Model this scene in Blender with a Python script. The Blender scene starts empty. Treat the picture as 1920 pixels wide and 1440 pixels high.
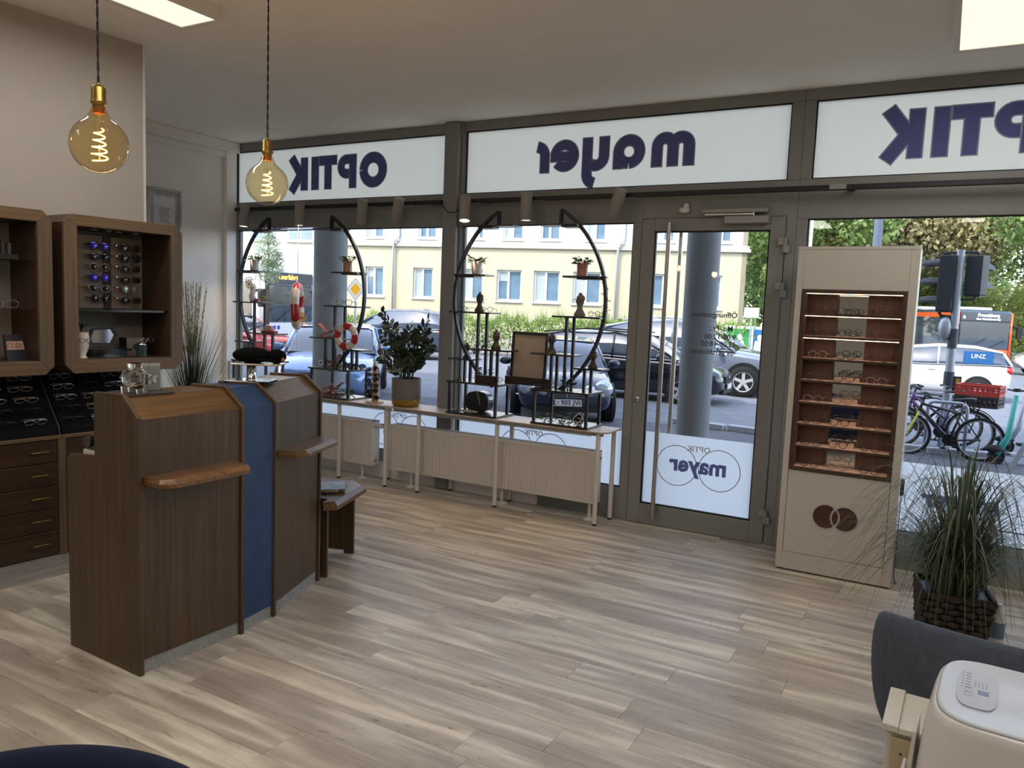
import bpy, bmesh, math, random
from math import sin, cos, pi, radians, sqrt, atan2
from mathutils import Matrix, Vector, Euler

SC = bpy.context.scene
COL = SC.collection
rnd = random.Random(7)

# ------------------------------------------------------------------ camera, world, sun, exposure
cd = bpy.data.cameras.new('camera')
cam = bpy.data.objects.new('camera', cd)
COL.objects.link(cam)
cd.sensor_width = 36.0
cd.lens = 27.0
cd.clip_start = 0.05
cd.clip_end = 400
CY, CP, CR = radians(-29.051), radians(5.831), radians(-2.261)
_f = Vector((sin(CY) * cos(CP), cos(CY) * cos(CP), -sin(CP)))
_r = Vector((cos(CY), -sin(CY), 0))
_d = _f.cross(_r)
_r2 = cos(CR) * _r + sin(CR) * _d
_d2 = -sin(CR) * _r + cos(CR) * _d
cam.matrix_world = Matrix(((_r2.x, -_d2.x, -_f.x, 0), (_r2.y, -_d2.y, -_f.y, 0), (_r2.z, -_d2.z, -_f.z, 1.58), (0, 0, 0, 1)))
SC.camera = cam

SC.view_settings.view_transform = 'Standard'
SC.view_settings.look = 'None'
SC.view_settings.exposure = 0.0
SC.view_settings.gamma = 1.0
SC.view_settings.use_curve_mapping = False
try:
    SC.cycles.max_bounces = 10
    SC.cycles.transparent_max_bounces = 24
    SC.cycles.diffuse_bounces = 7
    SC.cycles.glossy_bounces = 4
    SC.cycles.transmission_bounces = 6
    SC.cycles.sample_clamp_indirect = 6
    SC.cycles.caustics_reflective = False
    SC.cycles.caustics_refractive = False
except Exception:
    pass

SUN_AZ, SUN_EL = radians(205), radians(50)          # the sun stands behind the building
world = bpy.data.worlds.new('sky'); SC.world = world; world.use_nodes = True
wn = world.node_tree; wn.nodes.clear()
wo = wn.nodes.new('ShaderNodeOutputWorld'); wb = wn.nodes.new('ShaderNodeBackground'); ws = wn.nodes.new('ShaderNodeTexSky')
ws.sky_type = 'NISHITA'; ws.sun_disc = False; ws.sun_elevation = SUN_EL; ws.sun_rotation = SUN_AZ
ws.air_density = 1.0; ws.dust_density = 1.2; ws.ozone_density = 1.0
wb.inputs[1].default_value = 0.85
wh = wn.nodes.new('ShaderNodeHueSaturation'); wh.inputs['Saturation'].default_value = 0.68
wn.links.new(ws.outputs[0], wh.inputs['Color']); wn.links.new(wh.outputs[0], wb.inputs[0]); wn.links.new(wb.outputs[0], wo.inputs[0])

sl = bpy.data.lights.new('sun', 'SUN'); sl.energy = 3.1; sl.angle = radians(0.6); sl.color = (1, 0.96, 0.88)
sun = bpy.data.objects.new('sun', sl); COL.objects.link(sun)
_sd = Vector((sin(SUN_AZ) * cos(SUN_EL), cos(SUN_AZ) * cos(SUN_EL), sin(SUN_EL)))
sun.rotation_euler = _sd.to_track_quat('Z', 'Y').to_euler()
sun.location = (0, 0, 20)

PANEL_WATTS = 11.5        # each ceiling panel
def area_light(name, loc, sx, sy, watts, color, rot=(0, 0, 0)):
    l = bpy.data.lights.new(name, 'AREA'); l.shape = 'RECTANGLE'; l.size = sx; l.size_y = sy; l.energy = watts; l.color = color
    o = bpy.data.objects.new(name, l); COL.objects.link(o); o.location = loc; o.rotation_euler = rot
    return o

# ------------------------------------------------------------------ materials
def lin(c):
    c = c / 255.0
    return c / 12.92 if c <= 0.04045 else ((c + 0.055) / 1.055) ** 2.4
def C(r, g, b): return (lin(r), lin(g), lin(b), 1)

def newmat(name):
    m = bpy.data.materials.new(name); m.use_nodes = True
    nt = m.node_tree; b = nt.nodes['Principled BSDF']
    return m, nt, b
def N(nt, t, **kw):
    n = nt.nodes.new(t)
    for k, v in kw.items(): setattr(n, k, v)
    return n
def ramp(nt, fac, stops):
    r = N(nt, 'ShaderNodeValToRGB'); e = r.color_ramp.elements
    e[0].position, e[0].color = stops[0]; e[1].position, e[1].color = stops[-1]
    for p, c in stops[1:-1]:
        x = e.new(p); x.color = c
    nt.links.new(fac, r.inputs[0]); return r.outputs[0]
def mapped(nt, scale, loc=None, coord='Object'):
    tc = N(nt, 'ShaderNodeTexCoord'); mp = N(nt, 'ShaderNodeMapping')
    mp.inputs['Scale'].default_value = scale
    nt.links.new(tc.outputs[coord], mp.inputs['Vector'])
    if loc is not None: nt.links.new(loc, mp.inputs['Location'])
    return mp.outputs[0]
def noise(nt, vec, scale, detail=4, rough=.55, dist=0):
    n = N(nt, 'ShaderNodeTexNoise'); n.inputs['Scale'].default_value = scale; n.inputs['Detail'].default_value = detail
    n.inputs['Roughness'].default_value = rough; n.inputs['Distortion'].default_value = dist
    nt.links.new(vec, n.inputs['Vector']); return n.outputs['Fac']
def bump(nt, b, h, strength=.2, dist=.002):
    n = N(nt, 'ShaderNodeBump'); n.inputs['Strength'].default_value = strength; n.inputs['Distance'].default_value = dist
    nt.links.new(h, n.inputs['Height']); nt.links.new(n.outputs[0], b.inputs['Normal'])
def mixc(nt, fac, a, bb, mode='MIX'):
    m = N(nt, 'ShaderNodeMix', data_type='RGBA', blend_type=mode)
    for sock, v in ((m.inputs[0], fac), (m.inputs[6], a), (m.inputs[7], bb)):
        if isinstance(v, (int, float, tuple)): sock.default_value = v
        else: nt.links.new(v, sock)
    return m.outputs[2]

def plain(name, col, rough=.5, metal=0, var=.06, scale=18, spec=.5, coat=0, bmp=0):
    m, nt, b = newmat(name)
    v = mapped(nt, (1, 1, 1)); nz = noise(nt, v, scale, 3)
    lo = tuple(c * (1 - var) for c in col[:3]) + (1,); hi = tuple(min(1, c * (1 + var)) for c in col[:3]) + (1,)
    nt.links.new(ramp(nt, nz, [(.35, lo), (.65, hi)]), b.inputs['Base Color'])
    b.inputs['Roughness'].default_value = rough; b.inputs['Metallic'].default_value = metal
    b.inputs['Specular IOR Level'].default_value = spec
    if coat: b.inputs['Coat Weight'].default_value = coat; b.inputs['Coat Roughness'].default_value = .04
    if bmp: bump(nt, b, noise(nt, v, scale * 12, 2), bmp, .001)
    return m

def wood(name, dark, light, axis=2, rough=.38, fine=60, coat=.15, spec=.5):
    m, nt, b = newmat(name)
    s = [fine, fine, fine]; s[axis] = 1.6
    s2 = [3.5, 3.5, 3.5]; s2[axis] = .6
    v = mapped(nt, tuple(s)); v2 = mapped(nt, tuple(s2))
    a = noise(nt, v, 1.0, 5, .6, .3); c = noise(nt, v2, 1.0, 3, .5, 1.2)
    mid = tuple((x + y) / 2 for x, y in zip(dark, light))
    c1 = ramp(nt, a, [(.3, dark), (.5, mid), (.7, light)])
    c2 = ramp(nt, c, [(.35, (.84, .84, .84, 1)), (.65, (1.12, 1.10, 1.07, 1))])
    nt.links.new(mixc(nt, 1.0, c1, c2, 'MULTIPLY'), b.inputs['Base Color'])
    b.inputs['Roughness'].default_value = rough; b.inputs['Coat Weight'].default_value = coat; b.inputs['Coat Roughness'].default_value = .2
    b.inputs['Specular IOR Level'].default_value = spec
    bump(nt, b, a, .12, .001)
    return m

def glass_thin(name, tint=(1, 1, 1, 1), refl=1.0):
    m, nt, b = newmat(name); nt.nodes.remove(b)
    o = nt.nodes['Material Output']; t = N(nt, 'ShaderNodeBsdfTransparent'); g = N(nt, 'ShaderNodeBsdfGlossy')
    t.inputs[0].default_value = tint; g.inputs['Roughness'].default_value = .0
    lw_ = N(nt, 'ShaderNodeLayerWeight'); lw_.inputs[0].default_value = .5
    pw = N(nt, 'ShaderNodeMath', operation='POWER'); pw.inputs[1].default_value = 5.0; nt.links.new(lw_.outputs['Facing'], pw.inputs[0])
    fr = N(nt, 'ShaderNodeMath', operation='MULTIPLY_ADD'); fr.inputs[1].default_value = .96; fr.inputs[2].default_value = .028; nt.links.new(pw.outputs[0], fr.inputs[0])
    mu = N(nt, 'ShaderNodeMath', operation='MULTIPLY'); mu.inputs[1].default_value = refl; mu.use_clamp = True
    mx = N(nt, 'ShaderNodeMixShader')
    nt.links.new(fr.outputs[0], mu.inputs[0]); nt.links.new(mu.outputs[0], mx.inputs[0])
    nt.links.new(t.outputs[0], mx.inputs[1]); nt.links.new(g.outputs[0], mx.inputs[2]); nt.links.new(mx.outputs[0], o.inputs[0])
    return m
def film(name, tcol, dcol, mixf=.35, clear=0.0):
    m, nt, b = newmat(name); nt.nodes.remove(b)
    o = nt.nodes['Material Output']; t = N(nt, 'ShaderNodeBsdfTranslucent'); d = N(nt, 'ShaderNodeBsdfDiffuse')
    v = mapped(nt, (1, 1, 1)); nz = noise(nt, v, 2.0, 2)
    t.inputs[0].default_value = tcol
    nt.links.new(ramp(nt, nz, [(.3, tuple(c * .95 for c in dcol[:3]) + (1,)), (.7, dcol)]), d.inputs[0])
    mx = N(nt, 'ShaderNodeMixShader'); mx.inputs[0].default_value = mixf
    nt.links.new(t.outputs[0], mx.inputs[1]); nt.links.new(d.outputs[0], mx.inputs[2])
    out = mx.outputs[0]
    if clear:
        tr = N(nt, 'ShaderNodeBsdfTransparent'); m2 = N(nt, 'ShaderNodeMixShader'); m2.inputs[0].default_value = clear
        nt.links.new(out, m2.inputs[1]); nt.links.new(tr.outputs[0], m2.inputs[2]); out = m2.outputs[0]
    nt.links.new(out, o.inputs[0])
    return m
def emit(name, col, strength):
    m, nt, b = newmat(name)
    b.inputs['Base Color'].default_value = col; b.inputs['Emission Color'].default_value = col; b.inputs['Emission Strength'].default_value = strength
    return m
def leafmat(name, a, bb, trans=.35, rough=.5):
    m, nt, b = newmat(name)
    oi = N(nt, 'ShaderNodeNewGeometry')
    v = mapped(nt, (1, 1, 1)); nz = noise(nt, v, 1.3, 3)
    r1 = ramp(nt, oi.outputs['Random Per Island'], [(.1, a), (.9, bb)])
    r2 = ramp(nt, nz, [(.35, (.7, .7, .7, 1)), (.65, (1.15, 1.15, 1.1, 1))])
    col = mixc(nt, 1.0, r1, r2, 'MULTIPLY')
    nt.links.new(col, b.inputs['Base Color']); b.inputs['Roughness'].default_value = rough
    o = nt.nodes['Material Output']; t = N(nt, 'ShaderNodeBsdfTranslucent'); nt.links.new(col, t.inputs[0])
    mx = N(nt, 'ShaderNodeMixShader'); mx.inputs[0].default_value = trans
    nt.links.new(b.outputs[0], mx.inputs[1]); nt.links.new(t.outputs[0], mx.inputs[2]); nt.links.new(mx.outputs[0], o.inputs[0])
    return m

# ------------------------------------------------------------------ mesh builder
class MB:
    def __init__(s): s.v = []; s.f = []; s.m = []; s.sm = []
    def add(s, vs, fs, mi=0, smooth=False, T=None):
        o = len(s.v)
        if T is not None: vs = [tuple(T @ Vector(p)) for p in vs]
        s.v += [tuple(p) for p in vs]
        for f in fs: s.f.append(tuple(i + o for i in f)); s.m.append(mi); s.sm.append(smooth)
        return s
    def box(s, x0, y0, z0, x1, y1, z1, mi=0, T=None):
        vs = [(x0, y0, z0), (x1, y0, z0), (x1, y1, z0), (x0, y1, z0), (x0, y0, z1), (x1, y0, z1), (x1, y1, z1), (x0, y1, z1)]
        return s.add(vs, [(0, 3, 2, 1), (4, 5, 6, 7), (0, 1, 5, 4), (1, 2, 6, 5), (2, 3, 7, 6), (3, 0, 4, 7)], mi, False, T)
    def prism(s, pts, z0, z1, mi=0, T=None):
        """pts: counter-clockwise xy outline, extruded in z"""
        n = len(pts)
        vs = [(x, y, z0) for x, y in pts] + [(x, y, z1) for x, y in pts]
        fs = [tuple(range(n - 1, -1, -1)), tuple(range(n, 2 * n))] + [(i, (i + 1) % n, n + (i + 1) % n, n + i) for i in range(n)]
        return s.add(vs, fs, mi, False, T)
    def xz(s, pts, y0, y1, mi=0, T=None):
        """outline in x,z, extruded in y"""
        M = Matrix(((1, 0, 0, 0), (0, 0, -1, 0), (0, 1, 0, 0), (0, 0, 0, 1)))
        if T is not None: M = T @ M
        return s.prism(pts, -y1, -y0, mi, M)
    def yz(s, pts, x0, x1, mi=0, T=None):
        M = Matrix(((0, 0, 1, 0), (1, 0, 0, 0), (0, 1, 0, 0), (0, 0, 0, 1)))
        if T is not None: M = T @ M
        return s.prism(pts, x0, x1, mi, M)
    def tube(s, path, r, n=8, mi=0, closed=False, smooth=True, T=None, cap=True, flat=1.0):
        P = [Vector(p) for p in path]; k = len(P)
        rs = r if isinstance(r, (list, tuple)) else [r] * k
        vs = []; up = None
        for i, p in enumerate(P):
            a = P[(i - 1) % k] if (closed or i > 0) else p
            b = P[(i + 1) % k] if (closed or i < k - 1) else p
            t = (b - a)
            t = t.normalized() if t.length > 1e-9 else Vector((0, 0, 1))
            if up is None:
                up = Vector((0, 0, 1)) if abs(t.z) < .9 else Vector((1, 0, 0))
            sd = t.cross(up)
            if sd.length < 1e-6: sd = t.orthogonal()
            sd.normalize(); up = sd.cross(t).normalized()
            for j in range(n):
                w = 2 * pi * j / n + (pi / n if n == 4 else 0)
                vs.append(tuple(p + rs[i] * (cos(w) * sd + sin(w) * flat * up)))
        fs = []
        for i in range(k if closed else k - 1):
            for j in range(n):
                a = i * n + j; b = i * n + (j + 1) % n; c = ((i + 1) % k) * n + (j + 1) % n; d = ((i + 1) % k) * n + j
                fs.append((a, b, c, d))
        if not closed and cap: fs += [tuple(range(n - 1, -1, -1)), tuple(range((k - 1) * n, k * n))]
        return s.add(vs, fs, mi, smooth, T)
    def cyl(s, x, y, z0, z1, r, n=16, mi=0, r1=None, T=None):
        r1 = r if r1 is None else r1
        vs = [(x + r * cos(2 * pi * i / n), y + r * sin(2 * pi * i / n), z0) for i in range(n)] + [(x + r1 * cos(2 * pi * i / n), y + r1 * sin(2 * pi * i / n), z1) for i in range(n)]
        s.add(vs, [(i, (i + 1) % n, n + (i + 1) % n, n + i) for i in range(n)], mi, True, T)
        return s.add(vs, [tuple(range(n - 1, -1, -1)), tuple(range(n, 2 * n))], mi, False, T)
    def lathe(s, prof, n=20, mi=0, T=None, smooth=True, cap=True):
        """prof: (r, z) pairs"""
        vs = []; fs = []; k = len(prof)
        for r, z in prof:
            for j in range(n): vs.append((r * cos(2 * pi * j / n), r * sin(2 * pi * j / n), z))
        for i in range(k - 1):
            for j in range(n): fs.append((i * n + j, i * n + (j + 1) % n, (i + 1) * n + (j + 1) % n, (i + 1) * n + j))
        s.add(vs, fs, mi, smooth, T)
        caps = []
        if prof[0][0] > 1e-5: caps.append(tuple(range(n - 1, -1, -1)))
        if prof[-1][0] > 1e-5: caps.append(tuple(range((k - 1) * n, k * n)))
        if caps and cap: s.add(vs, caps, mi, False, T)
        return s
    def ball(s, c, r, nu=12, nv=8, mi=0, T=None):
        rx, ry, rz = r if isinstance(r, (list, tuple)) else (r, r, r)
        vs = []; fs = []
        for i in range(nv + 1):
            ph = pi * i / nv
            for j in range(nu):
                th = 2 * pi * j / nu
                vs.append((c[0] + rx * sin(ph) * cos(th), c[1] + ry * sin(ph) * sin(th), c[2] - rz * cos(ph)))
        for i in range(nv):
            for j in range(nu): fs.append((i * nu + j, i * nu + (j + 1) % nu, (i + 1) * nu + (j + 1) % nu, (i + 1) * nu + j))
        return s.add(vs, fs, mi, True, T)
    def ribbon(s, path, w, th, y0=0, y1=None, mi=0, T=None):
        """stroke in the xz plane: path of (x,z), width w, extruded y0..y0+th; butt ends"""
        k = len(path); L = []; R = []
        for i in range(k):
            a = Vector(path[max(i - 1, 0)]); b = Vector(path[min(i + 1, k - 1)]); t = (b - a).normalized(); nrm = Vector((-t.y, t.x))
            p = Vector(path[i]); L.append(p + nrm * w / 2); R.append(p - nrm * w / 2)
        vs = []
        for y in (y0, y0 + th):
            for p in L: vs.append((p.x, y, p.y))
            for p in R: vs.append((p.x, y, p.y))
        fs = []
        for i in range(k - 1):
            fs.append((i, i + 1, k + i + 1, k + i)); fs.append((2 * k + i, 3 * k + i, 3 * k + i + 1, 2 * k + i + 1))
            fs.append((i, 2 * k + i, 2 * k + i + 1, i + 1)); fs.append((k + i, k + i + 1, 3 * k + i + 1, 3 * k + i))
        fs.append((0, k, 3 * k, 2 * k)); fs.append((k - 1, 3 * k - 1, 4 * k - 1, 2 * k - 1))
        return s.add(vs, fs, mi, False, T)
    def mesh(s, name, mats, bevel=0, seg=1, fix=True):
        me = bpy.data.meshes.new(name)
        me.from_pydata(s.v, [], s.f)
        for m in (mats if isinstance(mats, (list, tuple)) else [mats]): me.materials.append(m)
        me.polygons.foreach_set('material_index', s.m); me.polygons.foreach_set('use_smooth', s.sm)
        if bevel or fix:
            bm = bmesh.new(); bm.from_mesh(me)
            if fix: bmesh.ops.recalc_face_normals(bm, faces=bm.faces)
            if bevel:
                ed = [e for e in bm.edges if len(e.link_faces) == 2 and e.calc_face_angle(0) > .6]
                bmesh.ops.bevel(bm, geom=ed, offset=bevel, segments=seg, affect='EDGES', profile=.6)
            bm.to_mesh(me); bm.free()
        me.update(); return me

def T(x=0, y=0, z=0, rx=0, ry=0, rz=0, s=1):
    return Matrix.Translation((x, y, z)) @ Euler((rx, ry, rz)).to_matrix().to_4x4() @ Matrix.Scale(s, 4)

def put(o, parent=None, loc=None, rot=None):
    COL.objects.link(o)
    if parent is not None: o.parent = parent
    if loc is not None: o.location = loc
    if rot is not None: o.rotation_euler = rot
    return o
def P(name, mb, mats, parent=None, loc=None, rot=None, bevel=0, seg=1, fix=True, label=None, kind=None):
    me = mb if isinstance(mb, bpy.types.Mesh) else mb.mesh(name, mats, bevel, seg, fix)
    o = put(bpy.data.objects.new(name, me), parent, loc, rot)
    if label: o['label'] = label
    if kind: o['kind'] = kind
    return o
def thing(name, label, cat, loc=(0, 0, 0), rotz=0, group=None, rot=None, scale=None):
    o = bpy.data.objects.new(name, None); COL.objects.link(o); o.location = loc; o.rotation_euler = rot or (0, 0, rotz)
    o.empty_display_size = .1; o['label'] = label; o['category'] = cat
    if group: o['group'] = group
    if scale: o.scale = (scale, scale, scale) if not isinstance(scale, tuple) else scale
    return o
def struct(name, loc=(0, 0, 0), rotz=0, mb=None, mats=None, **kw):
    if mb is None:
        o = bpy.data.objects.new(name, None); COL.objects.link(o)
    else: o = P(name, mb, mats, **kw)
    o.location = loc; o.rotation_euler = (0, 0, rotz); o['kind'] = 'structure'; return o
def tag(o, label, cat, group=None, kind=None):
    o['label'] = label; o['category'] = cat
    if group: o['group'] = group
    if kind: o['kind'] = kind
    return o
def dup(root, loc=None, rot=None, label=None, group=None, scale=None):
    def cp(o, par):
        c = o.copy(); COL.objects.link(c); c.parent = par
        for ch in o.children: cp(ch, c)
        return c
    r = cp(root, None)
    if loc is not None: r.location = loc
    if rot is not None: r.rotation_euler = rot if isinstance(rot, (tuple, list)) else (0, 0, rot)
    if label: r['label'] = label
    if group: r['group'] = group
    if scale: r.scale = (scale, scale, scale)
    return r
def textmesh(txt, size, depth=.001, bold=0.0, align='CENTER', mat=None):
    cu = bpy.data.curves.new('txt', 'FONT'); cu.body = txt; cu.size = size; cu.extrude = depth; cu.offset = bold
    cu.align_x = align; cu.align_y = 'CENTER'; cu.resolution_u = 2
    ob = bpy.data.objects.new('txt', cu); COL.objects.link(ob)
    bpy.context.view_layer.update()
    me = bpy.data.meshes.new_from_object(ob.evaluated_get(bpy.context.evaluated_depsgraph_get()))
    bpy.data.objects.remove(ob); bpy.data.curves.remove(cu)
    me.materials.clear()
    if mat: me.materials.append(mat)
    return me
# ------------------------------------------------------------------ shared materials
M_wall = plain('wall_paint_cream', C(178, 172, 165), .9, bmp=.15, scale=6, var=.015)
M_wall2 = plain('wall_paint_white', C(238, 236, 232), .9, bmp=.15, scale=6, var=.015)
M_ceil = plain('ceiling_paint', C(240, 238, 232), .95, scale=3, var=.015)
M_alu = plain('grey_aluminium_frame', C(136, 136, 134), .45, .0, var=.03, spec=.4)
M_alu2 = plain('light_grey_aluminium', C(150, 150, 150), .4, .3, var=.03)
M_gasket = plain('black_rubber_gasket', C(18, 18, 20), .6)
M_black = plain('black_powder_coat', C(26, 26, 28), .5)
M_blackgl = plain('gloss_black', C(16, 16, 18), .12, coat=.4)
M_white = plain('white_lacquer', C(224, 220, 214), .4, var=.02)
M_whitecab = plain('white_cabinet_lacquer', C(200, 193, 184), .35, var=.015)
M_steel = plain('brushed_steel', C(190, 186, 180), .28, 1.0, var=.05, scale=60)
M_chrome = plain('chrome', C(225, 225, 228), .08, 1.0, var=.02)
M_brass = plain('aged_brass', C(150, 125, 70), .35, 1.0, var=.15)
M_pane = glass_thin('clear_window_glass')
M_film = film('frosted_window_film', (.86, .89, .93, 1), (.82, .86, .92, 1), .22, .06)
M_top = film('opal_light_box_panel', (.96, .92, .84, 1), (.80, .80, .76, 1), .20)
M_letter = plain('daylit_navy_letter', C(92, 98, 158), .8, var=.02)  # navy lightened: daylight through the panel is put into the colour
M_halo = plain('painted_letter_blur', C(160, 166, 192), .8, var=.02)  # grey-blue rim paints the blur that light through the panel gives
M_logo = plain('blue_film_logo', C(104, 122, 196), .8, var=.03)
M_logog = plain('grey_film_logo', C(196, 204, 220), .8, var=.03)
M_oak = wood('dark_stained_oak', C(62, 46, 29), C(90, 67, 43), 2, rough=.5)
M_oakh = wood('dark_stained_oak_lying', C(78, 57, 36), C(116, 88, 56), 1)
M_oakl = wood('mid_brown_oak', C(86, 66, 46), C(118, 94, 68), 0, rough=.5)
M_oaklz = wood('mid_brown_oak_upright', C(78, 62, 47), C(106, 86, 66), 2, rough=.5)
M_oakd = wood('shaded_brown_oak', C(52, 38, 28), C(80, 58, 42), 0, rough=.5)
M_blue = plain('navy_blue_laminate', C(34, 60, 100), .6, scale=9, var=.18, bmp=.1)
M_plinth = wood('grey_plinth_board', C(136, 136, 134), C(168, 168, 164), 0, rough=.6, coat=0)
M_velvet = plain('black_velvet', C(12, 12, 16), .95, spec=.2)

def plank_mat():
    m, nt, b = newmat('limed_oak_plank')
    oi = N(nt, 'ShaderNodeObjectInfo'); mu = N(nt, 'ShaderNodeMath', operation='MULTIPLY'); mu.inputs[1].default_value = 37.0
    nt.links.new(oi.outputs['Random'], mu.inputs[0])
    cx = N(nt, 'ShaderNodeCombineXYZ'); nt.links.new(mu.outputs[0], cx.inputs[0]); nt.links.new(mu.outputs[0], cx.inputs[1]); nt.links.new(mu.outputs[0], cx.inputs[2])
    broad = noise(nt, mapped(nt, (1.3, 11, 1), cx.outputs[0]), 1.0, 2, .45, .6)
    mid = noise(nt, mapped(nt, (5, 60, 1), cx.outputs[0]), 1.0, 4, .6, .6)
    fine = noise(nt, mapped(nt, (14, 420, 1), cx.outputs[0]), 1.0, 3, .7)
    saw = noise(nt, mapped(nt, (260, 9, 1), cx.outputs[0]), 1.0, 2, .5)
    knot = noise(nt, mapped(nt, (5, 14, 1), cx.outputs[0]), 1.0, 2, .4, 3.0)
    c1 = ramp(nt, broad, [(.34, C(168, 156, 143)), (.47, C(184, 173, 159)), (.56, C(203, 193, 178)), (.68, C(226, 217, 200))])
    c2 = ramp(nt, mid, [(.3, (.88, .875, .87, 1)), (.5, (.98, .98, .98, 1)), (.7, (1.04, 1.04, 1.03, 1))])
    c3 = ramp(nt, fine, [(.3, (.87, .865, .86, 1)), (.6, (1.03, 1.03, 1.03, 1))])
    c4 = ramp(nt, saw, [(.3, (.93, .93, .93, 1)), (.6, (1.02, 1.02, 1.02, 1))])
    c5 = ramp(nt, knot, [(.24, (.66, .62, .59, 1)), (.31, (1, 1, 1, 1))])
    tint = ramp(nt, oi.outputs['Random'], [(0, (.93, .92, .93, 1)), (.5, (1.0, 1.0, 1.0, 1)), (1, (1.05, 1.03, 1.0, 1))])
    c = mixc(nt, 1.0, c1, c2, 'MULTIPLY')
    for k in (c3, c4, c5, tint): c = mixc(nt, 1.0, c, k, 'MULTIPLY')
    nt.links.new(c, b.inputs['Base Color'])
    r = ramp(nt, mid, [(.3, (.48, .48, .48, 1)), (.7, (.36, .36, .36, 1))]); nt.links.new(r, b.inputs['Roughness'])
    b.inputs['Specular IOR Level'].default_value = .55
    bump(nt, b, fine, .15, .0008)
    return m
M_plank = plank_mat()

# ------------------------------------------------------------------ room shell
WY = 5.40            # inner face of the shop window wall
CZ = 3.05
XL, XR, YB = -6.24, 4.2, -4.2
floor = struct('floor', mb=MB().box(XL - .1, YB - .1, -.12, XR + .1, WY + .12, -.011), mats=plain('floor_screed', C(90, 85, 80), .9))
PL, PW, Y0 = 1.241, .181, 2.528
pm = MB().box(0, .0005, -.009, PL - .0012, PW - .0008, 0).mesh('plank', M_plank, bevel=.0006)
rest = MB(); pr_ = random.Random(3)
fixed = {0: -2.105 % PL, 3: -2.148 % PL, 5: -.725 % PL}
for k in range(int((YB - Y0) / PW) - 1, int((WY - Y0) / PW) + 1):
    y = Y0 + k * PW
    ph = fixed.get(k, pr_.random() * PL)
    x = XL - PL + ph - ((XL - PL) % PL)
    while x > XL: x -= PL
    while x < XR:
        a, b2 = max(x, XL), min(x + PL, XR)
        yy = min(y + PW, WY + .02) - y
        if y < -4.3 or b2 - a < .02: x += PL; continue
        if y > .75 and -6.3 < a < .95 and yy > .1:
            o = P('plank', pm, None, floor, (a, y, 0)); o.scale = ((b2 - a) / PL, yy / PW, 1)
        else:
            rest.box(a, y + .0005, -.009, b2 - .001, y + yy - .0008, 0)
        x += PL
P('plank_field', rest, M_plank, floor, kind='stuff')

ceiling = struct('ceiling', mb=MB().box(XL - .2, YB - .2, CZ, XR + .2, WY + .1, CZ + .25), mats=M_ceil)
# main left wall, 5.5 degrees off square, ends in a free corner
LO = Vector((-4.404, 2.407, 0)); LR = radians(84.5)
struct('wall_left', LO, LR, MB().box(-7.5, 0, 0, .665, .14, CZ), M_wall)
struct('trim_1', LO, LR, MB().box(.666, -.004, 0, .682, .144, CZ), M_white)
struct('wall_recess', mb=MB().box(XL - .15, 2.5, 0, XL, WY + .1, CZ), mats=M_wall2)
struct('wall_recess_side', mb=MB().box(XL - .15, 2.4, 0, -4.56, 2.55, CZ), mats=M_wall2)
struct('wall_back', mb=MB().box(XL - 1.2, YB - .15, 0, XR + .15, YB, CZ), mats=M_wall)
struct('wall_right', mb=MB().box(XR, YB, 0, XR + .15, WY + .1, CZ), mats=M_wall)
struct('trim_2', mb=MB().box(XL, 2.56, 2.955, XL + .10, WY - .001, CZ - .001).box(XL, 2.56, 2.90, XL + .035, WY - .001, 2.955), mats=M_wall2, bevel=.006)
struct('trim_3', mb=MB().box(XL, 5.275, 0, XL + .05, WY - .001, 2.955), mats=M_wall2, bevel=.004)
struct('baseboard_left', mb=MB().box(XL, 2.56, 0, XL + .015, 5.27, .07), mats=M_white)
struct('baseboard_window', mb=MB().box(-6.18, 5.372, 0, -3.70, 5.399, .14).box(-3.54, 5.372, 0, -2.72, 5.399, .14), mats=M_white, bevel=.003)
pp = thing('inspection_flap', 'grey wall flap with a round lock beside the window corner', 'flap', (XL + .052, 5.30, .82))
P('cover_plate', MB().box(0, 0, -.10, .012, .08, .10), M_alu2, pp, bevel=.002); P('lock', MB().cyl(0, 0, 0, .006, .009, 12, T=T(.012, .04, 0, 0, pi / 2)), M_black, pp)

# ------------------------------------------------------------------ window wall
def win(name, x0, x1, z0, z1, gx0, gx1, gz0, gz1, filmz=None, filmmat=None):
    w = struct(name)
    y0, y1 = WY, WY + .07
    def bar(a, b_, c, d): P('frame_bar', MB().box(a, y0, b_, c, y1, d), M_alu, w, bevel=.003)
    bar(x0, z0, x1, gz0); bar(x0, gz1, x1, z1)
    if gx0 - x0 > .005: bar(x0, gz0, gx0, gz1)
    if x1 - gx1 > .005: bar(gx1, gz0, x1, gz1)
    g = .008
    P('gasket', MB().box(gx0, y0 + .012, gz0, gx0 + g, y0 + .03, gz1).box(gx1 - g, y0 + .012, gz0, gx1, y0 + .03, gz1).box(gx0, y0 + .012, gz0, gx1, y0 + .03, gz0 + g).box(gx0, y0 + .012, gz1 - g, gx1, y0 + .03, gz1), M_gasket, w)
    if filmmat is M_top: P('opal_panel', MB().box(gx0, y0 + .034, gz0, gx1, y0 + .038, gz1), M_top, w)
    else:
        P('pane', MB().box(gx0, y0 + .034, gz0, gx1, y0 + .042, gz1), M_pane, w)
        if filmz: P('frosted_film', MB().add([(gx0, y0 + .033, gz0), (gx1, y0 + .033, gz0), (gx1, y0 + .033, filmz), (gx0, y0 + .033, filmz)], [(0, 1, 2, 3)]), M_film, w, fix=False)
    return w
win('window_1', XL, -3.69, 0, 2.40, -6.176, -3.70, .243, 2.213, .69)
win('window_2', -3.55, -1.966, 0, 2.40, -3.52, -2.035, .243, 2.217, .69)
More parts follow.
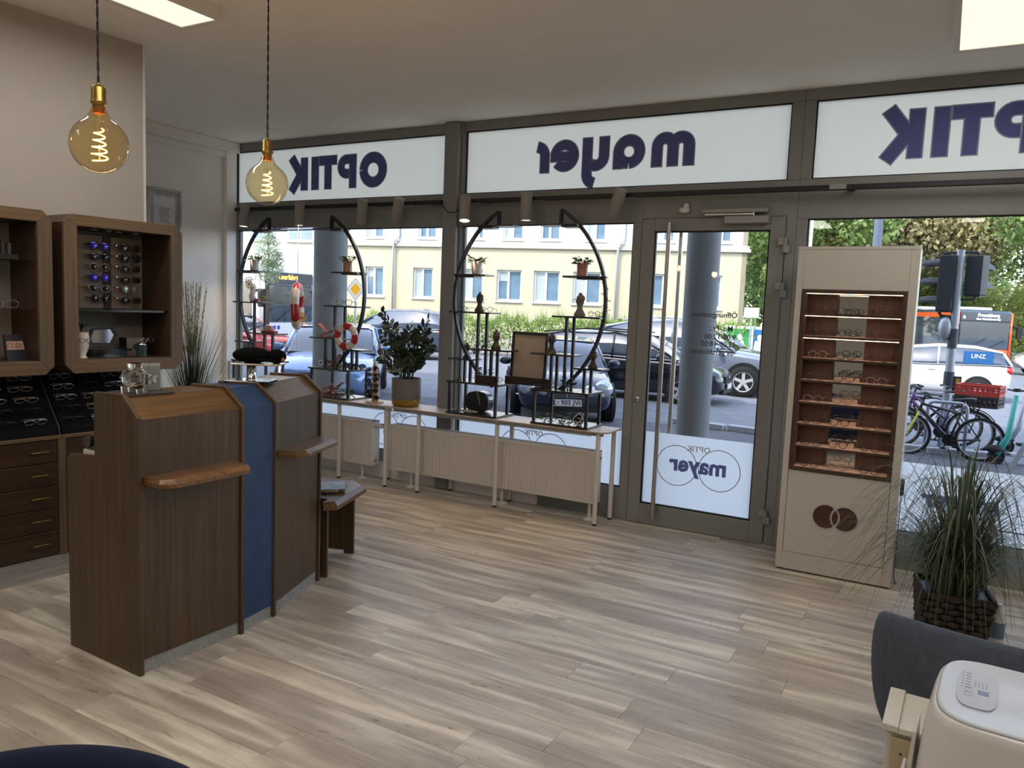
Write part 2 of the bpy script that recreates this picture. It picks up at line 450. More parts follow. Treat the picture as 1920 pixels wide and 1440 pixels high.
w3 = win('window_3', -.90, 2.7, 0, 2.40, -.831, 2.6, .243, 2.222, .69)
win('window_4', XL, -3.69, 2.401, CZ, -6.20, -3.70, 2.475, 2.972, None, M_top)
win('window_5', -3.55, -.9005, 2.401, CZ, -3.52, -.98, 2.475, 2.976, None, M_top)
win('window_6', -.90, 2.7, 2.401, CZ, -.831, 2.6, 2.477, 2.977, None, M_top)
struct('trim_4', mb=MB().box(-3.689, 5.335, 0, -3.551, 5.50, CZ), mats=M_alu, bevel=.02, seg=3)
struct('trim_5', mb=MB().box(-3.55, WY - .015, 0, -3.53, WY, CZ).box(-3.71, WY - .015, 0, -3.69, WY, CZ), mats=M_alu)
struct('wall_window', mb=MB().box(2.7, WY, 0, XR, WY + .1, CZ), mats=M_wall2)
struct('trim_6', mb=MB().box(-1.9655, WY, 2.245, -.9605, WY + .07, 2.40).box(-.9605, WY, 0, -.9005, WY + .07, 2.40), mats=M_alu)

# door leaf
door = struct('door_1', (-.965, WY - .012, .004))
def dx(x): return x + .965
lb = lambda a, b_, c, d, n='leaf_bar': P(n, MB().box(dx(a), 0, b_, dx(c), .072, d), M_alu, door, bevel=.003)
lb(-1.962, 0, -1.868, 2.236); lb(-1.063, 0, -.968, 2.236); lb(-1.868, 0, -1.063, .148); lb(-1.868, 2.148, -1.063, 2.236)
g = .01
P('gasket', MB().box(dx(-1.868), .012, .148, dx(-1.868) + g, .03, 2.148).box(dx(-1.063) - g, .012, .148, dx(-1.063), .03, 2.148).box(dx(-1.868), .012, .148, dx(-1.063), .03, .148 + g).box(dx(-1.868), .012, 2.148 - g, dx(-1.063), .03, 2.148), M_gasket, door)
P('pane', MB().box(dx(-1.868), .040, .148, dx(-1.063), .048, 2.148), M_pane, door)
P('frosted_film', MB().add([(dx(-1.86), .039, .156), (dx(-1.07), .039, .156), (dx(-1.07), .039, .688), (dx(-1.86), .039, .688)], [(0, 1, 2, 3)]), M_film, door, fix=False)
hx = dx(-1.742)
hd = P('pull_handle', MB().cyl(hx, -.058, .06, 2.20, .0165, 16), M_steel, door, label='tall brushed steel bar handle on the inside')
P('handle_mount', MB().cyl(0, 0, 0, .058, .011, 10, T=T(hx, 0, 2.13, pi / 2)).cyl(0, 0, 0, .058, .011, 10, T=T(hx, 0, .13, pi / 2)), M_steel, door)
P('pull_handle', MB().cyl(hx + .03, .135, .06, 2.20, .0165, 16), M_steel, door, label='matching bar handle outside the glass')
P('lock_cylinder', MB().lathe([(.022, 0), (.022, .006), (.017, .010), (.0, .011)], 16, T=T(dx(-1.928), 0, .925, pi / 2)), M_steel, door)
P('closer_body', MB().box(dx(-1.364), -.055, 2.188, dx(-1.068), 0, 2.238), M_alu2, door, bevel=.004)
P('closer_rail', MB().box(dx(-1.522), -.035, 2.262, dx(-1.078), 0, 2.290), M_alu2, door, bevel=.003)
P('closer_arm', MB().box(dx(-1.50), -.045, 2.246, dx(-1.17), -.035, 2.256).cyl(dx(-1.17), -.04, 2.238, 2.262, .008, 8), M_steel, door)
for z in (2.045, 1.75, .203):
    h_ = P('hinge', MB().box(dx(-1.003), -.026, z, dx(-.945), 0, z + .048).box(dx(-.972), -.026, z - .05, dx(-.928), 0, z - .002).cyl(dx(-.958), -.02, z - .05, z + .048, .012, 10), M_alu2, door, bevel=.0015)
sn = thing('motion_sensor', 'small white motion sensor above the glass shop door', 'sensor', (-1.653, WY, 2.305))
P('housing', MB().ball((0, -.03, -.012), (.04, .03, .022), 14, 8), M_white, sn); P('bracket', MB().cyl(0, 0, -.0, .04, .012, 12, T=T(.012, 0, .015, pi / 2)).ball((.012, -.03, .018), .02, 12, 8), M_white, sn)

# printed opening hours and logos on the door and window films (read from the street side)
TR_ = (pi / 2, 0, pi)
M_print = plain('grey_window_lettering', C(84, 88, 92), .8)
for s_, x_, z_, sz in (('Öffnungszeiten:', -1.412, 1.566, .052), ('Mo.-Fr.:', -1.355, 1.472, .052), ('9:00-12:00', -1.36, 1.412, .052), ('13:00-18:00', -1.37, 1.362, .052), ('Sa geschlossen', -1.412, 1.305, .052)):
    P('opening_hours_text', textmesh(s_, sz, .0004, .0011, mat=M_print), None, door, (dx(x_), .0388, z_), TR_)
def ring(mb, cx, cz, r, w, y, th=.0006, n=48):
    return mb.ribbon([(cx + r * cos(2 * pi * i / n), cz + r * sin(2 * pi * i / n)) for i in range(n + 1)], w, th, y)
def logo(parent, x, y, z, s=1.0):
    mb = MB(); ring(mb, x - .155 * s, z, .148 * s, .007 * s, y); ring(mb, x + .155 * s, z, .148 * s, .007 * s, y)
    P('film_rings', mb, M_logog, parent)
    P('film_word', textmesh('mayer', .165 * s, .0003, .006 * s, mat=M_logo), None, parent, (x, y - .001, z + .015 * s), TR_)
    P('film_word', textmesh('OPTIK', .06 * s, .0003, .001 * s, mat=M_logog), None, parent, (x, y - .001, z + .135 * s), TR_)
logo(door, dx(-1.458), .0365, .462)
logo(w3, .18, WY + .0315, .46)
lw = struct('trim_7'); logo(lw, -2.80, WY + .0315, .43, 1.0)
lw = struct('trim_10'); logo(lw, -4.15, WY + .0315, .43, 1.0)

# shop sign letters laid on the opal panels, backlight put into their colours
def arc(cx, cz, r, a0, a1, n=14): return [(cx + r * cos(radians(a0 + (a1 - a0) * i / n)), cz + r * sin(radians(a0 + (a1 - a0) * i / n))) for i in range(n + 1)]
def L_m(): return [[(.037, 0), (.037, .135)] + arc(.0955, .138, .0585, 180, 0) + [(.154, 0)], [(.154, .0), (.154, .135)] + arc(.2125, .138, .0585, 180, 0) + [(.271, 0)]], .31, .072
def L_a(): return [arc(.12, .118, .082, 270, -90, 26), [(.202, .118), (.202, 0)]], .24, .072
def L_y(): return [[(.037, .236), (.037, .10)] + arc(.105, .10, .068, 180, 300, 10), [(.173, .236), (.173, -.03)] + arc(.105, -.03, .068, 0, -80, 8)], .21, .072
def L_e(): return [arc(.108, .118, .082, 8, 318, 24), [(.06, .112), (.222, .112)]], .215, .066
def L_r(): return [[(.037, 0), (.037, .12)] + arc(.105, .128, .068, 175, 95, 6)], .11, .072
def L_O(): return [arc(.15, .145, .108, 0, 360, 30)], .30, .082
def L_P(): return [[(.038, 0), (.038, .22)], [(.0, .252)] + [(.11, .252)] + arc(.112, .188, .064, 90, -90, 12) + [(.085, .124)]], .21, .072
def L_T(): return [[(.0, .254), (.205, .254)], [(.102, .254), (.102, 0)]], .205, .075
def L_I(): return [[(.04, 0), (.04, .29)]], .08, .08
def L_K(): return [[(.04, 0), (.04, .29)], [(.085, .145), (.20, .30)], [(.085, .145), (.20, -.01)]], .23, .078
def sign(name, label, word, offs, x0, z0):
    t = thing(name, label, 'sign', (x0, WY + .032, z0))
    for ch, off in zip(word, offs):
        st, w, sw = ch()
        mb = MB()
        for i, pth in enumerate(st): mb.ribbon([(-(off + a), c) for a, c in pth], sw, .0008 + .0001 * i, -.0012 - .0001 * i)
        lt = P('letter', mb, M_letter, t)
        hb = MB()
        for i, pth in enumerate(st):
            e0, e1 = Vector(pth[0]), Vector(pth[-1])
            if (e0 - e1).length > .01:
                d0 = (e0 - Vector(pth[1])).normalized() * .008; d1 = (e1 - Vector(pth[-2])).normalized() * .008
                pth = [tuple(e0 + d0)] + list(pth[1:-1]) + [tuple(e1 + d1)]
            hb.ribbon([(-(off + a), c) for a, c in pth], sw + .017, .0005, -.0001 * i - .0002)
        P('letter_blur', hb, M_halo, lt)
    return t
sign('shop_sign', 'navy OPTIK letters seen mirrored on the left opal panel', (L_O, L_P, L_T, L_I, L_K), (0, .345, .575, .795, .93), -4.355, 2.58)
sign('shop_sign', 'navy mayer letters seen mirrored on the wide middle opal panel', (L_m, L_a, L_y, L_e, L_r), (0, .365, .645, .90, 1.14), -1.628, 2.617)
sign('shop_sign', 'large navy OPTIK letters seen mirrored on the right opal panel, cut by the edge', (L_O, L_P, L_T, L_I, L_K), (0, .345, .575, .795, .93), .725, 2.585)
# ------------------------------------------------------------------ spectacles, used all over the shop
F = {k: plain(n, c, .3, mt, var=.04) for k, n, c, mt in (
    ('black', 'black_acetate', C(20, 19, 20), 0), ('brown', 'brown_tortoise_acetate', C(66, 38, 26), 0), ('grey', 'grey_acetate', C(66, 64, 66), 0),
    ('clear', 'clear_acetate', C(150, 128, 114), 0), ('gold', 'gold_wire', C(190, 150, 100), 1), ('silver', 'silver_wire', C(190, 190, 195), 1),
    ('red', 'red_acetate', C(120, 34, 34), 0), ('navy', 'navy_acetate', C(32, 44, 92), 0), ('yellow', 'yellow_acetate', C(200, 205, 40), 0), ('gun', 'gunmetal_wire', C(60, 56, 60), .8))}
LENS = {'clear': glass_thin('clear_lens', (.96, .96, .96, 1), 1.3), 'dark': glass_thin('dark_sun_lens', (.10, .10, .11, 1), 2.2), 'rose': glass_thin('rose_lens', (.9, .72, .66, 1), 1.5)}
_bm = plain('blue_mirror_lens', C(52, 30, 215), .12, .3, var=.25, scale=90, coat=.8); LENS['blue'] = _bm
_sm = plain('silver_mirror_lens', C(150, 165, 165), .15, .8, var=.3, scale=90); LENS['silver'] = _sm
SHP = {'round': (.046, .044, 2.0), 'panto': (.049, .041, 2.5), 'rect': (.053, .034, 4.0), 'cat': (.052, .040, 2.8), 'big': (.056, .049, 2.4)}
_gm = {}
def gmesh(shape, fm, lm, rw=.0022):
    k = (shape, fm, lm, rw)
    if k in _gm: return _gm[k]
    w, h, p = SHP[shape]
    def out(cx, n=20, gr=0):
        r = []
        for i in range(n):
            a = 2 * pi * i / n; ca, sa = cos(a), sin(a)
            q = (abs(ca) ** p + abs(sa) ** p) ** (-1 / p)
            x = (w / 2 + gr) * q * ca; z = (h / 2 + gr) * q * sa
            if shape == 'cat': z += .004 * (1 if cx > 0 else -1) * x / (w / 2)
            r.append((cx + x, -.0008 * abs(x) / w, h / 2 + .003 + z))
        return r
    cx = w / 2 + .009
    fr = MB()
    for s in (-1, 1): fr.tube(out(s * cx), rw, 5, closed=True)
    fr.tube([(-.0095, 0, h * .66), (0, -.002, h * .72), (.0095, 0, h * .66)], rw * 1.1, 5)
    for s in (-1, 1): fr.tube([(s * (cx + w / 2 - .001), 0, h * .72), (s * (cx + w / 2 + .006), .004, h * .74)], rw * 1.3, 5)
    tm = MB().tube([(0, .003, h * .74), (0, .09, h * .74), (0, .115, h * .60), (0, .135, h * .25)], [rw, rw * .8, rw, rw * 1.2], 5)
    ln = MB()
    for s in (-1, 1):
        o = out(s * cx, 16, -.001); ln.add(o + [(s * cx, -.003, h / 2 + .003)], [(i, (i + 1) % 16, 16) for i in range(16)], 0, True)
    _gm[k] = (fr.mesh('spectacle_front', F[fm]), tm.mesh('temple', F[fm]), ln.mesh('lenses', LENS[lm], fix=False), cx + w / 2 + .006)
    return _gm[k]
def specs(label, loc, rot=0, shape='round', fm='black', lm='clear', group=None, sc=1.0, name='spectacles', folded=False, rw=.0022):
    a, tmm, l, hw = gmesh(shape, fm, lm, rw)
    t = thing(name, label, 'glasses' if name == 'spectacles' else 'sunglasses', loc, 0, group, rot if isinstance(rot, tuple) else (0, 0, rot), sc)
    P('frame_front', a, None, t); P('lenses', l, None, t)
    for s in (-1, 1):
        o = P('temple', tmm, None, t, (s * hw, 0, 0))
        if folded: o.rotation_euler = (0, 0, s * radians(82)); o.location = (s * hw, .006 + .003 * (s > 0), 0)
    return t

# ------------------------------------------------------------------ reception counter
NODES = [(-2.757, 1.914), (-2.737, 2.42), (-2.765, 2.65), (-2.935, 3.14)]
ct = thing('reception_counter', 'dark oak reception counter in three angled bays, the middle one navy blue', 'counter', (NODES[0][0], NODES[0][1], 0))
CT0 = Matrix.Translation((-NODES[0][0], -NODES[0][1], 0))
def segT(i):
    a, b_ = Vector(NODES[i]), Vector(NODES[i + 1])
    d = b_ - a
    return CT0 @ Matrix.Translation((a.x, a.y, 0)) @ Matrix.Rotation(atan2(d.y, d.x), 4, 'Z'), d.length
FIN = [(0, 0), (0, 1.075), (.10, 1.163), (.305, 1.160), (.305, 0)]
FINW = [(0, 0), (0, 1.075), (.10, 1.163), (.305, 1.155), (.305, .885), (.50, .868), (.515, .845), (.515, 0)]
for i in range(3):
    Ts, L = segT(i)
    blue = i == 1
    mm = M_blue if blue else M_oakh
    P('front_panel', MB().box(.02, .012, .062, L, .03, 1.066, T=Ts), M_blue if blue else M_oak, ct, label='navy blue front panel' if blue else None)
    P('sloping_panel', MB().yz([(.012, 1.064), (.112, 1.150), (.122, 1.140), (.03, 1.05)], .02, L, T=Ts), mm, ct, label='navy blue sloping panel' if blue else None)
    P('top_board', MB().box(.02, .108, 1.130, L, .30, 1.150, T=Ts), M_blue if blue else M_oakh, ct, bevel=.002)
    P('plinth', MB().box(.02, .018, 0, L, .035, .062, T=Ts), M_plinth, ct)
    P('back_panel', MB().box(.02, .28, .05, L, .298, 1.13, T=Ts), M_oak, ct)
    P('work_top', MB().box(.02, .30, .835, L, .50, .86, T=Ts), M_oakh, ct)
    P('side_panel', MB().yz(FINW if i == 0 else FIN, 0, .022, T=Ts), M_oak, ct, bevel=.003)
    if i == 2: P('side_panel', MB().yz(FIN, L - .002, L + .020, T=Ts), M_oak, ct, bevel=.003)
    if not blue:
        out = [(.03, .012), (.47, .012), (.47, -.10), (.44, -.135), (.08, -.135), (.03, -.095)]
        o2 = [(.03, .012), (.47, .012), (.462, -.088), (.434, -.112), (.088, -.112), (.038, -.085)]
        out.reverse(); o2.reverse()
        mb = MB(); mb.prism(out, .800, .816, T=Ts)
        vs = [(x, y, .816) for x, y in out] + [(x, y, .832) for x, y in o2]; n = 6
        mb.add(vs, [tuple(range(n, 2 * n))] + [(k, (k + 1) % n, n + (k + 1) % n, n + k) for k in range(n)], T=Ts)
        P('hand_ledge', mb, wood('oak_ledge_%d' % i, C(92, 64, 40), C(136, 100, 66), 0, rough=.35) if i == 0 else M_oakh, ct)
# things on the counter
mt_ = thing('desk_mat', 'dark rubber mat under the glass piggy bank', 'mat', (-2.94, 2.03, 1.1505), radians(88))
P('mat_sheet', MB().box(-.11, -.085, 0, .13, .085, .004), plain('dark_grey_rubber', C(52, 48, 46), .6), mt_, bevel=.001)
# glass piggy bank
M_pig, _nt, _b = newmat('clear_faceted_glass')
_b.inputs['Transmission Weight'].default_value = 1; _b.inputs['Roughness'].default_value = .02; _b.inputs['IOR'].default_value = 1.45
M_pig.node_tree.links.new(ramp(_nt, noise(_nt, mapped(_nt, (1, 1, 1)), 8), [(0, (.93, .95, .95, 1)), (1, (1, 1, 1, 1))]), _b.inputs['Base Color'])
pig = thing('piggy_bank', 'clear faceted glass piggy bank holding a few coins', 'piggy bank', (-2.915, 2.015, 1.156), radians(24))
pb = MB(); pb.ball((0, 0, .062), (.062, .046, .048), 9, 6); pb.sm = [False] * len(pb.sm)
P('body', pb, M_pig, pig)
P('inner_surface', (lambda q: (q.ball((0, 0, .062), (.055, .039, .041), 9, 6), q)[1])(MB()), M_pig, pig)
P('snout', MB().lathe([(.026, -.01), (.018, .015), (.017, .026)], 8, T=T(.062, 0, .062, 0, pi / 2)), M_pig, pig)
for sx in (-.035, .032):
    for sy in (-.024, .024): P('foot', MB().cyl(sx, sy, 0, .03, .010, 8, r1=.014), M_pig, pig)
P('coin_slot_neck', MB().cyl(0, 0, .100, .124, .026, 8, r1=.030), M_pig, pig)
for s in (-1, 1): P('ear', MB().add([(.035, s * .02, .098), (.05, s * .032, .098), (.047, s * .032, .125), (.04, s * .024, .098)], [(0, 1, 2), (1, 3, 2), (3, 0, 2), (0, 3, 1)]), M_pig, pig)
cn = thing('coins', 'small heap of coins inside the glass piggy bank', 'coins', (-2.915, 2.015, 1.182), radians(24))
cr = random.Random(5)
M_cop = plain('copper_coin', C(190, 110, 80), .35, .9); M_sil = plain('silver_coin', C(170, 165, 150), .35, .9)
for i in range(11):
    P('coin', MB().cyl(0, 0, 0, .0018, .010, 12), M_cop if i % 3 else M_sil, cn, (cr.uniform(-.03, .03), cr.uniform(-.018, .018), .001 + .0016 * i * .6), (cr.uniform(-.3, .3), cr.uniform(-.3, .3), 0))
# hat on a chrome display foot
hs = thing('display_stand', 'chrome column stand with a glass tray and black base on the blue counter bay', 'display stand', (-2.965, 2.68, 1.1505), radians(29))
P('base_plate', MB().box(-.105, -.08, 0, .105, .08, .014), M_blackgl, hs, bevel=.002)
P('column', MB().lathe([(.027, .014), (.027, .018), (.023, .020), (.023, .088), (.027, .090)], 24), M_chrome, hs)
P('tray', MB().box(-.08, -.07, .090, .15, .07, .098), plain('frosted_tray_glass', C(200, 190, 175), .15, coat=.5), hs, bevel=.002)
M_felt = plain('black_felt', C(10, 10, 12), .95, spec=.1, bmp=.4)
def blob(mb, c, r, mi=0, sq=.9): return mb.ball(c, r, 18, 10, mi)
h1 = thing('cap', 'large flat black felt cap lying on the chrome display stand', 'cap', (-2.955, 2.69, 1.2495), radians(29))
P('crown', blob(MB(), (-.01, 0, .036), (.098, .07, .040)), M_felt, h1); P('peak', MB().tube([(.03, -.06, .02), (.10, -.03, .014), (.115, .01, .012), (.09, .05, .012)], [.02, .022, .022, .016], 8, flat=.35), M_felt, h1)
h2 = thing('cap', 'small round black cap beside the flat cap on the chrome stand', 'cap', (-2.862, 2.745, 1.2495), radians(29))
P('crown', blob(MB(), (0, 0, .034), (.048, .042, .036)), M_felt, h2); P('badge', MB().ball((.034, -.02, .022), (.012, .008, .010), 8, 6), plain('amber_badge', C(190, 110, 40), .4), h2)
# black and white label printer
pn = thing('card_terminal', 'small black and white card terminal on the lower counter behind the screen', 'terminal', (-3.135, 1.995, .861), 0)
P('housing', MB().box(-.045, -.045, 0, .045, .045, .035), M_white, pn, bevel=.004)
P('head', MB().box(-.048, -.045, .035, .048, .045, .095), M_blackgl, pn, bevel=.012, seg=3); P('dial', MB().cyl(0, 0, 0, .008, .024, 20, T=T(0, -.047, .072, pi / 2)), plain('grey_dial', C(60, 62, 66), .4), pn)
# acrylic card stand behind the pig
ac = thing('card_holder', 'clear acrylic card holder behind the glass piggy bank', 'card holder', (-2.975, 2.125, 1.1505), radians(70))
P('holder_pocket', MB().box(-.05, -.012, 0, .05, .012, .003).box(-.05, -.012, 0, .05, -.010, .11).box(-.05, .010, 0, .05, .012, .135), glass_thin('acrylic', (.93, .95, .95, 1), 2.5), ac)
P('card', MB().box(-.042, -.008, .003, .042, -.002, .12), plain('pale_card', C(170, 172, 172), .6), ac)

# side table joined to the counter end
st = thing('side_table', 'low dark oak side table with chamfered corners at the counter end', 'table', (-3.02, 3.40, 0))
ST0 = Matrix.Translation((3.02, -3.40, 0))
top = [(-2.905, 3.175), (-2.865, 3.095), (-2.815, 3.15), (-2.955, 3.56), (-3.09, 3.64), (-3.33, 3.56), (-3.20, 3.175)]
inn = [(-2.905, 3.175), (-2.885, 3.11), (-2.845, 3.165), (-2.982, 3.545), (-3.09, 3.605), (-3.32, 3.55), (-3.20, 3.175)]
n = len(top)
P('table_top', MB().prism(top, .425, .447, T=ST0).add([(x, y, .447) for x, y in top] + [(x, y, .467) for x, y in inn], [tuple(range(n, 2 * n))] + [(k, (k + 1) % n, n + (k + 1) % n, n + k) for k in range(n)], T=ST0), M_oakh, st)
for i_, (px, py) in enumerate(((-2.945, 3.225), (-3.10, 3.63))):
    Tl = ST0 @ Matrix.Translation((px, py, 0)) @ Matrix.Rotation(radians(200.5), 4, 'Z')
    mb = MB().box(0, 0, 0, .06, .022, .425, T=Tl).box(.06, 0, .022, .25, .022, .425, T=Tl)
    P('leg_panel', mb, M_oak, st)
mg = random.Random(11)
for i, (lab, c, c2) in enumerate((('glossy magazine with a dark blue cover at the bottom of the pile', C(40, 52, 90), C(190, 180, 165)), ('magazine with a tan and white cover in the middle of the pile', C(176, 146, 104), C(225, 222, 215)), ('open leaflet with pale blue pages on top of the magazine pile', C(130, 145, 160), C(232, 232, 230)))):
    m_ = thing('magazine', lab, 'magazine', (-3.06 + .01 * i, 3.33 + .015 * i, .4675 + .0085 * i), radians(100 + 17 * i), 'magazines on the side table')
    P('cover', MB().box(-.10, -.07, 0, .10, .07, .008), plain('magazine_cover_%d' % i, c, .3, var=.35, scale=25), m_, bevel=.001); P('page_block', MB().box(-.098, -.0695, .001, .101, .0705, .007), plain('magazine_pages_%d' % i, c2, .7), m_)

# ------------------------------------------------------------------ wall cabinets on the left wall
def wallcab(name, label, s0, s1):
    t = thing(name, label, 'cabinet', LO, 0, 'octagonal oak wall cabinets', (0, 0, LR))
    z0, z1, c, f = 1.122, 1.972, .045, .072
    i0, i1, j0, j1 = s0 + f, s1 - f, z0 + f, z1 - f + .012
    h = c / 2
    pieces = [[(i0, j1), (i1, j1), (s1 - h, z1 - h), (s1 - c, z1), (s0 + c, z1), (s0 + h, z1 - h)], [(i1, j0), (s1 - h, z0 + h), (s1, z0 + c), (s1, z1 - c), (s1 - h, z1 - h), (i1, j1)],
              [(i0, j0), (s0 + h, z0 + h), (s0 + c, z0), (s1 - c, z0), (s1 - h, z0 + h), (i1, j0)], [(i0, j0), (i0, j1), (s0 + h, z1 - h), (s0, z1 - c), (s0, z0 + c), (s0 + h, z0 + h)]]
    for k, pts in enumerate(pieces):
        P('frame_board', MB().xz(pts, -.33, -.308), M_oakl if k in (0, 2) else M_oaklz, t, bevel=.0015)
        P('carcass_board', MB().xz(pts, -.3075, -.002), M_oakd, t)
    P('back_board', MB().box(i0 - .01, -.012, j0 - .01, i1 + .01, -.002, j1 + .01), plain('cabinet_back_white', C(150, 148, 146), .6), t)
    return t, i0, i1, j0, j1
c2t, a0, a1, b0, b1 = wallcab('wall_cabinet', 'octagonal framed oak wall cabinet with two columns of sunglasses inside', .038, .717)
P('glass_shelf', MB().box(a0, -.29, 1.455, a1, -.015, 1.467), M_blackgl, c2t, label='dark shelf')
M_grp = plain('grey_display_panel', C(128, 120, 118), .5, var=.03); M_brp = plain('dark_brown_panel', C(46, 26, 26), .5)
for x0_, x1_, mm in ((.236, .280, M_brp), (.280, .420, M_grp), (.420, .467, M_brp), (.467, .587, M_grp)): P('display_strip', MB().box(x0_ - .045, -.075, 1.47, x1_ - .047, -.02, 1.885), mm, c2t)
for x0_ in (.26, .34, .40, .50): P('downlight', MB().cyl(x0_, -.2, b1 - .008, b1, .018, 14), M_alu2, c2t)
def LW(s, y, z): return LO + Vector((cos(LR) * s - sin(LR) * y, sin(LR) * s + cos(LR) * y, z))
sun_rows = [('round', 'gun', 'blue', 'blue mirror sunglasses at the top of the left column in the oak cabinet'), ('panto', 'black', 'dark', 'black sunglasses second from top in the left column of the oak cabinet'), ('round', 'gold', 'dark', 'gold rimmed dark sunglasses third from top in the left column of the oak cabinet'),
            ('round', 'gun', 'blue', 'blue mirror sunglasses fourth from top in the left column of the oak cabinet'), ('cat', 'silver', 'dark', 'silver rimmed sunglasses fifth from top in the left column of the oak cabinet'), ('round', 'black', 'dark', 'dark round sunglasses at the foot of the left column in the oak cabinet'),
            ('big', 'grey', 'dark', 'grey framed sunglasses at the top of the right column in the oak cabinet'), ('big', 'black', 'dark', 'large black sunglasses second from top in the right column of the oak cabinet'), ('cat', 'grey', 'dark', 'grey cat-eye sunglasses third from top in the right column of the oak cabinet'),
            ('rect', 'brown', 'dark', 'flat rectangular sunglasses fourth from top in the right column of the oak cabinet'), ('round', 'clear', 'silver', 'pale framed sunglasses with silver mirror lenses in the right column of the oak cabinet'), ('rect', 'black', 'dark', 'black sunglasses at the foot of the right column in the oak cabinet')]
for k, (sh, fm, lm, lab) in enumerate(sun_rows):
    r_, c_ = k % 6, k // 6
    z = 1.825 - .0605 * r_
    specs(lab, LW((.335, .518)[c_] - .025 * 0, -.115, z - .022), LR, sh, fm, lm, 'sunglasses on display in the oak wall cabinet', 1.0 if c_ == 0 else .95, 'sunglasses')
for k in range(12):
    pg = P('peg', MB().cyl(0, 0, 0, .095, .0025, 8, T=T((.205, .405)[k // 6], -.075, 1.835 - .0605 * (k % 6), pi / 2)), M_chrome, c2t)
gb = thing('head_vase', 'white face vase wearing wire glasses with a spiky plant in the oak cabinet', 'vase', LW(.185, -.2, b0 + .0005), LR)
P('vase_body', MB().lathe([(.028, 0), (.02, .015), (.034, .05), (.04, .10), (.036, .14), (.033, .145), (.030, .14)], 20), M_white, gb)
lf = MB(); lr = random.Random(4)
for i in range(12):
    a = lr.uniform(0, 6.28); l = lr.uniform(.05, .11); up_ = lr.uniform(.03, .09)
    lf.add([(0, 0, .14), (.008 * cos(a + 1.5), .008 * sin(a + 1.5), .17), (l * cos(a), l * sin(a), .15 + up_), (-.008 * cos(a + 1.5), -.008 * sin(a + 1.5), .17)], [(0, 1, 2, 3)])
M_leafd = leafmat('dark_green_leaf', C(28, 48, 24), C(52, 80, 36), .1); M_leafm = leafmat('mid_green_leaf', C(60, 96, 38), C(120, 150, 60), .4)
P('spiky_leaves', lf, M_leafd, gb, fix=False)
specs('thin black wire glasses hung on the white face vase', LW(.185, -.245, b0 + .085), LR, 'round', 'gun', 'clear', sc=.6)
mi_ = thing('hand_mirror', 'black framed hand mirror tilted on an acrylic stand in the oak cabinet', 'mirror', LW(.30, -.2, b0 + .075), LR)
fq = [(-.075, 0), (.055, -.005), (.085, .055), (.06, .095), (-.06, .088), (-.085, .03)]
fq2 = [(x * .8, .047 + (z - .047) * .8) for x, z in fq]
mf = MB()
for i in range(6):
    j = (i + 1) % 6
    mf.xz([fq[i], fq[j], fq2[j], fq2[i]], -.006, .006)
P('mirror_frame', mf, M_black, mi_); P('mirror_glass', MB().xz(fq2, .0, .003), plain('mirror_glass', C(200, 200, 200), .05, 1), mi_)
P('handle', MB().tube([(.06, 0, 0), (.10, 0, -.025), (.16, -.02, -.035)], [.006, .008, .014], 8, flat=.5), M_black, mi_)
P('stand', MB().box(-.06, -.01, -.0735, .13, .06, -.03), glass_thin('acrylic_block', (.6, .62, .62, 1), 2), mi_)
bx = thing('product_box', 'square grey carton with a dark side in the oak cabinet', 'box', LW(.53, -.12, b0 + .0005), LR)
P('carton', MB().box(-.055, -.02, 0, .055, .06, .105), plain('grey_carton', C(150, 142, 140), .7), bx); P('carton_side', MB().box(-.057, -.02, 0, -.0552, .06, .105), M_black, bx)
P('print', textmesh('o', .06, .0003, .002, mat=M_black), None, bx, (.0, -.0205, .055), (pi / 2, 0, 0))
tn = thing('cylinder_tin', 'dark green tin with a silver lid in front of the grey carton', 'tin', LW(.513, -.235, b0 + .0005), LR)
P('tin_body', MB().cyl(0, 0, 0, .07, .031, 24), plain('dark_green_tin', C(44, 62, 62), .35), tn); P('lid', MB().lathe([(.030, .07), (.030, .076), (.020, .080), (0, .081)], 20), M_chrome, tn)
specs('silver half-rim glasses laid on the dark green tin', LW(.545, -.24, b0 + .0815), LR + .3, 'rect', 'silver', 'clear', sc=.8, folded=True)
# left neighbour cabinet, cut by the picture edge
c1t, a0, a1, b0, b1 = wallcab('wall_cabinet', 'octagonal framed oak wall cabinet cut by the left picture edge', -.745, -.018)
P('glass_shelf', MB().box(a0, -.29, 1.705, a1, -.015, 1.711), glass_thin('shelf_glass', (.8, .85, .84, 1), 1.5), c1t); P('glass_shelf', MB().box(a0, -.29, 1.457, a1, -.015, 1.463), LENS['rose'], c1t)
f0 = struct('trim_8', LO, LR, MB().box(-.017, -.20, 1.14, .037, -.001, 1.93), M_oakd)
ob = thing('optical_instrument', 'black optical instrument on the top shelf of the left oak cabinet', 'instrument', LW(-.20, -.2, 1.7115), LR)
P('base', MB().box(-.07, -.04, 0, .06, .04, .03), M_black, ob, bevel=.004); P('tube', MB().cyl(-.03, 0, .03, .10, .022, 16), M_black, ob); P('metal_cylinder', MB().cyl(.025, -.01, .03, .085, .016, 16), plain('dark_metal', C(90, 90, 90), .3, .8), ob)
specs('rimless pale glasses on the middle shelf of the left oak cabinet', LW(-.20, -.22, 1.464), (0, 0, LR), 'panto', 'clear', 'rose', rw=.0012)
fl = thing('leaflet_box', 'dark blue product carton with a photo of eyeglasses in the left oak cabinet', 'box', LW(-.155, -.22, b0 + .0005), LR, rot=(radians(-8), 0, LR))
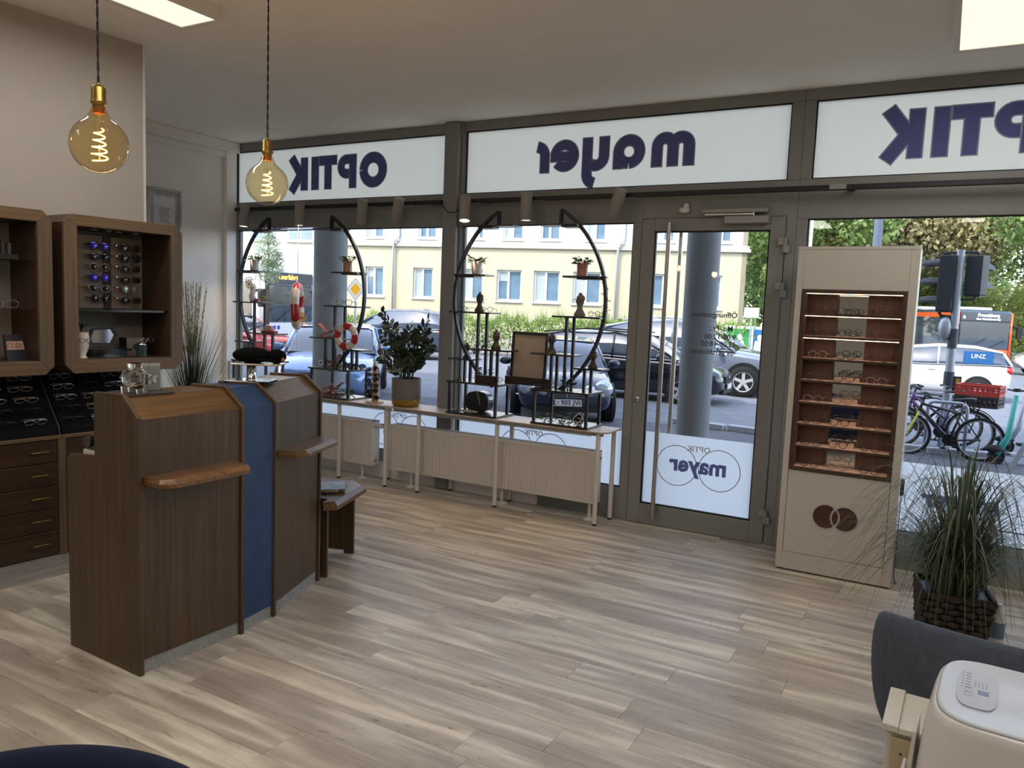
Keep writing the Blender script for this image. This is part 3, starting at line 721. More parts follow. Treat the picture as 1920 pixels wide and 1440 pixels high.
P('carton', MB().xz([(-.045, 0), (.055, 0), (.035, .135), (-.05, .135)], 0, .02), plain('dark_blue_carton', C(22, 28, 48), .4), fl); P('photo', MB().xz([(-.04, .055), (.042, .055), (.036, .10), (-.042, .10)], -.001, 0), plain('skin_tone_photo', C(180, 150, 140), .4, var=.25, scale=60), fl)
P('photo_glasses', MB().tube([(-.025 + .012 * cos(a / 8 * pi), -.0015, .077 + .01 * sin(a / 8 * pi)) for a in range(16)], .001, 4, closed=True).tube([(.012 + .012 * cos(a / 8 * pi), -.0015, .077 + .01 * sin(a / 8 * pi)) for a in range(16)], .001, 4, closed=True), M_black, fl)
bt = thing('spray_bottle', 'small white capped bottle at the left picture edge in the oak cabinet', 'bottle', LW(-.262, -.22, b0 + .0005), LR)
P('bottle_body', MB().lathe([(.018, 0), (.02, .01), (.02, .07), (.008, .085)], 16), plain('teal_label', C(60, 90, 92), .4), bt); P('cap', MB().cyl(0, 0, .085, .11, .01, 14), M_white, bt)

# ------------------------------------------------------------------ drawer units and trays under the wall cabinets
def drawers(name, label, s0, s1, hs_):
    t = thing(name, label, 'drawer unit', LO, 0, 'oak drawer units on the left wall', (0, 0, LR))
    P('carcass', MB().box(s0, -.25, .12, s1, -.003, .765), M_oak, t)
    P('plinth', MB().box(s0, -.262, 0, s1, -.01, .12), M_plinth, t)
    P('worktop', MB().box(s0, -.275, .765, s1, -.003, .785), M_oakl, t, bevel=.002)
    for sx in (s0, s1 - .02): P('stile', MB().box(sx, -.272, .122, sx + .02, -.25, .765), M_oaklz, t)
    zs = [.125, .264, .389, .512, .638, .763]
    for k in range(5):
        d = P('drawer', MB().box(s0 + .022, -.27, zs[k] + .002, s1 - .022, -.25, zs[k + 1] - .002), wood('drawer_oak', C(46, 32, 22), C(72, 50, 32), 0) if k == 0 else bpy.data.materials['drawer_oak'], t, bevel=.002)
        for h in hs_:
            zc = (zs[k] + zs[k + 1]) / 2 + .003
            P('handle', MB().tube([(h - .045, -.27, zc - .002), (h - .045, -.288, zc), (h + .045, -.288, zc), (h + .045, -.27, zc - .002)], .0032, 6), M_brass, d)
    tr = MB().yz([(-.268, .787), (-.262, .815), (-.02, 1.105), (-.004, 1.105), (-.004, .787)], s0 + .01, s1 - .01)
    P('sloping_tray', tr, M_velvet, t)
    P('tray_divider', MB().yz([(-.27, .79), (-.264, .826), (-.02, 1.118), (-.012, 1.105)], s1 - .012, s1 - .004), plain('grey_metal_divider', C(70, 74, 78), .4, .6), t)
    return t
drawers('drawer_unit', 'oak unit of five drawers below black eyewear trays at the left picture edge', -.62, .036, (-.08, -.42))
drawers('drawer_unit', 'oak drawer unit mostly hidden behind the reception counter', .0365, .66, (.2, .5))
struct('trim_9', LO, LR, MB().box(-.62, -.002, .79, .66, -.0005, 1.20), M_velvet)
tg = random.Random(21); ang = atan2(.29, .242)
od = ['front', 'second', 'third', 'fourth', 'back']
for u_, (s0, cols, nm) in enumerate(((-.62, (-.24, -.09), 'left'), (.0365, (.115, .265, .41), 'right'))):
    for c_i, cx_ in enumerate(cols):
        for r_ in range(5):
            f = .10 + .19 * r_
            y, z = -.262 + .242 * f, .815 + .29 * f
            sh = tg.choice(['rect', 'panto', 'round', 'cat']); fm = tg.choice(['silver', 'silver', 'clear', 'gun', 'silver'])
            col = (('inner', 'outer') if u_ == 0 else ('first', 'second', 'third'))[c_i]
            specs('%s glasses in the %s row, %s column of the %s black tray' % ({'silver': 'silver', 'clear': 'pale', 'gun': 'dark grey'}[fm], od[r_], col, nm), LW(cx_ + tg.uniform(-.01, .01), y - .004, z + .004), (ang - pi / 2 + pi / 2 - radians(6), 0, LR), sh, fm, 'clear' if fm != 'clear' else 'rose', 'glasses on the black velvet trays', .9, folded=True)

# framed certificate on the recess wall
cf = thing('framed_certificate', 'silver framed certificate on the recessed white wall', 'picture', (XL + .001, 4.615, 2.20))
P('picture_frame', MB().box(0, -.178, -.25, .02, -.150, .305).box(0, .150, -.25, .02, .178, .305).box(0, -.15, .277, .02, .15, .305).box(0, -.15, -.25, .02, .15, -.222), plain('silver_frame', C(170, 168, 166), .35, .5), cf, bevel=.002)
P('mount', MB().box(.002, -.15, -.222, .008, .15, .277), plain('grey_mount', C(176, 176, 178), .7), cf)
sh_ = P('certificate', MB().box(.008, -.11, -.185, .010, .11, .24), plain('certificate_paper', C(214, 216, 220), .7), cf)
R3 = (pi / 2, 0, pi / 2)
M_inkg = plain('grey_print', C(120, 122, 128), .8)
for k in range(9): P('text_line', MB().box(.0102, -.06 + .006 * (k % 3), .13 - .016 * k, .0106, .06 - .008 * (k % 4), .135 - .016 * k), M_inkg, sh_)
P('stamp', MB().cyl(0, 0, 0, .001, .012, 14, T=T(.0101, 0, -.14, 0, pi / 2)), M_inkg, sh_)
P('frame_glass', MB().box(.011, -.15, -.222, .012, .15, .277), M_pane, cf)
# ------------------------------------------------------------------ ceiling lights, pendants, track spots
M_led = emit('led_panel', (1.0, .92, .74, 1), 1.0)
def panel(label, x0, x1, y0, y1):
    t = thing('ceiling_light', label, 'ceiling light', ((x0 + x1) / 2, (y0 + y1) / 2, CZ))
    hx_, hy = (x1 - x0) / 2, (y1 - y0) / 2
    P('housing', MB().box(-hx_ - .03, -hy - .03, -.07, hx_ + .03, -hy, 0).box(-hx_ - .03, hy, -.07, hx_ + .03, hy + .03, 0).box(-hx_ - .03, -hy, -.07, -hx_, hy, 0).box(hx_, -hy, -.07, hx_ + .03, hy, 0), M_white, t, bevel=.002)
    P('diffuser', MB().box(-hx_, -hy, -.065, hx_, hy, -.055), M_led, t)
    area_light('panel_lamp', ((x0 + x1) / 2, (y0 + y1) / 2, CZ - .075), x1 - x0, y1 - y0, PANEL_WATTS, (1, .965, .90))
    return t
panel('long warm white ceiling light beside the left pendant bulb', -3.665, -3.40, 1.62, 2.825)
panel('warm white ceiling light cut by the right picture edge', -.045, .252, 3.49, 4.712)
for i, (x, y) in enumerate(((-3.53, -.6), (-1.9, .6), (-1.9, -2.2), (.1, .9), (.1, -1.6), (2.6, 1.6), (2.6, -1.6))):  # unseen extra panels, added to brighten the interior
    panel(('added unseen warm white ceiling light over the back left of the shop', 'added unseen warm white ceiling light straight above the camera', 'added unseen warm white ceiling light far behind the camera', 'added unseen warm white ceiling light behind the right armchair', 'added unseen warm white ceiling light at the back right of the shop', 'added unseen warm white ceiling light near the right wall', 'added unseen warm white ceiling light in the back right corner')[i], x, x + .27, y, y + 1.2)
# amber globe bulbs
M_amber, _nt, _b = newmat('amber_bulb_glass'); _nt.nodes.remove(_b)
_o = _nt.nodes['Material Output']; _t = N(_nt, 'ShaderNodeBsdfTransparent'); _g = N(_nt, 'ShaderNodeBsdfGlossy'); _g.inputs['Roughness'].default_value = .02
_lw = N(_nt, 'ShaderNodeLayerWeight'); _lw.inputs[0].default_value = .5; _fr = N(_nt, 'ShaderNodeMath', operation='POWER'); _fr.inputs[1].default_value = 3.2; _nt.links.new(_lw.outputs['Facing'], _fr.inputs[0]); _mx = N(_nt, 'ShaderNodeMixShader')
_nt.links.new(ramp(_nt, noise(_nt, mapped(_nt, (1, 1, 1)), 6), [(.3, (.92, .80, .56, 1)), (.7, (.94, .84, .62, 1))]), _t.inputs[0])
for a_, b_ in ((_fr.outputs[0], _mx.inputs[0]), (_t.outputs[0], _mx.inputs[1]), (_g.outputs[0], _mx.inputs[2]), (_mx.outputs[0], _o.inputs[0])): _nt.links.new(a_, b_)
M_filament = emit('glowing_filament', (1.0, .52, .14, 1), 9)
M_cord = plain('brown_textile_cord', C(40, 30, 28), .9)
def pendant(label, x, y, z):
    t = thing('pendant_lamp', label, 'pendant lamp', (x, y, z), 0, 'pendant lamps over the counter')
    R = .0895
    pr2 = [(R * sin(radians(a)), -R * cos(radians(a))) for a in range(0, 155, 8)] + [(.031, .094), (.026, .108), (.020, .118)]
    P('glass_globe', MB().lathe(pr2, 36), M_amber, t, fix=True)
    P('socket', MB().lathe([(.0195, .118), (.0195, .128), (.024, .131), (.025, .137), (.0215, .141), (.0215, .180), (.018, .185), (.006, .190), (.006, .196)], 20), M_brass, t)
    P('bulb_cap', MB().cyl(0, 0, .100, .130, .0175, 16), plain('copper_bulb_cap', C(160, 100, 60), .4, .8), t)
    k = 110; fil = [(.026 * (.5 + .5 * (i / k)) * cos(i / k * 2 * pi * 4.6) if i < k else 0, .026 * (.5 + .5 * i / k) * sin(i / k * 2 * pi * 4.6), .052 - .102 * i / k) for i in range(k)]
    P('filament', MB().tube(fil, .0021, 6), M_filament, t)
    P('filament_support', MB().tube([(0, 0, .11), (0, 0, -.05)], .0022, 6).tube([(-.012, 0, .10), (-.02, 0, .05)], .001, 4).tube([(.012, 0, .10), (.02, 0, .05)], .001, 4), glass_thin('support_glass', (.9, .85, .75, 1), 2), t)
    h = CZ - z; mb = MB()
    for ph in (0, pi): mb.tube([(.0022 * cos(q * .55 + ph), .0022 * sin(q * .55 + ph), .192 + (h - .2) * q / 110) for q in range(111)], .0021, 5)
    P('twisted_cord', mb, M_cord, t)
    P('ceiling_rose', MB().lathe([(0, h - .022), (.03, h - .02), (.045, h - .001)], 24), M_black, t)
    l = bpy.data.lights.new('bulb_light', 'POINT'); l.energy = 5; l.color = (1, .6, .25); l.shadow_soft_size = .03
    lo = bpy.data.objects.new('bulb_light', l); COL.objects.link(lo); lo.location = (x, y, z)
pendant('left amber globe pendant bulb with a spiral filament, the nearer one', -2.444, 1.572, 2.046)
pendant('right amber globe pendant bulb in front of the OPTIK sign, the farther one', -2.622, 2.452, 2.065)

tk = thing('light_track', 'black lighting track across the left window bay', 'light track', (-4.87, 5.30, 2.40))
P('rail', MB().box(-1.22, -.018, -.016, 1.20, .018, .016), M_black, tk, bevel=.002)
P('bracket', MB().box(-1.1, .018, -.01, -1.06, .10, .01).box(1.06, .018, -.01, 1.1, .10, .01), M_black, tk)
P('feed_cable', MB().tube([(1.19, .0, -.01), (1.23, 0, -.05), (1.27, -.015, -.085), (1.34, -.02, -.088), (1.40, -.005, -.05), (1.43, 0, -.01)], .004, 6), M_black, tk)
tk2 = thing('light_track', 'black lighting track across the door bay and right window', 'light track', (-1.0, 5.30, 2.40))
P('rail', MB().box(-2.46, -.018, -.016, 2.6, .018, .016), M_black, tk2, bevel=.002)
P('bracket', MB().box(-2.3, .018, -.01, -2.26, .10, .01).box(.4, .018, -.01, .44, .10, .01), M_black, tk2)
P('adapter', MB().box(.30, -.02, -.012, .40, .02, .02), M_alu2, tk2)
M_spot = plain('warm_grey_spot_housing', C(150, 144, 138), .5, var=.02)
M_spotled = emit('spot_lens', (1, .78, .6, 1), 5); M_spotoff = plain('spot_lens_side', C(120, 110, 100), .3)
sp = [(-5.90, .10, 0, 'first track spotlight from the left wall, aimed slightly toward the room', 1), (-5.185, 0, .02, 'second track spotlight from the left wall, hanging straight down', 1), (-4.455, -.30, -.32, 'third track spotlight from the left wall, tilted back to the glass', 0), (-4.07, -.30, -.40, 'fourth track spotlight just left of the mullion, tilted back', 0),
      (-3.40, .25, .15, 'track spotlight just right of the mullion, tilted toward the room', 1), (-2.845, .02, .02, 'upright track spotlight over the middle of the door bay display', 1), (-2.11, -.25, -.40, 'tilted track spotlight beside the door', 0)]
for x, tx, ty, lab, on_ in sp:
    t = thing('track_spotlight', lab, 'spotlight', (x, 5.30, 2.384), 0, 'track spotlights along the window')
    P('adapter', MB().box(.0, -.016, -.002, .115, .016, .034), M_alu2, t, bevel=.002)
    P('stem', MB().tube([(.02, 0, 0), (.02, -.03, -.012), (.0, -.045, -.03)], .007, 8), M_alu2, t)
    hd_ = P('lamp_head', MB().lathe([(.0, .10), (.043, .10), (.0445, .096), (.0445, -.11), (.042, -.112), (.040, -.104)], 24), M_spot, t, (0, -.062, -.045), (-tx, ty * -1, 0))
    P('lamp_lens', MB().cyl(0, 0, -.106, -.102, .039, 20), M_spotled if on_ else M_spotoff, hd_)
    l = bpy.data.lights.new('spot_beam', 'SPOT'); l.energy = 20; l.color = (1, .74, .52); l.spot_size = radians(70); l.spot_blend = .8; l.shadow_soft_size = .03
    lo = bpy.data.objects.new('spot_beam', l); COL.objects.link(lo); lo.parent = hd_; lo.location = (0, 0, -.118)

# ------------------------------------------------------------------ benches and radiators
def bench_mat():
    m, nt, b = newmat('perforated_beech_sheet')
    v = mapped(nt, (55, 55, 55)); vo = N(nt, 'ShaderNodeTexVoronoi'); vo.inputs['Scale'].default_value = 1; vo.inputs['Randomness'].default_value = 0
    nt.links.new(v, vo.inputs['Vector'])
    nt.links.new(ramp(nt, vo.outputs['Distance'], [(.2, C(120, 104, 94)), (.34, C(206, 186, 168))]), b.inputs['Base Color']); b.inputs['Roughness'].default_value = .45
    return m
M_bench = bench_mat(); M_leg = plain('white_bench_leg', C(214, 208, 200), .4, var=.015)
def bench(label, x0, x1, legs, cut):
    t = thing('window_bench', label, 'bench', (x0, 5.085, 0), 0, 'perforated benches over the radiators')
    L, D = x1 - x0, .30
    pts = [(0, 0), (L - .05, 0), (L, .05), (L, D), (0, D)]
    P('bench_top', MB().prism(pts, .685, .697), M_bench, t, bevel=.001)
    e = MB(); k = 0; x = .02
    while x < L - cut:
        e.box(x, -.002, .664, x + .012, .0, .684); x += .022
    e.box(0, .0, .660, L - cut, .003, .6645)
    P('perforated_edge', e, M_alu, t, kind='stuff')
    P('rail', MB().box(.05, D - .03, .655, L - .04, D - .01, .684).box(.05, .03, .662, L - .04, .045, .684), M_alu2, t)
    for lx, back in legs:
        y = D - .035 if back else .035
        P('leg', MB().cyl(lx - x0, y, .014, .686, .0175, 16).add([], []), M_leg, t); 
        P('leg_foot', MB().cyl(lx - x0, y, 0, .014, .0165, 14), M_black, t.children[-1])
    for lx in (x1 - .04, x1 - .09): P('screw', MB().cyl(lx - x0, .10 + (x1 - lx), .697, .700, .005, 8), M_steel, t)
    return t
bench('long perforated window bench carrying the plant and the mirror display', -4.015, -2.035, ((-3.71, 0), (-2.96, 0), (-2.11, 0), (-3.53, 1), (-2.955, 1), (-2.082, 1)), .12)
bench('perforated window bench behind the counter carrying the lifebuoy display', -6.15, -4.020, ((-4.568, 0), (-5.4, 0), (-6.05, 0), (-4.05, 0), (-4.20, 1), (-6.05, 1)), .02)
M_rad = plain('radiator_enamel', C(208, 201, 194), .4, var=.01)
def radiator(label, x0, x1, feet):
    t = thing('radiator', label, 'radiator', (x0, 5.195, 0), 0, 'panel radiators under the window benches')
    L, z0, z1, D = x1 - x0, .135, .528, .105
    pts = [(0, 0)]; x = .02
    while x < L - .03:
        pts += [(x, 0), (x + .006, .005), (x + .017, .005), (x + .023, 0)]; x += .0333
    pts += [(L, 0), (L, .012), (0, .012)]
    P('front_panel', MB().prism(pts, z0 + .02, z1 - .02).box(0, -.001, z0, L, .012, z0 + .0205).box(0, -.001, z1 - .0205, L, .012, z1), M_rad, t)
    P('rear_panel', MB().box(0, D - .012, z0, L, D, z1), M_rad, t)
    gm = MB(); x = .01
    while x < L - .02: gm.box(x, .012, z1 - .008, x + .004, D - .012, z1 - .002); x += .016
    P('top_grille', gm, M_rad, t, kind='stuff')
    P('side_cover', MB().box(L, 0, z0, L + .006, D, z1).box(L, 0, z1 - .004, L + .006, D, z1), M_white, t); P('side_cover', MB().box(-.006, 0, z0, 0, D, z1), M_white, t)
    P('plug', MB().cyl(0, 0, 0, .01, .011, 10, T=T(L + .006, .05, z0 + .04, 0, pi / 2)).cyl(0, 0, 0, .02, .012, 10, T=T(L + .006, .05, z1 - .05, 0, pi / 2)), M_steel, t)
    for fx in feet: P('foot', MB().cyl(fx - x0, .05, .012, z0, .013, 12).lathe([(.045, 0), (.045, .008), (.02, .018)], 20, T=T(fx - x0, .05, 0)), M_leg, t)
    return t
radiator('long ribbed panel radiator under the right window bench', -4.055, -2.155, (-3.86, -2.965, -2.206))
radiator('ribbed panel radiator behind the counter, left of the long one', -6.1, -4.268, (-4.401, -5.8))
P_ = thing('thermostat_valve', 'white thermostat valve on the pipe at the left radiator end', 'valve', (-4.262, 5.24, .485))
P('valve_head', MB().lathe([(.016, 0), (.018, .02), (.017, .055), (.0, .058)], 14, T=T(.02, 0, 0, 0, pi / 2)), M_leg, P_)

# ------------------------------------------------------------------ half-moon display stands
M_top2 = wood('black_stained_board', C(34, 30, 30), C(58, 52, 50), 0, rough=.22, coat=.4)
M_frame = plain('black_steel_frame', C(36, 36, 40), .45)
def stand(label, cx, m):
    t = thing('half_moon_stand', label, 'display stand', (cx, 5.25, .6975), 0, 'black half-moon display stands in the window')
    def bd(x0, x1, y0, y1, z, th=.014, n='shelf'):
        a, b_ = sorted((m * x0, m * x1)); P(n, MB().box(a, y0, z - th, b_, y1, z), M_top2, t, bevel=.001)
    def post(x, y, z0, z1, w=.010): P('post', MB().box(m * x - w, y - w, z0, m * x + w, y + w, z1), M_frame, t)
    bd(-.235, .235, -.14, .14, .016, .015, 'base_board')
    bd(-.245, .235, -.14, .14, .266, .016, 'middle_board')
    for x, y in ((-.215, -.12), (.215, -.12), (-.185, .12), (.215, .12)): post(x, y, .016, .25)
    bd(-.115, .27, -.09, .09, .822)                       # bust shelf
    bd(-.29, .075, -.08, .08, .534); bd(.065, .29, -.05, .10, .442)
    post(0.0, -.065, .266, .808); post(.0, .065, .266, .808); post(-.12, -.05, .266, .52); post(-.12, .05, .266, .52)
    post(.12, .03, .266, .428); post(.175, .03, .266, .428)
    bd(-.05, .24, -.075, .075, 1.118); bd(.06, .245, -.06, .06, 1.104, .012, 'shelf_bracket')
    bd(-.28, .04, -.07, .07, 1.497, .010); bd(-.09, .045, -.05, .05, 1.487, .014, 'shelf_bracket')
    R, ccx, ccz = .802, -.529, .92
    a1 = math.degrees(atan2(.683, .413)); n = 36
    pth = [(m * (ccx + R * cos(radians(-a1 + 2 * a1 * i / n))), ccz + R * sin(radians(-a1 + 2 * a1 * i / n))) for i in range(n + 1)]
    P('arc_bar', MB().ribbon(pth, .022, .028, -.014), M_frame, t)
    P('top_post', MB().box(m * -.116 - .011, -.014, 1.49, m * -.116 + .011, .014, 1.605), M_frame, t)
    return t
SZ = .6975
stand('black half-moon stand left of the door, the rightmost of four', -2.435, 1)
stand('black half-moon stand just right of the mullion', -3.205, -1)
stand('black half-moon stand left of the grey plant pot, with the red and white lifebuoy', -4.695, 1)
stand('black half-moon stand in the far left window corner behind the chrome stand', -5.70, -1)
def sh(cx, m, x, y, z): return (cx + m * x, 5.25 + y, SZ + z + .0006)
# potted plants on the top shelves
M_soil = plain('potting_soil', C(40, 30, 24), .95)
def leafy(n, r, h, seed, size, z0):
    q = random.Random(seed); mb = MB()
    for i in range(n):
        a = q.uniform(0, 2 * pi); l = q.uniform(.25, 1) * r; z = z0 + q.uniform(.15, 1) * h; s = size * q.uniform(.7, 1.25)
        c = Vector((l * cos(a), l * sin(a), z)); o = Vector((cos(a), sin(a), q.uniform(-.4, .7))).normalized(); sd = Vector((-sin(a), cos(a), q.uniform(-.4, .4))).normalized()
        p = [c, c + o * s * .5 + sd * s * .32, c + o * s * 1.1, c + o * s * .5 - sd * s * .32, c + o * s * .5 + Vector((0, 0, .12 * s))]
        mb.add(p, [(0, 1, 4), (1, 2, 4), (2, 3, 4), (3, 0, 4)])
        if i % 3 == 0: mb.tube([(0, 0, z0), tuple(c * .5 + Vector((0, 0, z0 * .5))), tuple(c)], .0012, 4)
    return mb
M_potw = plain('white_matt_pot', C(205, 200, 196), .55); M_potc = wood('copper_toned_pot', C(150, 96, 74), C(196, 146, 122), 2, rough=.35)
for k, (cx, m, mp, lab) in enumerate(((-2.435, 1, M_potc, 'copper toned pot with a bushy plant on the rightmost half-moon stand'), (-3.205, -1, M_potw, 'white pot with a trailing plant on the stand right of the mullion'), (-4.695, 1, M_potc, 'copper toned pot with round leaves above the lifebuoy stand'), (-5.70, -1, M_potw, 'white pot with variegated leaves on the far left stand'))):
    t = thing('potted_plant', lab, 'plant', sh(cx, m, .075, 0, 1.118), 0, 'small potted plants on the half-moon stands')
    P('pot', MB().lathe([(.040, 0), (.042, .1), (.039, .1), (.037, .09)], 24), mp, t)
    P('soil', MB().cyl(0, 0, .085, .09, .037, 16), M_soil, t)
    P('leaves', leafy(46, .055, .045, 30 + k, .042, .085), (M_leafd, M_leafd, M_leafd, M_leafm)[k], t, fix=False)
# carved busts wearing glasses
M_bust = wood('dark_carved_wood', C(48, 38, 32), C(86, 68, 56), 2, rough=.6, coat=0); M_bustp = plain('pale_stone_bust', C(128, 120, 114), .8, bmp=.3)
def bust(label, loc, rot=0, s=1.0, mat=None, fm='brown', shp='round'):
    mat = mat or M_bust
    t = thing('carved_bust', label, 'bust', loc, rot, 'carved busts wearing glasses on the half-moon stands')
    P('shoulders', MB().lathe([(.038 * s, 0), (.040 * s, .012 * s), (.026 * s, .035 * s), (.019 * s, .05 * s), (.018 * s, .072 * s)], 12), mat, t)
    hb = MB().ball((0, 0, .098 * s), (.026 * s, .031 * s, .037 * s), 12, 9).ball((0, -.03 * s, .095 * s), (.006 * s, .009 * s, .010 * s), 6, 5).ball((0, -.026 * s, .080 * s), (.010 * s, .007 * s, .004 * s), 6, 4)
    for e in (-1, 1): hb.ball((e * .026 * s, 0, .097 * s), (.005 * s, .008 * s, .010 * s), 6, 5)
    P('head', hb, mat, t)
    P('hair', MB().ball((0, .006 * s, .118 * s), (.029 * s, .032 * s, .026 * s), 10, 6).ball((0, .0, .146 * s), (.013 * s, .013 * s, .010 * s), 8, 5), mat, t)
    specs('%s glasses on the %s' % ({'brown': 'brown', 'black': 'black', 'gold': 'gold', 'red': 'red', 'gun': 'thin dark'}[fm], label), (loc[0] + sin(rot) * .034 * s, loc[1] - cos(rot) * .034 * s, loc[2] + .086 * s), rot, shp, fm, 'clear', sc=.62 * s)
    return t
bust('pale bust high on the rightmost stand', sh(-2.435, 1, .07, 0, .822), -.3, 1.12, M_bustp, 'gun')
bust('bust with a large lens left on the rightmost stand', sh(-2.435, 1, -.15, 0, .534), .3, 1.0, M_bust, 'brown', 'big')
bust('dark bust low right on the rightmost stand', sh(-2.435, 1, .19, .02, .442), .6, .92, M_bust, 'gold', 'big')
bust('dark bust high on the stand by the mullion', sh(-3.205, -1, .035, 0, .822), .2, 1.0, M_bust, 'black')
bust('dark bust wearing red on the stand by the mullion', sh(-3.205, -1, -.13, .0, .534), .2, 1.0, M_bust, 'red', 'rect')
bust('small dark bust low beside the mullion', sh(-3.205, -1, .16, .03, .442), -.2, .8, M_bust, 'black')
# loose glasses on the stands
specs('thin dark glasses at the right end of the upper shelf on the rightmost stand', sh(-2.435, 1, .20, -.03, .822), -.2, 'round', 'gold', sc=.9)
specs('round dark glasses beside the curly bust, on its right', sh(-3.205, -1, -.055, -.04, .822), .3, 'round', 'gun', sc=.9)
specs('round dark glasses beside the curly bust, on its left', sh(-3.205, -1, .18, -.03, .822), -.3, 'panto', 'gun', sc=.9)
specs('navy and yellow glasses standing on the lifebuoy stand', sh(-4.695, 1, .06, -.02, .822), (0, 0, .5), 'panto', 'navy', sc=1.2)
specs('yellow glasses lying on the upper shelf of the lifebuoy stand', sh(-4.695, 1, -.03, -.02, .822), (0, .4, 1.3), 'panto', 'yellow', sc=.8, folded=True)
specs('blue sunglasses on the middle board of the lifebuoy stand', sh(-4.695, 1, .14, -.05, .266), (0, 0, -.5), 'big', 'navy', 'dark', name='sunglasses', sc=1.1, rw=.004)
specs('red sunglasses at the right end of the middle board of the lifebuoy stand', sh(-4.695, 1, .19, .03, .266), (0, 0, .7), 'cat', 'red', 'dark', name='sunglasses', sc=1.0, rw=.003)
specs('pale glasses on the middle board right of the mullion', sh(-3.205, -1, -.13, .03, .266), .8, 'round', 'clear', sc=.9)
specs('clear glasses lying on the mirror tray end of the rightmost stand', sh(-2.435, 1, -.16, -.09, .266), .6, 'rect', 'gun', sc=.9)
# greenery on the stands
def sprig(label, loc, r, h, n, seed, mat, size=.03):
    t = thing('plant_sprig', label, 'plant', loc, 0, 'sprigs of artificial greenery in the window display')
    P('leaves', leafy(n, r, h, seed, size, .0), mat, t, fix=False); P('stem', MB().tube([(0, 0, 0), (.004, 0, h * .5), (0, .004, h)], .002, 5), M_leafd, t)
M_moss = leafmat('yellow_green_moss', C(88, 98, 30), C(140, 150, 60), .3)
sprig('dark sprig on the middle board under the mirror of the rightmost stand', sh(-2.435, 1, .02, -.05, .266), .05, .09, 26, 51, M_leafd, .04)
sprig('yellow-green sprig at the left of the base board of the rightmost stand', sh(-2.435, 1, -.15, -.06, .016), .05, .06, 24, 52, M_moss)
sprig('dark sprig in the middle of the base board of the rightmost stand', sh(-2.435, 1, -.03, -.02, .016), .06, .06, 30, 53, M_leafd)
sprig('upright green leaf sprig on the base board of the rightmost stand', sh(-2.435, 1, .06, -.07, .016), .035, .08, 18, 54, M_leafm, .035)
sprig('moss tuft at the front edge of the base board of the rightmost stand', sh(-2.435, 1, .035, -.125, .016), .04, .025, 30, 55, M_moss, .022)
sprig('moss tuft at the foot of the lens bust', sh(-2.435, 1, -.09, -.05, .534), .045, .02, 26, 56, M_moss, .022)
sprig('dark foliage behind the left posts of the stand right of the mullion', sh(-3.205, -1, -.0, .05, .266), .06, .10, 40, 57, M_leafd, .04)
sprig('small foliage tuft on the right shelf edge of the stand right of the mullion', sh(-3.205, -1, -.02, -.02, .534), .05, .05, 26, 58, M_leafd, .034)
sprig('foliage behind the small bust beside the mullion', sh(-3.205, -1, .06, .03, .442), .05, .10, 26, 59, M_leafd, .034)
sprig('tiny green twig at the left end of the middle board beside the mullion', sh(-3.205, -1, .19, -.04, .266), .03, .03, 10, 60, M_leafm, .02)
sprig('bushy tuft at the right of the base board of the lifebuoy stand', sh(-4.695, 1, .13, -.03, .016), .07, .06, 44, 61, M_leafd, .03)
sprig('yellow-green leaf on the middle board of the lifebuoy stand', sh(-4.695, 1, .03, -.08, .266), .04, .06, 16, 62, M_moss, .05)
sprig('yellow flower tuft beside the daisies on the far left stand', sh(-5.70, -1, -.06, -.03, .822), .035, .05, 18, 63, plain('yellow_petals', C(220, 190, 50), .6), .03)
vn = thing('ivy_vine', 'thin ivy vine wound around the right arc of the rightmost stand', 'plant', sh(-2.435, 1, .27, 0, 1.0))
q = random.Random(8); vm = MB(); pv = []
for i in range(26):
    z = .12 - .36 * i / 25; ax = -.529 + sqrt(max(0, .802 ** 2 - (1.0 + z - .92) ** 2)) - .27
    pv.append((ax + .018 * cos(i * 1.1), .018 * sin(i * 1.1), z))
P('stem', MB().tube(pv, .0016, 5), M_leafd, vn)
for p in pv:
    a = q.uniform(0, 6.28); s = q.uniform(.014, .026); c = Vector(p); o = Vector((cos(a), sin(a) * .6, q.uniform(-.5, .5))) * s; sd = Vector((-sin(a), cos(a), .3)) * s * .5
    vm.add([c, c + o * .6 + sd, c + o * 1.5, c + o * .6 - sd], [(0, 1, 2, 3)])
P('leaves', vm, M_leafm, vn, fix=False)
# base-board items
hb_ = thing('hat_box', 'black oval box with a white ribbon bow, low beside the mullion', 'box', sh(-3.205, -1, .02, .03, .016), 0)
ov = [(.105 * (abs(cos(a)) ** .75) * (1 if cos(a) > 0 else -1), .083 + .083 * (abs(sin(a)) ** .8) * (1 if sin(a) > 0 else -1)) for a in [2 * pi * i / 32 for i in range(32)]]
P('box_body', MB().xz(ov, -.045, .045), M_blackgl, hb_, bevel=.004); P('box_rim', MB().xz([(x * 1.02, .083 + (z - .083) * 1.02) for x, z in ov], -.05, -.03), M_black, hb_)
P('ribbon', MB().tube([(-.05, -.05, .160), (0, -.052, .172), (.05, -.05, .165)], .007, 6, flat=.4).tube([(0, -.052, .17), (.02, -.054, .12), (.035, -.054, .06)], .004, 5, flat=.4), M_white, hb_)
ds = thing('oval_dish', 'flat pale oval pebble dish in front of the black oval box', 'dish', sh(-3.205, -1, .045, -.095, .016)); P('dish_body', MB().ball((0, 0, .012), (.085, .032, .012), 24, 8), plain('pale_beige_ceramic', C(168, 158, 146), .5), ds)
bb = thing('planter_box', 'small black oblong box on the middle board right of the mullion', 'box', sh(-3.205, -1, -.10, -.09, .266)); P('box_wall', MB().box(-.09, -.02, 0, .09, .02, .062), wood('black_brown_box', C(34, 24, 22), C(54, 38, 34), 0), bb, bevel=.002)
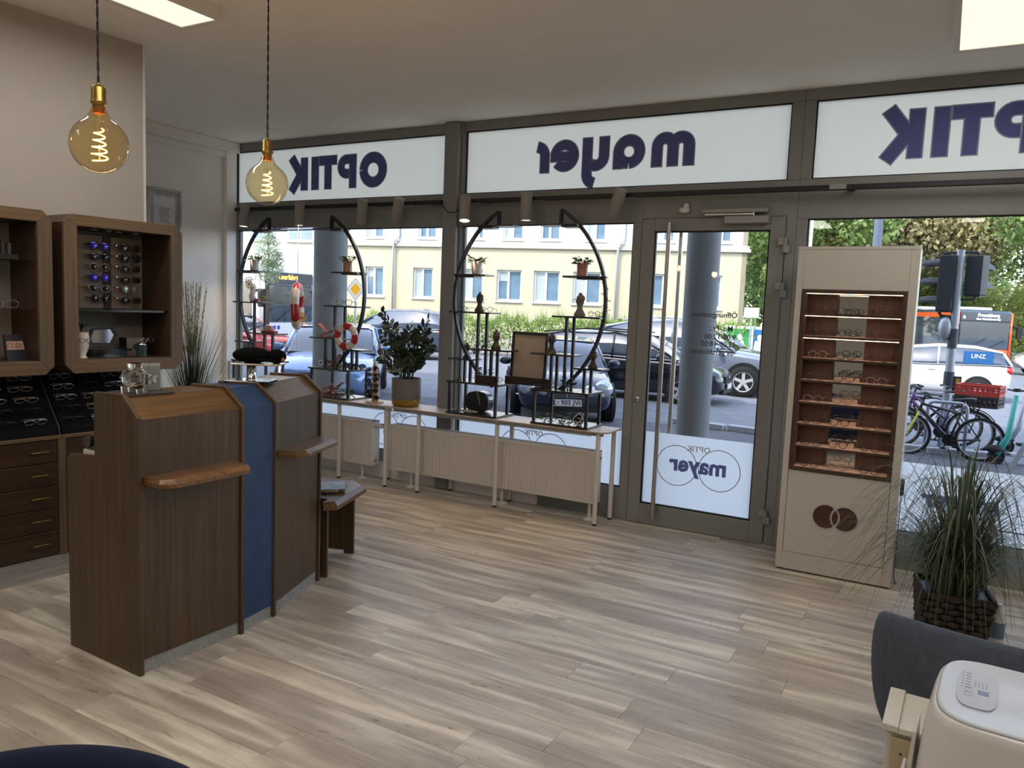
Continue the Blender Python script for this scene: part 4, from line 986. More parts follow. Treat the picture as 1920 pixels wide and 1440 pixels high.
tr_ = thing('mirror_tray', 'black-brown wooden tray bridging two half-moon stands', 'tray', (-2.79, 5.325, SZ + .2672))
P('tray_board', MB().box(-.20, -.05, 0, .21, .05, .012), bpy.data.materials['black_brown_box'], tr_); P('tray_lip', MB().box(-.20, -.062, 0, .21, -.05, .062), bpy.data.materials['black_brown_box'], tr_)
pf = thing('standing_mirror', 'upright beige board in a thin black frame on the wooden tray', 'picture', (-2.835, 5.352, SZ + .2795), 0, rot=(radians(-4), 0, radians(2)))
w, h = .157, .40
P('frame', MB().box(-w, -.01, 0, -w + .022, .01, h).box(w - .022, -.01, 0, w, .01, h).box(-w + .022, -.01, h - .022, w - .022, .01, h).box(-w + .022, -.01, 0, w - .022, .01, .02), M_black, pf, bevel=.001)
P('board', MB().box(-w + .02, -.004, .018, w - .02, .006, h - .02), plain('beige_board', C(160, 146, 132), .7), pf)
rb = thing('white_ribbon_glasses', 'black and white twisted sunglasses case in the right of the rightmost base board', 'case', sh(-2.435, 1, .13, -.06, .016))
P('case_body', MB().ball((0, 0, .04), (.04, .03, .04), 16, 10), M_blackgl, rb); P('white_cord', MB().tube([(-.05, -.03, .01), (-.02, -.036, .06), (.02, -.034, .10), (.05, -.02, .09), (.03, -.03, .05), (.04, -.036, .0)], .004, 6).tube([(-.02, -.04, .005), (.03, -.04, .035)], .004, 5).tube([(.03, -.04, .005), (-.01, -.04, .035)], .004, 5), M_white, rb)
# miniature deck chairs
M_redw = wood('red_brown_stick_wood', C(150, 70, 48), C(190, 110, 80), 0, rough=.5)
def deckchair(label, loc, rot, s, fabric):
    t = thing('miniature_deckchair', label, 'deckchair', loc, rot, 'miniature deckchairs in the window display', scale=s)
    for y in (-.04, .04):
        P('frame_stick', MB().tube([(-.08, y, .004), (.07, y, .115)], .004, 5), M_redw, t); P('frame_stick', MB().tube([(.07, y * .9, .004), (-.07, y * .9, .065)], .004, 5), M_redw, t)
        P('frame_stick', MB().tube([(-.08, y, .004), (.08, y, .004)], .0035, 5), M_redw, t)
    P('crossbar', MB().tube([(.07, -.042, .115), (.07, .042, .115)], .004, 5), M_redw, t); P('crossbar', MB().tube([(-.07, -.04, .065), (-.07, .04, .065)], .004, 5), M_redw, t)
    P('sling', MB().add([(.07, -.034, .115), (.07, .034, .115), (.01, -.034, .055), (.01, .034, .055), (-.03, -.034, .038), (-.03, .034, .038), (-.07, -.034, .065), (-.07, .034, .065)], [(0, 1, 3, 2), (2, 3, 5, 4), (4, 5, 7, 6)], smooth=True), fabric, t, fix=False)
M_slr = plain('salmon_fabric', C(190, 110, 92), .9)
def stripes(name, a, b_):
    m, nt, b = newmat(name); wv = N(nt, 'ShaderNodeTexWave', bands_direction='Y'); wv.inputs['Scale'].default_value = 22
    nt.links.new(mapped(nt, (1, 1, 1)), wv.inputs['Vector']); nt.links.new(ramp(nt, wv.outputs['Fac'], [(.45, a), (.55, b_)]), b.inputs['Base Color']); b.inputs['Roughness'].default_value = .9; return m
M_str = stripes('red_striped_fabric', C(150, 40, 44), C(226, 200, 186)); M_stb = plain('charcoal_fabric', C(56, 56, 62), .9)
deckchair('salmon miniature deckchair on the left shelf of the lifebuoy stand', sh(-4.695, 1, -.16, 0, .534), pi + .3, 1.0, M_slr)
deckchair('red striped miniature deckchair on the middle board of the lifebuoy stand', sh(-4.695, 1, -.08, .02, .266), 1.2, .95, M_str)
deckchair('charcoal miniature deckchair on the base board of the lifebuoy stand', sh(-4.695, 1, -.04, .0, .016), .4, 1.05, M_stb)
deckchair('orange miniature deckchair at the left of the lifebuoy stand base board', sh(-4.695, 1, -.17, .03, .016), .9, .85, plain('orange_fabric', C(214, 130, 80), .9))
deckchair('flat red miniature deckchair on the bench between the two left stands', (-5.28, 5.16, SZ + .001), .2, 1.25, M_str)
deckchair('red miniature deckchair on the bench just left of the lifebuoy stand', (-5.03, 5.16, SZ + .001), .1, 1.2, M_slr)
specs('large round black glasses leaning on the charcoal deckchair', sh(-4.695, 1, .03, -.07, .016), (0, .15, -.9), 'big', 'black', sc=1.25, rw=.003)
# flowers, daisies
M_pet = plain('white_petals', C(228, 222, 222), .7); M_dc = plain('dark_flower_centre', C(60, 40, 30), .8); M_yc = plain('yellow_flower_centre', C(214, 170, 60), .8); M_pety = plain('cream_yellow_petals', C(230, 206, 130), .7)
def daisy(par, x, y, z, r, rx=pi / 2, petal=M_pet, centre=M_dc, n=13, rz=0):
    f = P('flower_centre', MB().ball((0, 0, .002), (r * .28, r * .28, r * .12), 10, 6), centre, par, (x, y, z), (rx, 0, rz))
    mb = MB()
    for i in range(n):
        a = 2 * pi * i / n; c_, s_ = cos(a), sin(a)
        mb.add([(r * .2 * c_, r * .2 * s_, 0), (r * .65 * c_ - r * .15 * s_, r * .65 * s_ + r * .15 * c_, .004), (r * c_, r * s_, 0), (r * .65 * c_ + r * .15 * s_, r * .65 * s_ - r * .15 * c_, .004)], [(0, 1, 2, 3)])
    P('petals', mb, petal, f, fix=False)
d1 = thing('daisy', 'white daisy with a dark centre on the middle board of the lifebuoy stand', 'flower', sh(-4.695, 1, -.165, -.06, .266)); daisy(d1, 0, 0, .038, .036); P('stem', MB().tube([(0, .01, 0), (0, .004, .036)], .002, 5), M_leafd, d1)
d2 = thing('daisy_ornament', 'white and red striped ornament with white daisies on the far left stand', 'ornament', sh(-5.70, -1, .055, -.02, .822))
P('ornament_body', MB().lathe([(.030, 0), (.033, .02), (.026, .06), (.012, .10), (.010, .12)], 14, T=T(-.01, 0, 0, 0, -.25)), M_pet, d2); P('ornament_neck', MB().cyl(0, 0, .0, .03, .02, 10, T=T(.03, 0, .0)).cyl(0, 0, .11, .135, .012, 10, T=T(-.035, 0, 0, 0, -.0)), plain('red_glaze', C(160, 40, 46), .3), d2)
for x, z, r in ((-.035, .165, .055), (.025, .135, .045), (.035, .095, .035)): daisy(d2, x, -.03, z, r, centre=M_yc)
P('white_wire', MB().tube([(-.02, 0, .20), (-.06, 0, .235), (-.11, 0, .22), (-.12, 0, .18)], .004, 6).tube([(-.03, 0, .12), (-.07, 0, .05), (-.05, 0, .0)], .003, 5), M_white, d2)
cs = thing('open_glasses_case', 'open red glasses case on the right shelf of the far left stand', 'case', sh(-5.70, -1, -.13, 0, .534), .2)
P('case_bottom', MB().box(-.075, -.035, 0, .075, .035, .022), plain('red_leather', C(168, 68, 52), .5), cs, bevel=.008, seg=2); P('case_lid', MB().box(-.08, .028, .02, .0, .036, .065), plain('cream_lining', C(220, 200, 180), .7), cs, bevel=.003)
specs('silver wire glasses standing in the open red case', sh(-5.70, -1, -.10, 0, .557), .3, 'panto', 'silver', sc=.95)
specs('black glasses on the low left shelf of the far left stand', sh(-5.70, -1, .15, .0, .442), .2, 'rect', 'black')
# lifebuoys
M_red = plain('lifebuoy_red', C(176, 34, 36), .35); M_cream = plain('lifebuoy_cream', C(218, 206, 190), .4)
def lifebuoy(label, loc, rot, R, r, ph=0, group=None, band=8):
    t = thing('lifebuoy', label, 'lifebuoy', loc, 0, group, rot)
    n, m_ = 48, 12; per = n // band
    for k in range(band):
        mb = MB(); vs = []; fs = []
        for i in range(per + 1):
            a = 2 * pi * (k * per + i) / n + ph
            for j in range(m_):
                b_ = 2 * pi * j / m_; rr = R + r * cos(b_); vs.append((rr * cos(a), r * .85 * sin(b_), rr * sin(a)))
        for i in range(per):
            for j in range(m_): fs.append((i * m_ + j, i * m_ + (j + 1) % m_, (i + 1) * m_ + (j + 1) % m_, (i + 1) * m_ + j))
        mb.add(vs, fs, 0, True); P('ring_segment', mb, M_red if k % 2 else M_cream, t, label='red ring segment' if k % 2 else None)
    rp = MB()
    for k in range(4):
        a0 = ph + k * pi / 2 + .35; rp.tube([((R + r * 1.15 + .02 * sin(pi * i / 8)) * cos(a0 + .9 * i / 8), 0, (R + r * 1.15 + .02 * sin(pi * i / 8)) * sin(a0 + .9 * i / 8)) for i in range(9)], .003, 6)
    P('grab_rope', rp, M_white, t)
    return t
lifebuoy('red and white lifebuoy leaning on the front of a half-moon stand', (-4.52, 5.135, 1.255), (0, 0, .15), .088, .030, .2)
hl = lifebuoy('red and cream lifebuoy hanging edge-on from cords in the left window', (-5.205, 5.24, 1.497), (0, 0, radians(127)), .172, .047, pi / 8 + .3, None, 8)
P('hanging_cord', MB().tube([(0, 0, .22), (0, 0, .50), (0, 0, .92)], .0022, 5).tube([(.008, 0, .30), (.012, 0, .6), (.008, 0, .92)], .0022, 5).tube([(0, 0, -.22), (0, .0, -.40)], .002, 5), M_white, hl)
daisy(hl, -.13, -.06, -.10, .055, petal=M_pety, centre=M_yc, rz=-radians(90))
gl = thing('glass_shelf', 'glass shelf joining the tops of the two left half-moon stands', 'shelf', (-5.20, 5.25, SZ + 1.5035)); P('shelf_glass', MB().box(-.44, -.06, -.0, .40, .06, .008), LENS['clear'], gl)
P('cord_hook', MB().tube([(.0, -.01, .0), (.0, -.01, -.012)], .004, 6), M_chrome, gl)
# wooden sunglasses holder
wh = thing('sunglasses_holder', 'tall pale wooden holder on the bench beside the grey plant pot', 'holder', (-4.24, 5.20, SZ), -.15)
M_birch = wood('pale_birch', C(190, 158, 120), C(222, 194, 160), 2, rough=.5, coat=0)
P('holder_board', MB().xz([(-.035, .012), (.04, .012), (.035, .10), (.032, .20), (.02, .30), (-.012, .365), (-.03, .30), (-.028, .16)], -.009, .009), M_birch, wh, bevel=.002); P('holder_foot', MB().lathe([(.075, 0), (.078, .006), (.074, .012)], 28), M_birch, wh)
for k in range(6):
    fm_ = ['black', 'brown', 'gun', 'black', 'red', 'red'][k]
    specs('%s sunglasses, %s from the bottom of the wooden holder' % ({'black': 'black', 'brown': 'tortoise', 'gun': 'dark wire', 'red': 'red'}[fm_], ('first', 'second', 'third', 'fourth', 'fifth', 'sixth')[k]), (-4.235, 5.155, SZ + .035 + .048 * k), (0, .12 - .25 * (k % 2), radians(30 + 8 * k)), ['rect', 'panto', 'round', 'cat', 'rect', 'panto'][k], fm_, 'dark', 'sunglasses on the wooden holder', .88, 'sunglasses')
# glossy plant in the grey pot
zz = thing('potted_zz_plant', 'glossy dark zz plant in a grey pot with a gold band', 'plant', (-3.925, 5.225, SZ))
P('pot', MB().lathe([(.118, .045), (.122, .06), (.124, .238), (.119, .238), (.116, .20)], 36), plain('warm_grey_pot', C(108, 100, 96), .6), zz)
P('gold_band', MB().lathe([(.095, 0), (.108, .004), (.118, .020), (.1235, .045), (.122, .062)], 36), plain('gold_glaze', C(168, 134, 62), .3, .7), zz); P('soil', MB().cyl(0, 0, .19, .20, .115, 24), M_soil, zz)
M_zz = plain('glossy_zz_leaf', C(34, 54, 34), .25, var=.3, scale=14, coat=.5)
lm_ = MB().add([(0, 0, 0), (.012, .018, .004), (.016, .045, .003), (0, .072, -.004), (-.016, .045, .003), (-.012, .018, .004), (0, .02, -.001), (0, .046, -.002)], [(0, 1, 6), (1, 2, 7, 6), (2, 3, 7), (3, 4, 7), (4, 5, 6, 7), (5, 0, 6)], smooth=True).mesh('leaflet', M_zz, fix=False)
q = random.Random(17)
stems = [(.62, -.34, .47), (-.50, -.1, .62), (.38, -.05, .57), (.10, .05, .50), (-.95, .1, .44), (-.2, .3, .42), (.5, .2, .36), (-.8, -.2, .24), (.72, -.1, .26), (-.45, -.3, .30), (.12, -.35, .34), (-.1, -.3, .38)]
for lx, ly, hh in stems:
    pth = []
    for i in range(9):
        f = i / 8; pth.append((lx * .10 * f + lx * .30 * f ** 2.4 * hh / .5, ly * .08 * f + ly * .22 * f ** 2.4, .195 + hh * (f - .12 * abs(lx) * f ** 3)))
    base = (q.uniform(-.05, .05), q.uniform(-.05, .05)); pth = [(a + base[0], b_ + base[1], c_) for a, b_, c_ in pth]
    sm_ = P('stem', MB().tube(pth, [.008 - .0006 * i for i in range(9)], 6), M_zz, zz)
    nl = int(10 + hh * 20)
    for k in range(nl):
        f = .30 + .70 * k / (nl - 1); i0_ = min(7, int(f * 8)); u_ = f * 8 - i0_
        a, b_ = Vector(pth[i0_]), Vector(pth[i0_ + 1]); p = a.lerp(b_, u_); t_ = (b_ - a).normalized()
        side = 1 if k % 2 else -1
        sdv = t_.cross(Vector((sin(k * .6), -1, .2))).normalized() * side
        yv = (sdv * .8 + t_ * .65 + Vector((0, 0, -.05))).normalized(); zv = yv.cross(t_).normalized(); 
        if zv.z < 0: zv = -zv
        xv = yv.cross(zv)
        M4 = Matrix((xv, yv, zv)).transposed().to_4x4(); s_ = q.uniform(.85, 1.2)
        lf_ = P('leaf', lm_, None, sm_, p); lf_.rotation_euler = M4.to_euler(); lf_.scale = (s_ * 1.25, s_ * (1.15 if k < nl - 2 else .9), s_)

# tall feather grass plant behind the wall cabinets
fg = thing('feather_grass', 'tall feathery artificial grass plant in the recess behind the wall cabinets', 'plant', (-4.98, 3.92, 0))
P('pot', MB().lathe([(.12, 0), (.15, .30), (.14, .30), (.135, .27)], 24), M_black, fg); P('soil', MB().cyl(0, 0, .26, .275, .135, 20), M_soil, fg)
q = random.Random(31); gm = MB(); fm2 = MB()
for i in range(420):
    a = q.uniform(0, 2 * pi); R_ = q.uniform(.05, .40); H_ = q.uniform(.75, 1.12); w_ = q.uniform(.0025, .005)
    p = [(R_ * f ** 2 * cos(a), R_ * f ** 2 * sin(a), .28 + (H_ - .1 * R_) * f) for f in (0, .35, .7, 1)]
    sx, sy = -sin(a) * w_, cos(a) * w_
    gm.add([(x + sx * (1 - k * .3), y + sy * (1 - k * .3), z) for k, (x, y, z) in enumerate(p)] + [(x - sx * (1 - k * .3), y - sy * (1 - k * .3), z) for k, (x, y, z) in enumerate(p)], [(k, k + 1, 5 + k, 4 + k) for k in range(3)])
for i in range(16):
    a = q.uniform(0, 2 * pi); R_ = q.uniform(.0, .22)
    for k in range(240):
        f = q.random(); z = 1.05 + .42 * f + q.uniform(-.03, .03) + .06 + .10 * f; r = R_ * (.5 + .9 * f); b_ = q.uniform(0, 6.28); l = .045 * (1 - .5 * f)
        c = Vector((r * cos(a), r * sin(a), z)); o = Vector((cos(b_) * l * .5, sin(b_) * l * .5, l)); 
        s2 = Vector((-sin(b_), cos(b_), 0)) * .0017; fm2.add([c - s2, c + s2, c + o], [(0, 1, 2)])
P('grass_blades', gm, leafmat('dark_grass', C(30, 42, 28), C(62, 78, 52), .15), fg, fix=False, kind='stuff'); P('plumes', fm2, leafmat('pale_plume', C(150, 150, 112), C(190, 184, 150), .4), fg, fix=False, kind='stuff')
# ------------------------------------------------------------------ white display tower by the door
dt = thing('display_tower', 'tall white eyewear display tower with a lit walnut niche beside the door', 'display cabinet', (-.80, 4.947, 0))
W_, D_, H_ = .655, .33, 2.003
n0, n1, q0, q1 = .040, .602, .640, 1.748
P('side_board', MB().box(0, 0, .01, .036, D_, H_ - .018), M_whitecab, dt, bevel=.001); P('side_board', MB().box(W_ - .045, 0, .01, W_, D_, H_ - .018), M_whitecab, dt, bevel=.001)
P('top_board', MB().box(-.001, -.002, H_ - .018, W_ + .001, D_, H_), M_whitecab, dt, bevel=.001)
P('header_board', MB().box(.0365, 0, q1 + .001, W_ - .0455, .02, H_ - .0185), M_whitecab, dt)
P('foot_board', MB().box(.0365, 0, .01, W_ - .0455, .02, .118), M_whitecab, dt); P('door_board', MB().box(.039, .001, .121, W_ - .048, .02, q0 - .002), M_whitecab, dt)
P('foot_shadow_gap', MB().box(.01, .015, 0, W_ - .01, D_, .012), M_black, dt); P('back_board', MB().box(.0365, D_ - .01, .02, W_ - .0455, D_, H_ - .02), M_whitecab, dt)
M_wal = wood('walnut_niche', C(66, 42, 34), C(92, 62, 50), 2, rough=.5); M_walf = wood('dark_walnut_frame', C(52, 36, 28), C(80, 58, 46), 0, rough=.4)
fw = .022
P('niche_frame', MB().box(n0, -.006, q0, n0 + fw, .012, q1), M_walf, dt); P('niche_frame', MB().box(n1 - fw + .008, -.006, q0, n1 + .008, .012, q1), M_walf, dt)
P('niche_frame', MB().box(n0 + fw, -.006, q1 - fw, n1 - fw + .008, .012, q1), M_walf, dt); P('niche_frame', MB().box(n0 + fw, -.006, q0, n1 - fw + .008, .012, q0 + fw), M_walf, dt)
ni0, ni1 = n0 + fw, n1 - fw + .008; nd = .19
P('niche_side', MB().box(ni0 - .012, .012, q0, ni0, nd, q1), M_wal, dt); P('niche_side', MB().box(ni1, .012, q0, ni1 + .012, nd, q1), M_wal, dt)
ma, mb_ = ni0 + .165, ni0 + .335
P('niche_back', MB().box(ni0, nd - .055, q0, ma, nd - .045, q1), M_wal, dt); P('niche_back', MB().box(mb_, nd - .055, q0, ni1, nd - .045, q1), M_wal, dt)
P('niche_back_return', MB().box(ma - .006, nd - .045, q0, ma, nd, q1).box(mb_, nd - .045, q0, mb_ + .006, nd, q1), M_wal, dt)
P('mirror_strip', MB().box(ma, nd - .004, q0, mb_, nd, q1), plain('silvered_mirror', C(222, 222, 220), .02, 1.0, var=.0), dt)
M_shelf = wood('pale_walnut_shelf', C(184, 150, 130), C(214, 180, 158), 0, rough=.5); M_strip = emit('warm_led_strip', (1, .66, .38, 1), 7)
rows = 8; pitch = (q1 - fw - q0 - fw + .012) / rows
spx = {0: [('round', 'brown', 'dark'), ('panto', 'gun', 'clear'), ('rect', 'black', 'clear')]}
ordn = ['top', 'second', 'third', 'fourth', 'fifth', 'sixth', 'seventh', 'bottom']
cb = [[('panto', 'brown'), ('rect', 'black'), ('panto', 'brown')], [('panto', 'gun'), ('round', 'black'), ('cat', 'brown')], [('round', 'clear'), ('cat', 'black'), ('panto', 'brown')], [('panto', 'grey'), ('rect', 'black'), ('panto', 'clear')],
      [('panto', 'clear'), ('cat', 'clear'), ('panto', 'brown')], [('panto', 'gun'), ('round', 'black'), ('panto', 'brown')], [('rect', 'black'), ('round', 'black'), ('round', 'black')], [('round', 'black'), ('panto', 'clear'), ('round', 'black')]]
nmc = {'brown': 'dark brown', 'black': 'black', 'gun': 'thin dark', 'clear': 'pale', 'grey': 'grey'}; nsh = {'panto': 'rounded', 'rect': 'square', 'round': 'round', 'cat': 'cat-eye'}
q = random.Random(9)
for r_ in range(rows):
    zt = q1 - fw - pitch * r_; zb = zt - pitch
    if r_ < rows - 1: P('shelf_board', MB().box(ni0, -.004, zb, ni1, .004, zb + .013), M_walf, dt, bevel=.0005)
    P('shelf_surface', MB().box(ni0, .004 if r_ < rows - 1 else .012, zb + .003, ni1, nd - .056, zb + .013).box(ma, nd - .056, zb + .003, mb_, nd - .0045, zb + .013), M_shelf, dt)
    ledz = zt - .001 if r_ < 3 else zt + .003
    P('led_strip', MB().box(ni0 + .002, .0045 if r_ else .0125, ledz - .003, ni1 - .002, .009 if r_ else .017, ledz), M_strip, dt) if r_ < 3 else None
    area_light('niche_lamp', (-.80 + (ni0 + ni1) / 2, 4.947 + .03, zt - .006), ni1 - ni0 - .02, .012, .22, (1, .84, .70), (radians(-8), 0, 0))
    for c_, xx in enumerate((ni0 + .085, ni0 + .245, ni0 + .425)):
        s_, f_ = cb[r_][c_]
        specs('%s %s glasses at the %s of the %s shelf in the white display tower' % (nmc[f_], nsh[s_], ('left', 'centre', 'right')[c_], ordn[r_]), (-.80 + xx + q.uniform(-.006, .006), 4.947 + .020, zb + .0135), q.uniform(-.06, .06) + (0, .12, -.08)[c_], s_, f_, 'clear', 'glasses on the lit shelves of the white display tower', .92)
    if r_ in (3, 4, 5, 6):
        rs_ = thing('riser', 'small pale riser at the back of the %s shelf in the display tower' % ordn[r_], 'riser', (-.80 + ni0 + .255, 4.947 + .135, zb + .0135)); P('riser_block', MB().box(-.07, -.03, 0, .07, .03, .022), M_shelf, rs_)
        specs('raised %s glasses behind the centre pair on the %s shelf of the tower' % ({3: 'black', 4: 'pale', 5: 'thin dark', 6: 'black'}[r_], ordn[r_]), (-.80 + ni0 + .265, 4.947 + .118, zb + .0362), .05, {3: 'rect', 4: 'panto', 5: 'rect', 6: 'round'}[r_], {3: 'black', 4: 'clear', 5: 'gun', 6: 'black'}[r_], 'clear', 'glasses on the lit shelves of the white display tower', .92)
# two-circle emblem on the tower door
E_ = .0; ex, ez, er, off = .325, .377, .071, .054
def circ(cx, cz, r, n=48): return [(cx + r * cos(2 * pi * i / n), cz + r * sin(2 * pi * i / n)) for i in range(n)]
def clip(pts, keep):
    return [p for p in pts if keep(p)]
gap = .012
def region(inA, inB):
    # polygon of points of both circles bounding the region
    A = (ex - off, ez); B = (ex + off, ez); rin, rout = er, er + gap
    if inA and inB:
        d = off; r = er - .0; h_ = sqrt(r * r - d * d); a0 = atan2(h_, d)
        r1 = [(A[0] + r * cos(-a0 + 2 * a0 * i / 16), A[1] + r * sin(-a0 + 2 * a0 * i / 16)) for i in range(17)]
        r2 = [(B[0] + r * cos(pi - a0 + 2 * a0 * i / 16), B[1] + r * sin(pi - a0 + 2 * a0 * i / 16)) for i in range(1, 16)]
        return r1 + r2
    s_ = 1 if inB else -1; c0, c1 = (B, A) if inB else (A, B); r, R = er, er + gap; d = 2 * off
    # outer arc of c0 (radius r) outside c1 (radius R)
    x = (r * r - R * R + d * d) / (2 * d); h_ = sqrt(r * r - x * x); a0 = atan2(h_, x)      # angle from c0 toward c1
    b0 = atan2(h_, d - x)
    base = pi if inB else 0
    o = [(c0[0] + r * cos(base + a0 + (2 * pi - 2 * a0) * i / 32), c0[1] + r * sin(base + a0 + (2 * pi - 2 * a0) * i / 32)) for i in range(33)]
    base2 = 0 if inB else pi
    i_ = [(c1[0] + R * cos(base2 - b0 + 2 * b0 * i / 16), c1[1] + R * sin(base2 - b0 + 2 * b0 * i / 16)) for i in range(1, 16)]
    e = Vector(o[-1])
    if (Vector(i_[0]) - e).length > (Vector(i_[-1]) - e).length: i_.reverse()
    return o + i_
em = wood('dark_walnut_emblem', C(50, 26, 20), C(84, 46, 34), 0, rough=.35)
for a_, b_ in ((1, 0), (0, 1), (1, 1)):
    pts = region(a_, b_)
    ar = sum(pts[i][0] * pts[(i + 1) % len(pts)][1] - pts[(i + 1) % len(pts)][0] * pts[i][1] for i in range(len(pts)))
    if ar < 0: pts.reverse()
    P('emblem_piece', MB().xz(pts, -.005, .0), em, dt)
lk = thing('wall_lock', 'small black magnetic holder on the right side of the white display tower', 'holder', (-.141, 5.05, .60)); P('holder_body', MB().box(0, -.02, -.05, .02, .02, .05), M_black, lk, bevel=.003); P('cable', MB().tube([(.008, 0, -.05), (.006, 0, -.3), (.006, .005, -.55), (.02, .0, -.594)], .003, 6), M_black, lk)

# ------------------------------------------------------------------ big grass plant in the woven basket
gp = thing('potted_grass', 'large arching grass plant in a dark woven square basket by the right window', 'plant', (.15, 4.19, 0), radians(8))
M_wick = wood('dark_wicker', C(28, 20, 16), C(62, 46, 36), 0, rough=.7, coat=0)
hb0, hb1 = .112, .142; hz = .315
P('basket_liner', MB().add([(-hb0, -hb0, .01), (hb0, -hb0, .01), (hb0, hb0, .01), (-hb0, hb0, .01), (-hb1, -hb1, hz - .02), (hb1, -hb1, hz - .02), (hb1, hb1, hz - .02), (-hb1, hb1, hz - .02)], [(3, 2, 1, 0), (4, 5, 6, 7), (0, 1, 5, 4), (1, 2, 6, 5), (2, 3, 7, 6), (3, 0, 4, 7)]), M_black, gp)
strand = MB().tube([(-.5, 0, 0), (-.25, -.10, 0), (0, -.16, 0), (.25, -.10, 0), (.5, 0, 0)], [.10, .15, .16, .15, .10], 6).mesh('weave_strand', M_wick)
for lvl in range(10):
    z = .015 + lvl * .030; hw = hb0 + (hb1 - hb0) * z / hz
    for sd_ in range(4):
        for k in range(4):
            a = sd_ * pi / 2; ln_ = 2 * hw / 4; along = -hw + ln_ * (k + .5) + (ln_ * .25 if lvl % 2 else -ln_ * .12)
            x = cos(a) * along + sin(a) * (hw + .004); y = sin(a) * along - cos(a) * (hw + .004)
            o = P('weave_strand', strand, None, gp, (x, y, z + .012), (0, q.uniform(-.10, .10), a)); o.scale = (ln_ * 1.0, .075, .098)
P('basket_rim', MB().tube([(-hb1 - .004, -hb1 - .004, hz - .008), (hb1 + .004, -hb1 - .004, hz - .008), (hb1 + .004, hb1 + .004, hz - .008), (-hb1 - .004, hb1 + .004, hz - .008)], .012, 8, closed=True), M_wick, gp)
def blade(q, x, y, z, a, reach, H_, w_, droop, n=9):
    L, R = [], []
    for i in range(n + 1):
        f = i / n; r = reach * f ** 1.3; zz_ = z + H_ * (sin(f * pi * droop) / sin(pi * .5 if droop >= .5 else pi * droop))
        cx, cy = x + r * cos(a), y + r * sin(a); ww = w_ * (1 - f ** 2.2) * (.6 + .8 * min(1, f * 3)) + .0006
        L.append((cx - sin(a) * ww, cy + cos(a) * ww, zz_)); R.append((cx + sin(a) * ww, cy - cos(a) * ww, zz_))
    return L + R, [(i, i + 1, n + 2 + i, n + 1 + i) for i in range(n)]
bl = MB(); q = random.Random(77)
for i in range(560):
    a = q.uniform(0, 2 * pi); d = q.uniform(0, .13)
    v_, f_ = blade(q, d * cos(a) * .9, d * sin(a) * .9, .29, a + q.uniform(-.5, .5), q.uniform(.06, .34), q.uniform(.14, .34), q.uniform(.0016, .0035), q.uniform(.42, .75)); bl.add(v_, f_)
P('short_blades', bl, leafmat('green_grass_blade', C(44, 66, 36), C(104, 122, 84), .25), gp, fix=False, kind='stuff')
bl = MB()
for i in range(430):
    a = q.uniform(0, 2 * pi); d = q.uniform(0, .06)
    v_, f_ = blade(q, d * cos(a), d * sin(a), .31, a + q.uniform(-.4, .4), q.uniform(.26, .70), q.uniform(.20, .62), q.uniform(.0009, .0018), q.uniform(.66, 1.08), 16); bl.add(v_, f_)
P('arching_blades', bl, leafmat('arching_grass_blade', C(52, 62, 46), C(120, 126, 100), .2), gp, fix=False, kind='stuff')
M_big = leafmat('broad_grass_leaf', C(30, 60, 34), C(58, 92, 56), .2, .35)
for i in range(14):
    a = i * 2.4; v_, f_ = blade(q, .03 * cos(a), .03 * sin(a), .31, a, q.uniform(.03, .24), q.uniform(.40, .76), q.uniform(.004, .007), q.uniform(.42, .72), 12)
    P('broad_leaf', MB().add(v_, f_, smooth=True), M_big, gp, fix=False)
ps = thing('plant_support', 'thin black wire frame rack standing behind the grass plant', 'rack', (.40, 4.72, 0), radians(-5))
P('wire_frame', MB().tube([(-.12, 0, 0), (-.10, 0, .55), (.10, 0, .55), (.12, 0, 0)], .005, 6).tube([(-.11, .2, 0), (-.09, .2, .55), (.11, .2, .55), (.12, .2, 0)], .005, 6).tube([(-.10, 0, .55), (-.09, .2, .55)], .005, 6).tube([(.10, 0, .55), (.11, .2, .55)], .005, 6).tube([(-.10, .0, .50), (.10, .0, .50)], .004, 6), M_black, ps)
bk = thing('spray_can', 'small white label bottle tucked beside the woven basket', 'bottle', (.36, 4.40, 0), .3); P('bottle_body', MB().lathe([(.028, 0), (.03, .01), (.03, .15), (.012, .18), (.012, .21)], 18), M_white, bk); P('label_band', MB().cyl(0, 0, .04, .12, .0305, 18), plain('blue_grey_label', C(110, 130, 160), .5), bk)

# ------------------------------------------------------------------ armchairs, drawer chest and air cleaner at the picture edge
M_chair = plain('dark_blue_velour', C(76, 82, 94), .9, scale=30, var=.12, bmp=.4, spec=.2); M_chair2 = plain('navy_velour', C(30, 36, 58), .9, scale=30, var=.12, bmp=.4, spec=.2)
def superell(r, n, p): return [((abs(cos(a)) ** (2 / p)) * (1 if cos(a) >= 0 else -1) * r, (abs(sin(a)) ** (2 / p)) * (1 if sin(a) >= 0 else -1)) for a in [2 * pi * i / n for i in range(n)]]
def cushion(w, d, h, r, n=36, p=4, prof=8):
    """rounded upholstered block centred on x,y, z 0..h"""
    mb = MB(); vs = []; fs = []; k = 0; sec = []
    for i in range(prof + 1): a = pi / 2 * i / prof; sec.append((r - r * sin(a), r - r * cos(a)))
    lv = [(i_, z) for i_, z in sec] + [(i_, h - z) for i_, z in reversed(sec)]
    for ins, z in lv:
        for x, y in superell(1, n, p): vs.append((x * (w / 2 - ins), y * (d / 2 - ins), z))
    L = len(lv)
    for i in range(L - 1):
        for j in range(n): fs.append((i * n + j, i * n + (j + 1) % n, (i + 1) * n + (j + 1) % n, (i + 1) * n + j))
    fs += [tuple(range(n - 1, -1, -1)), tuple(range((L - 1) * n, L * n))]
    return mb.add(vs, fs, 0, True)
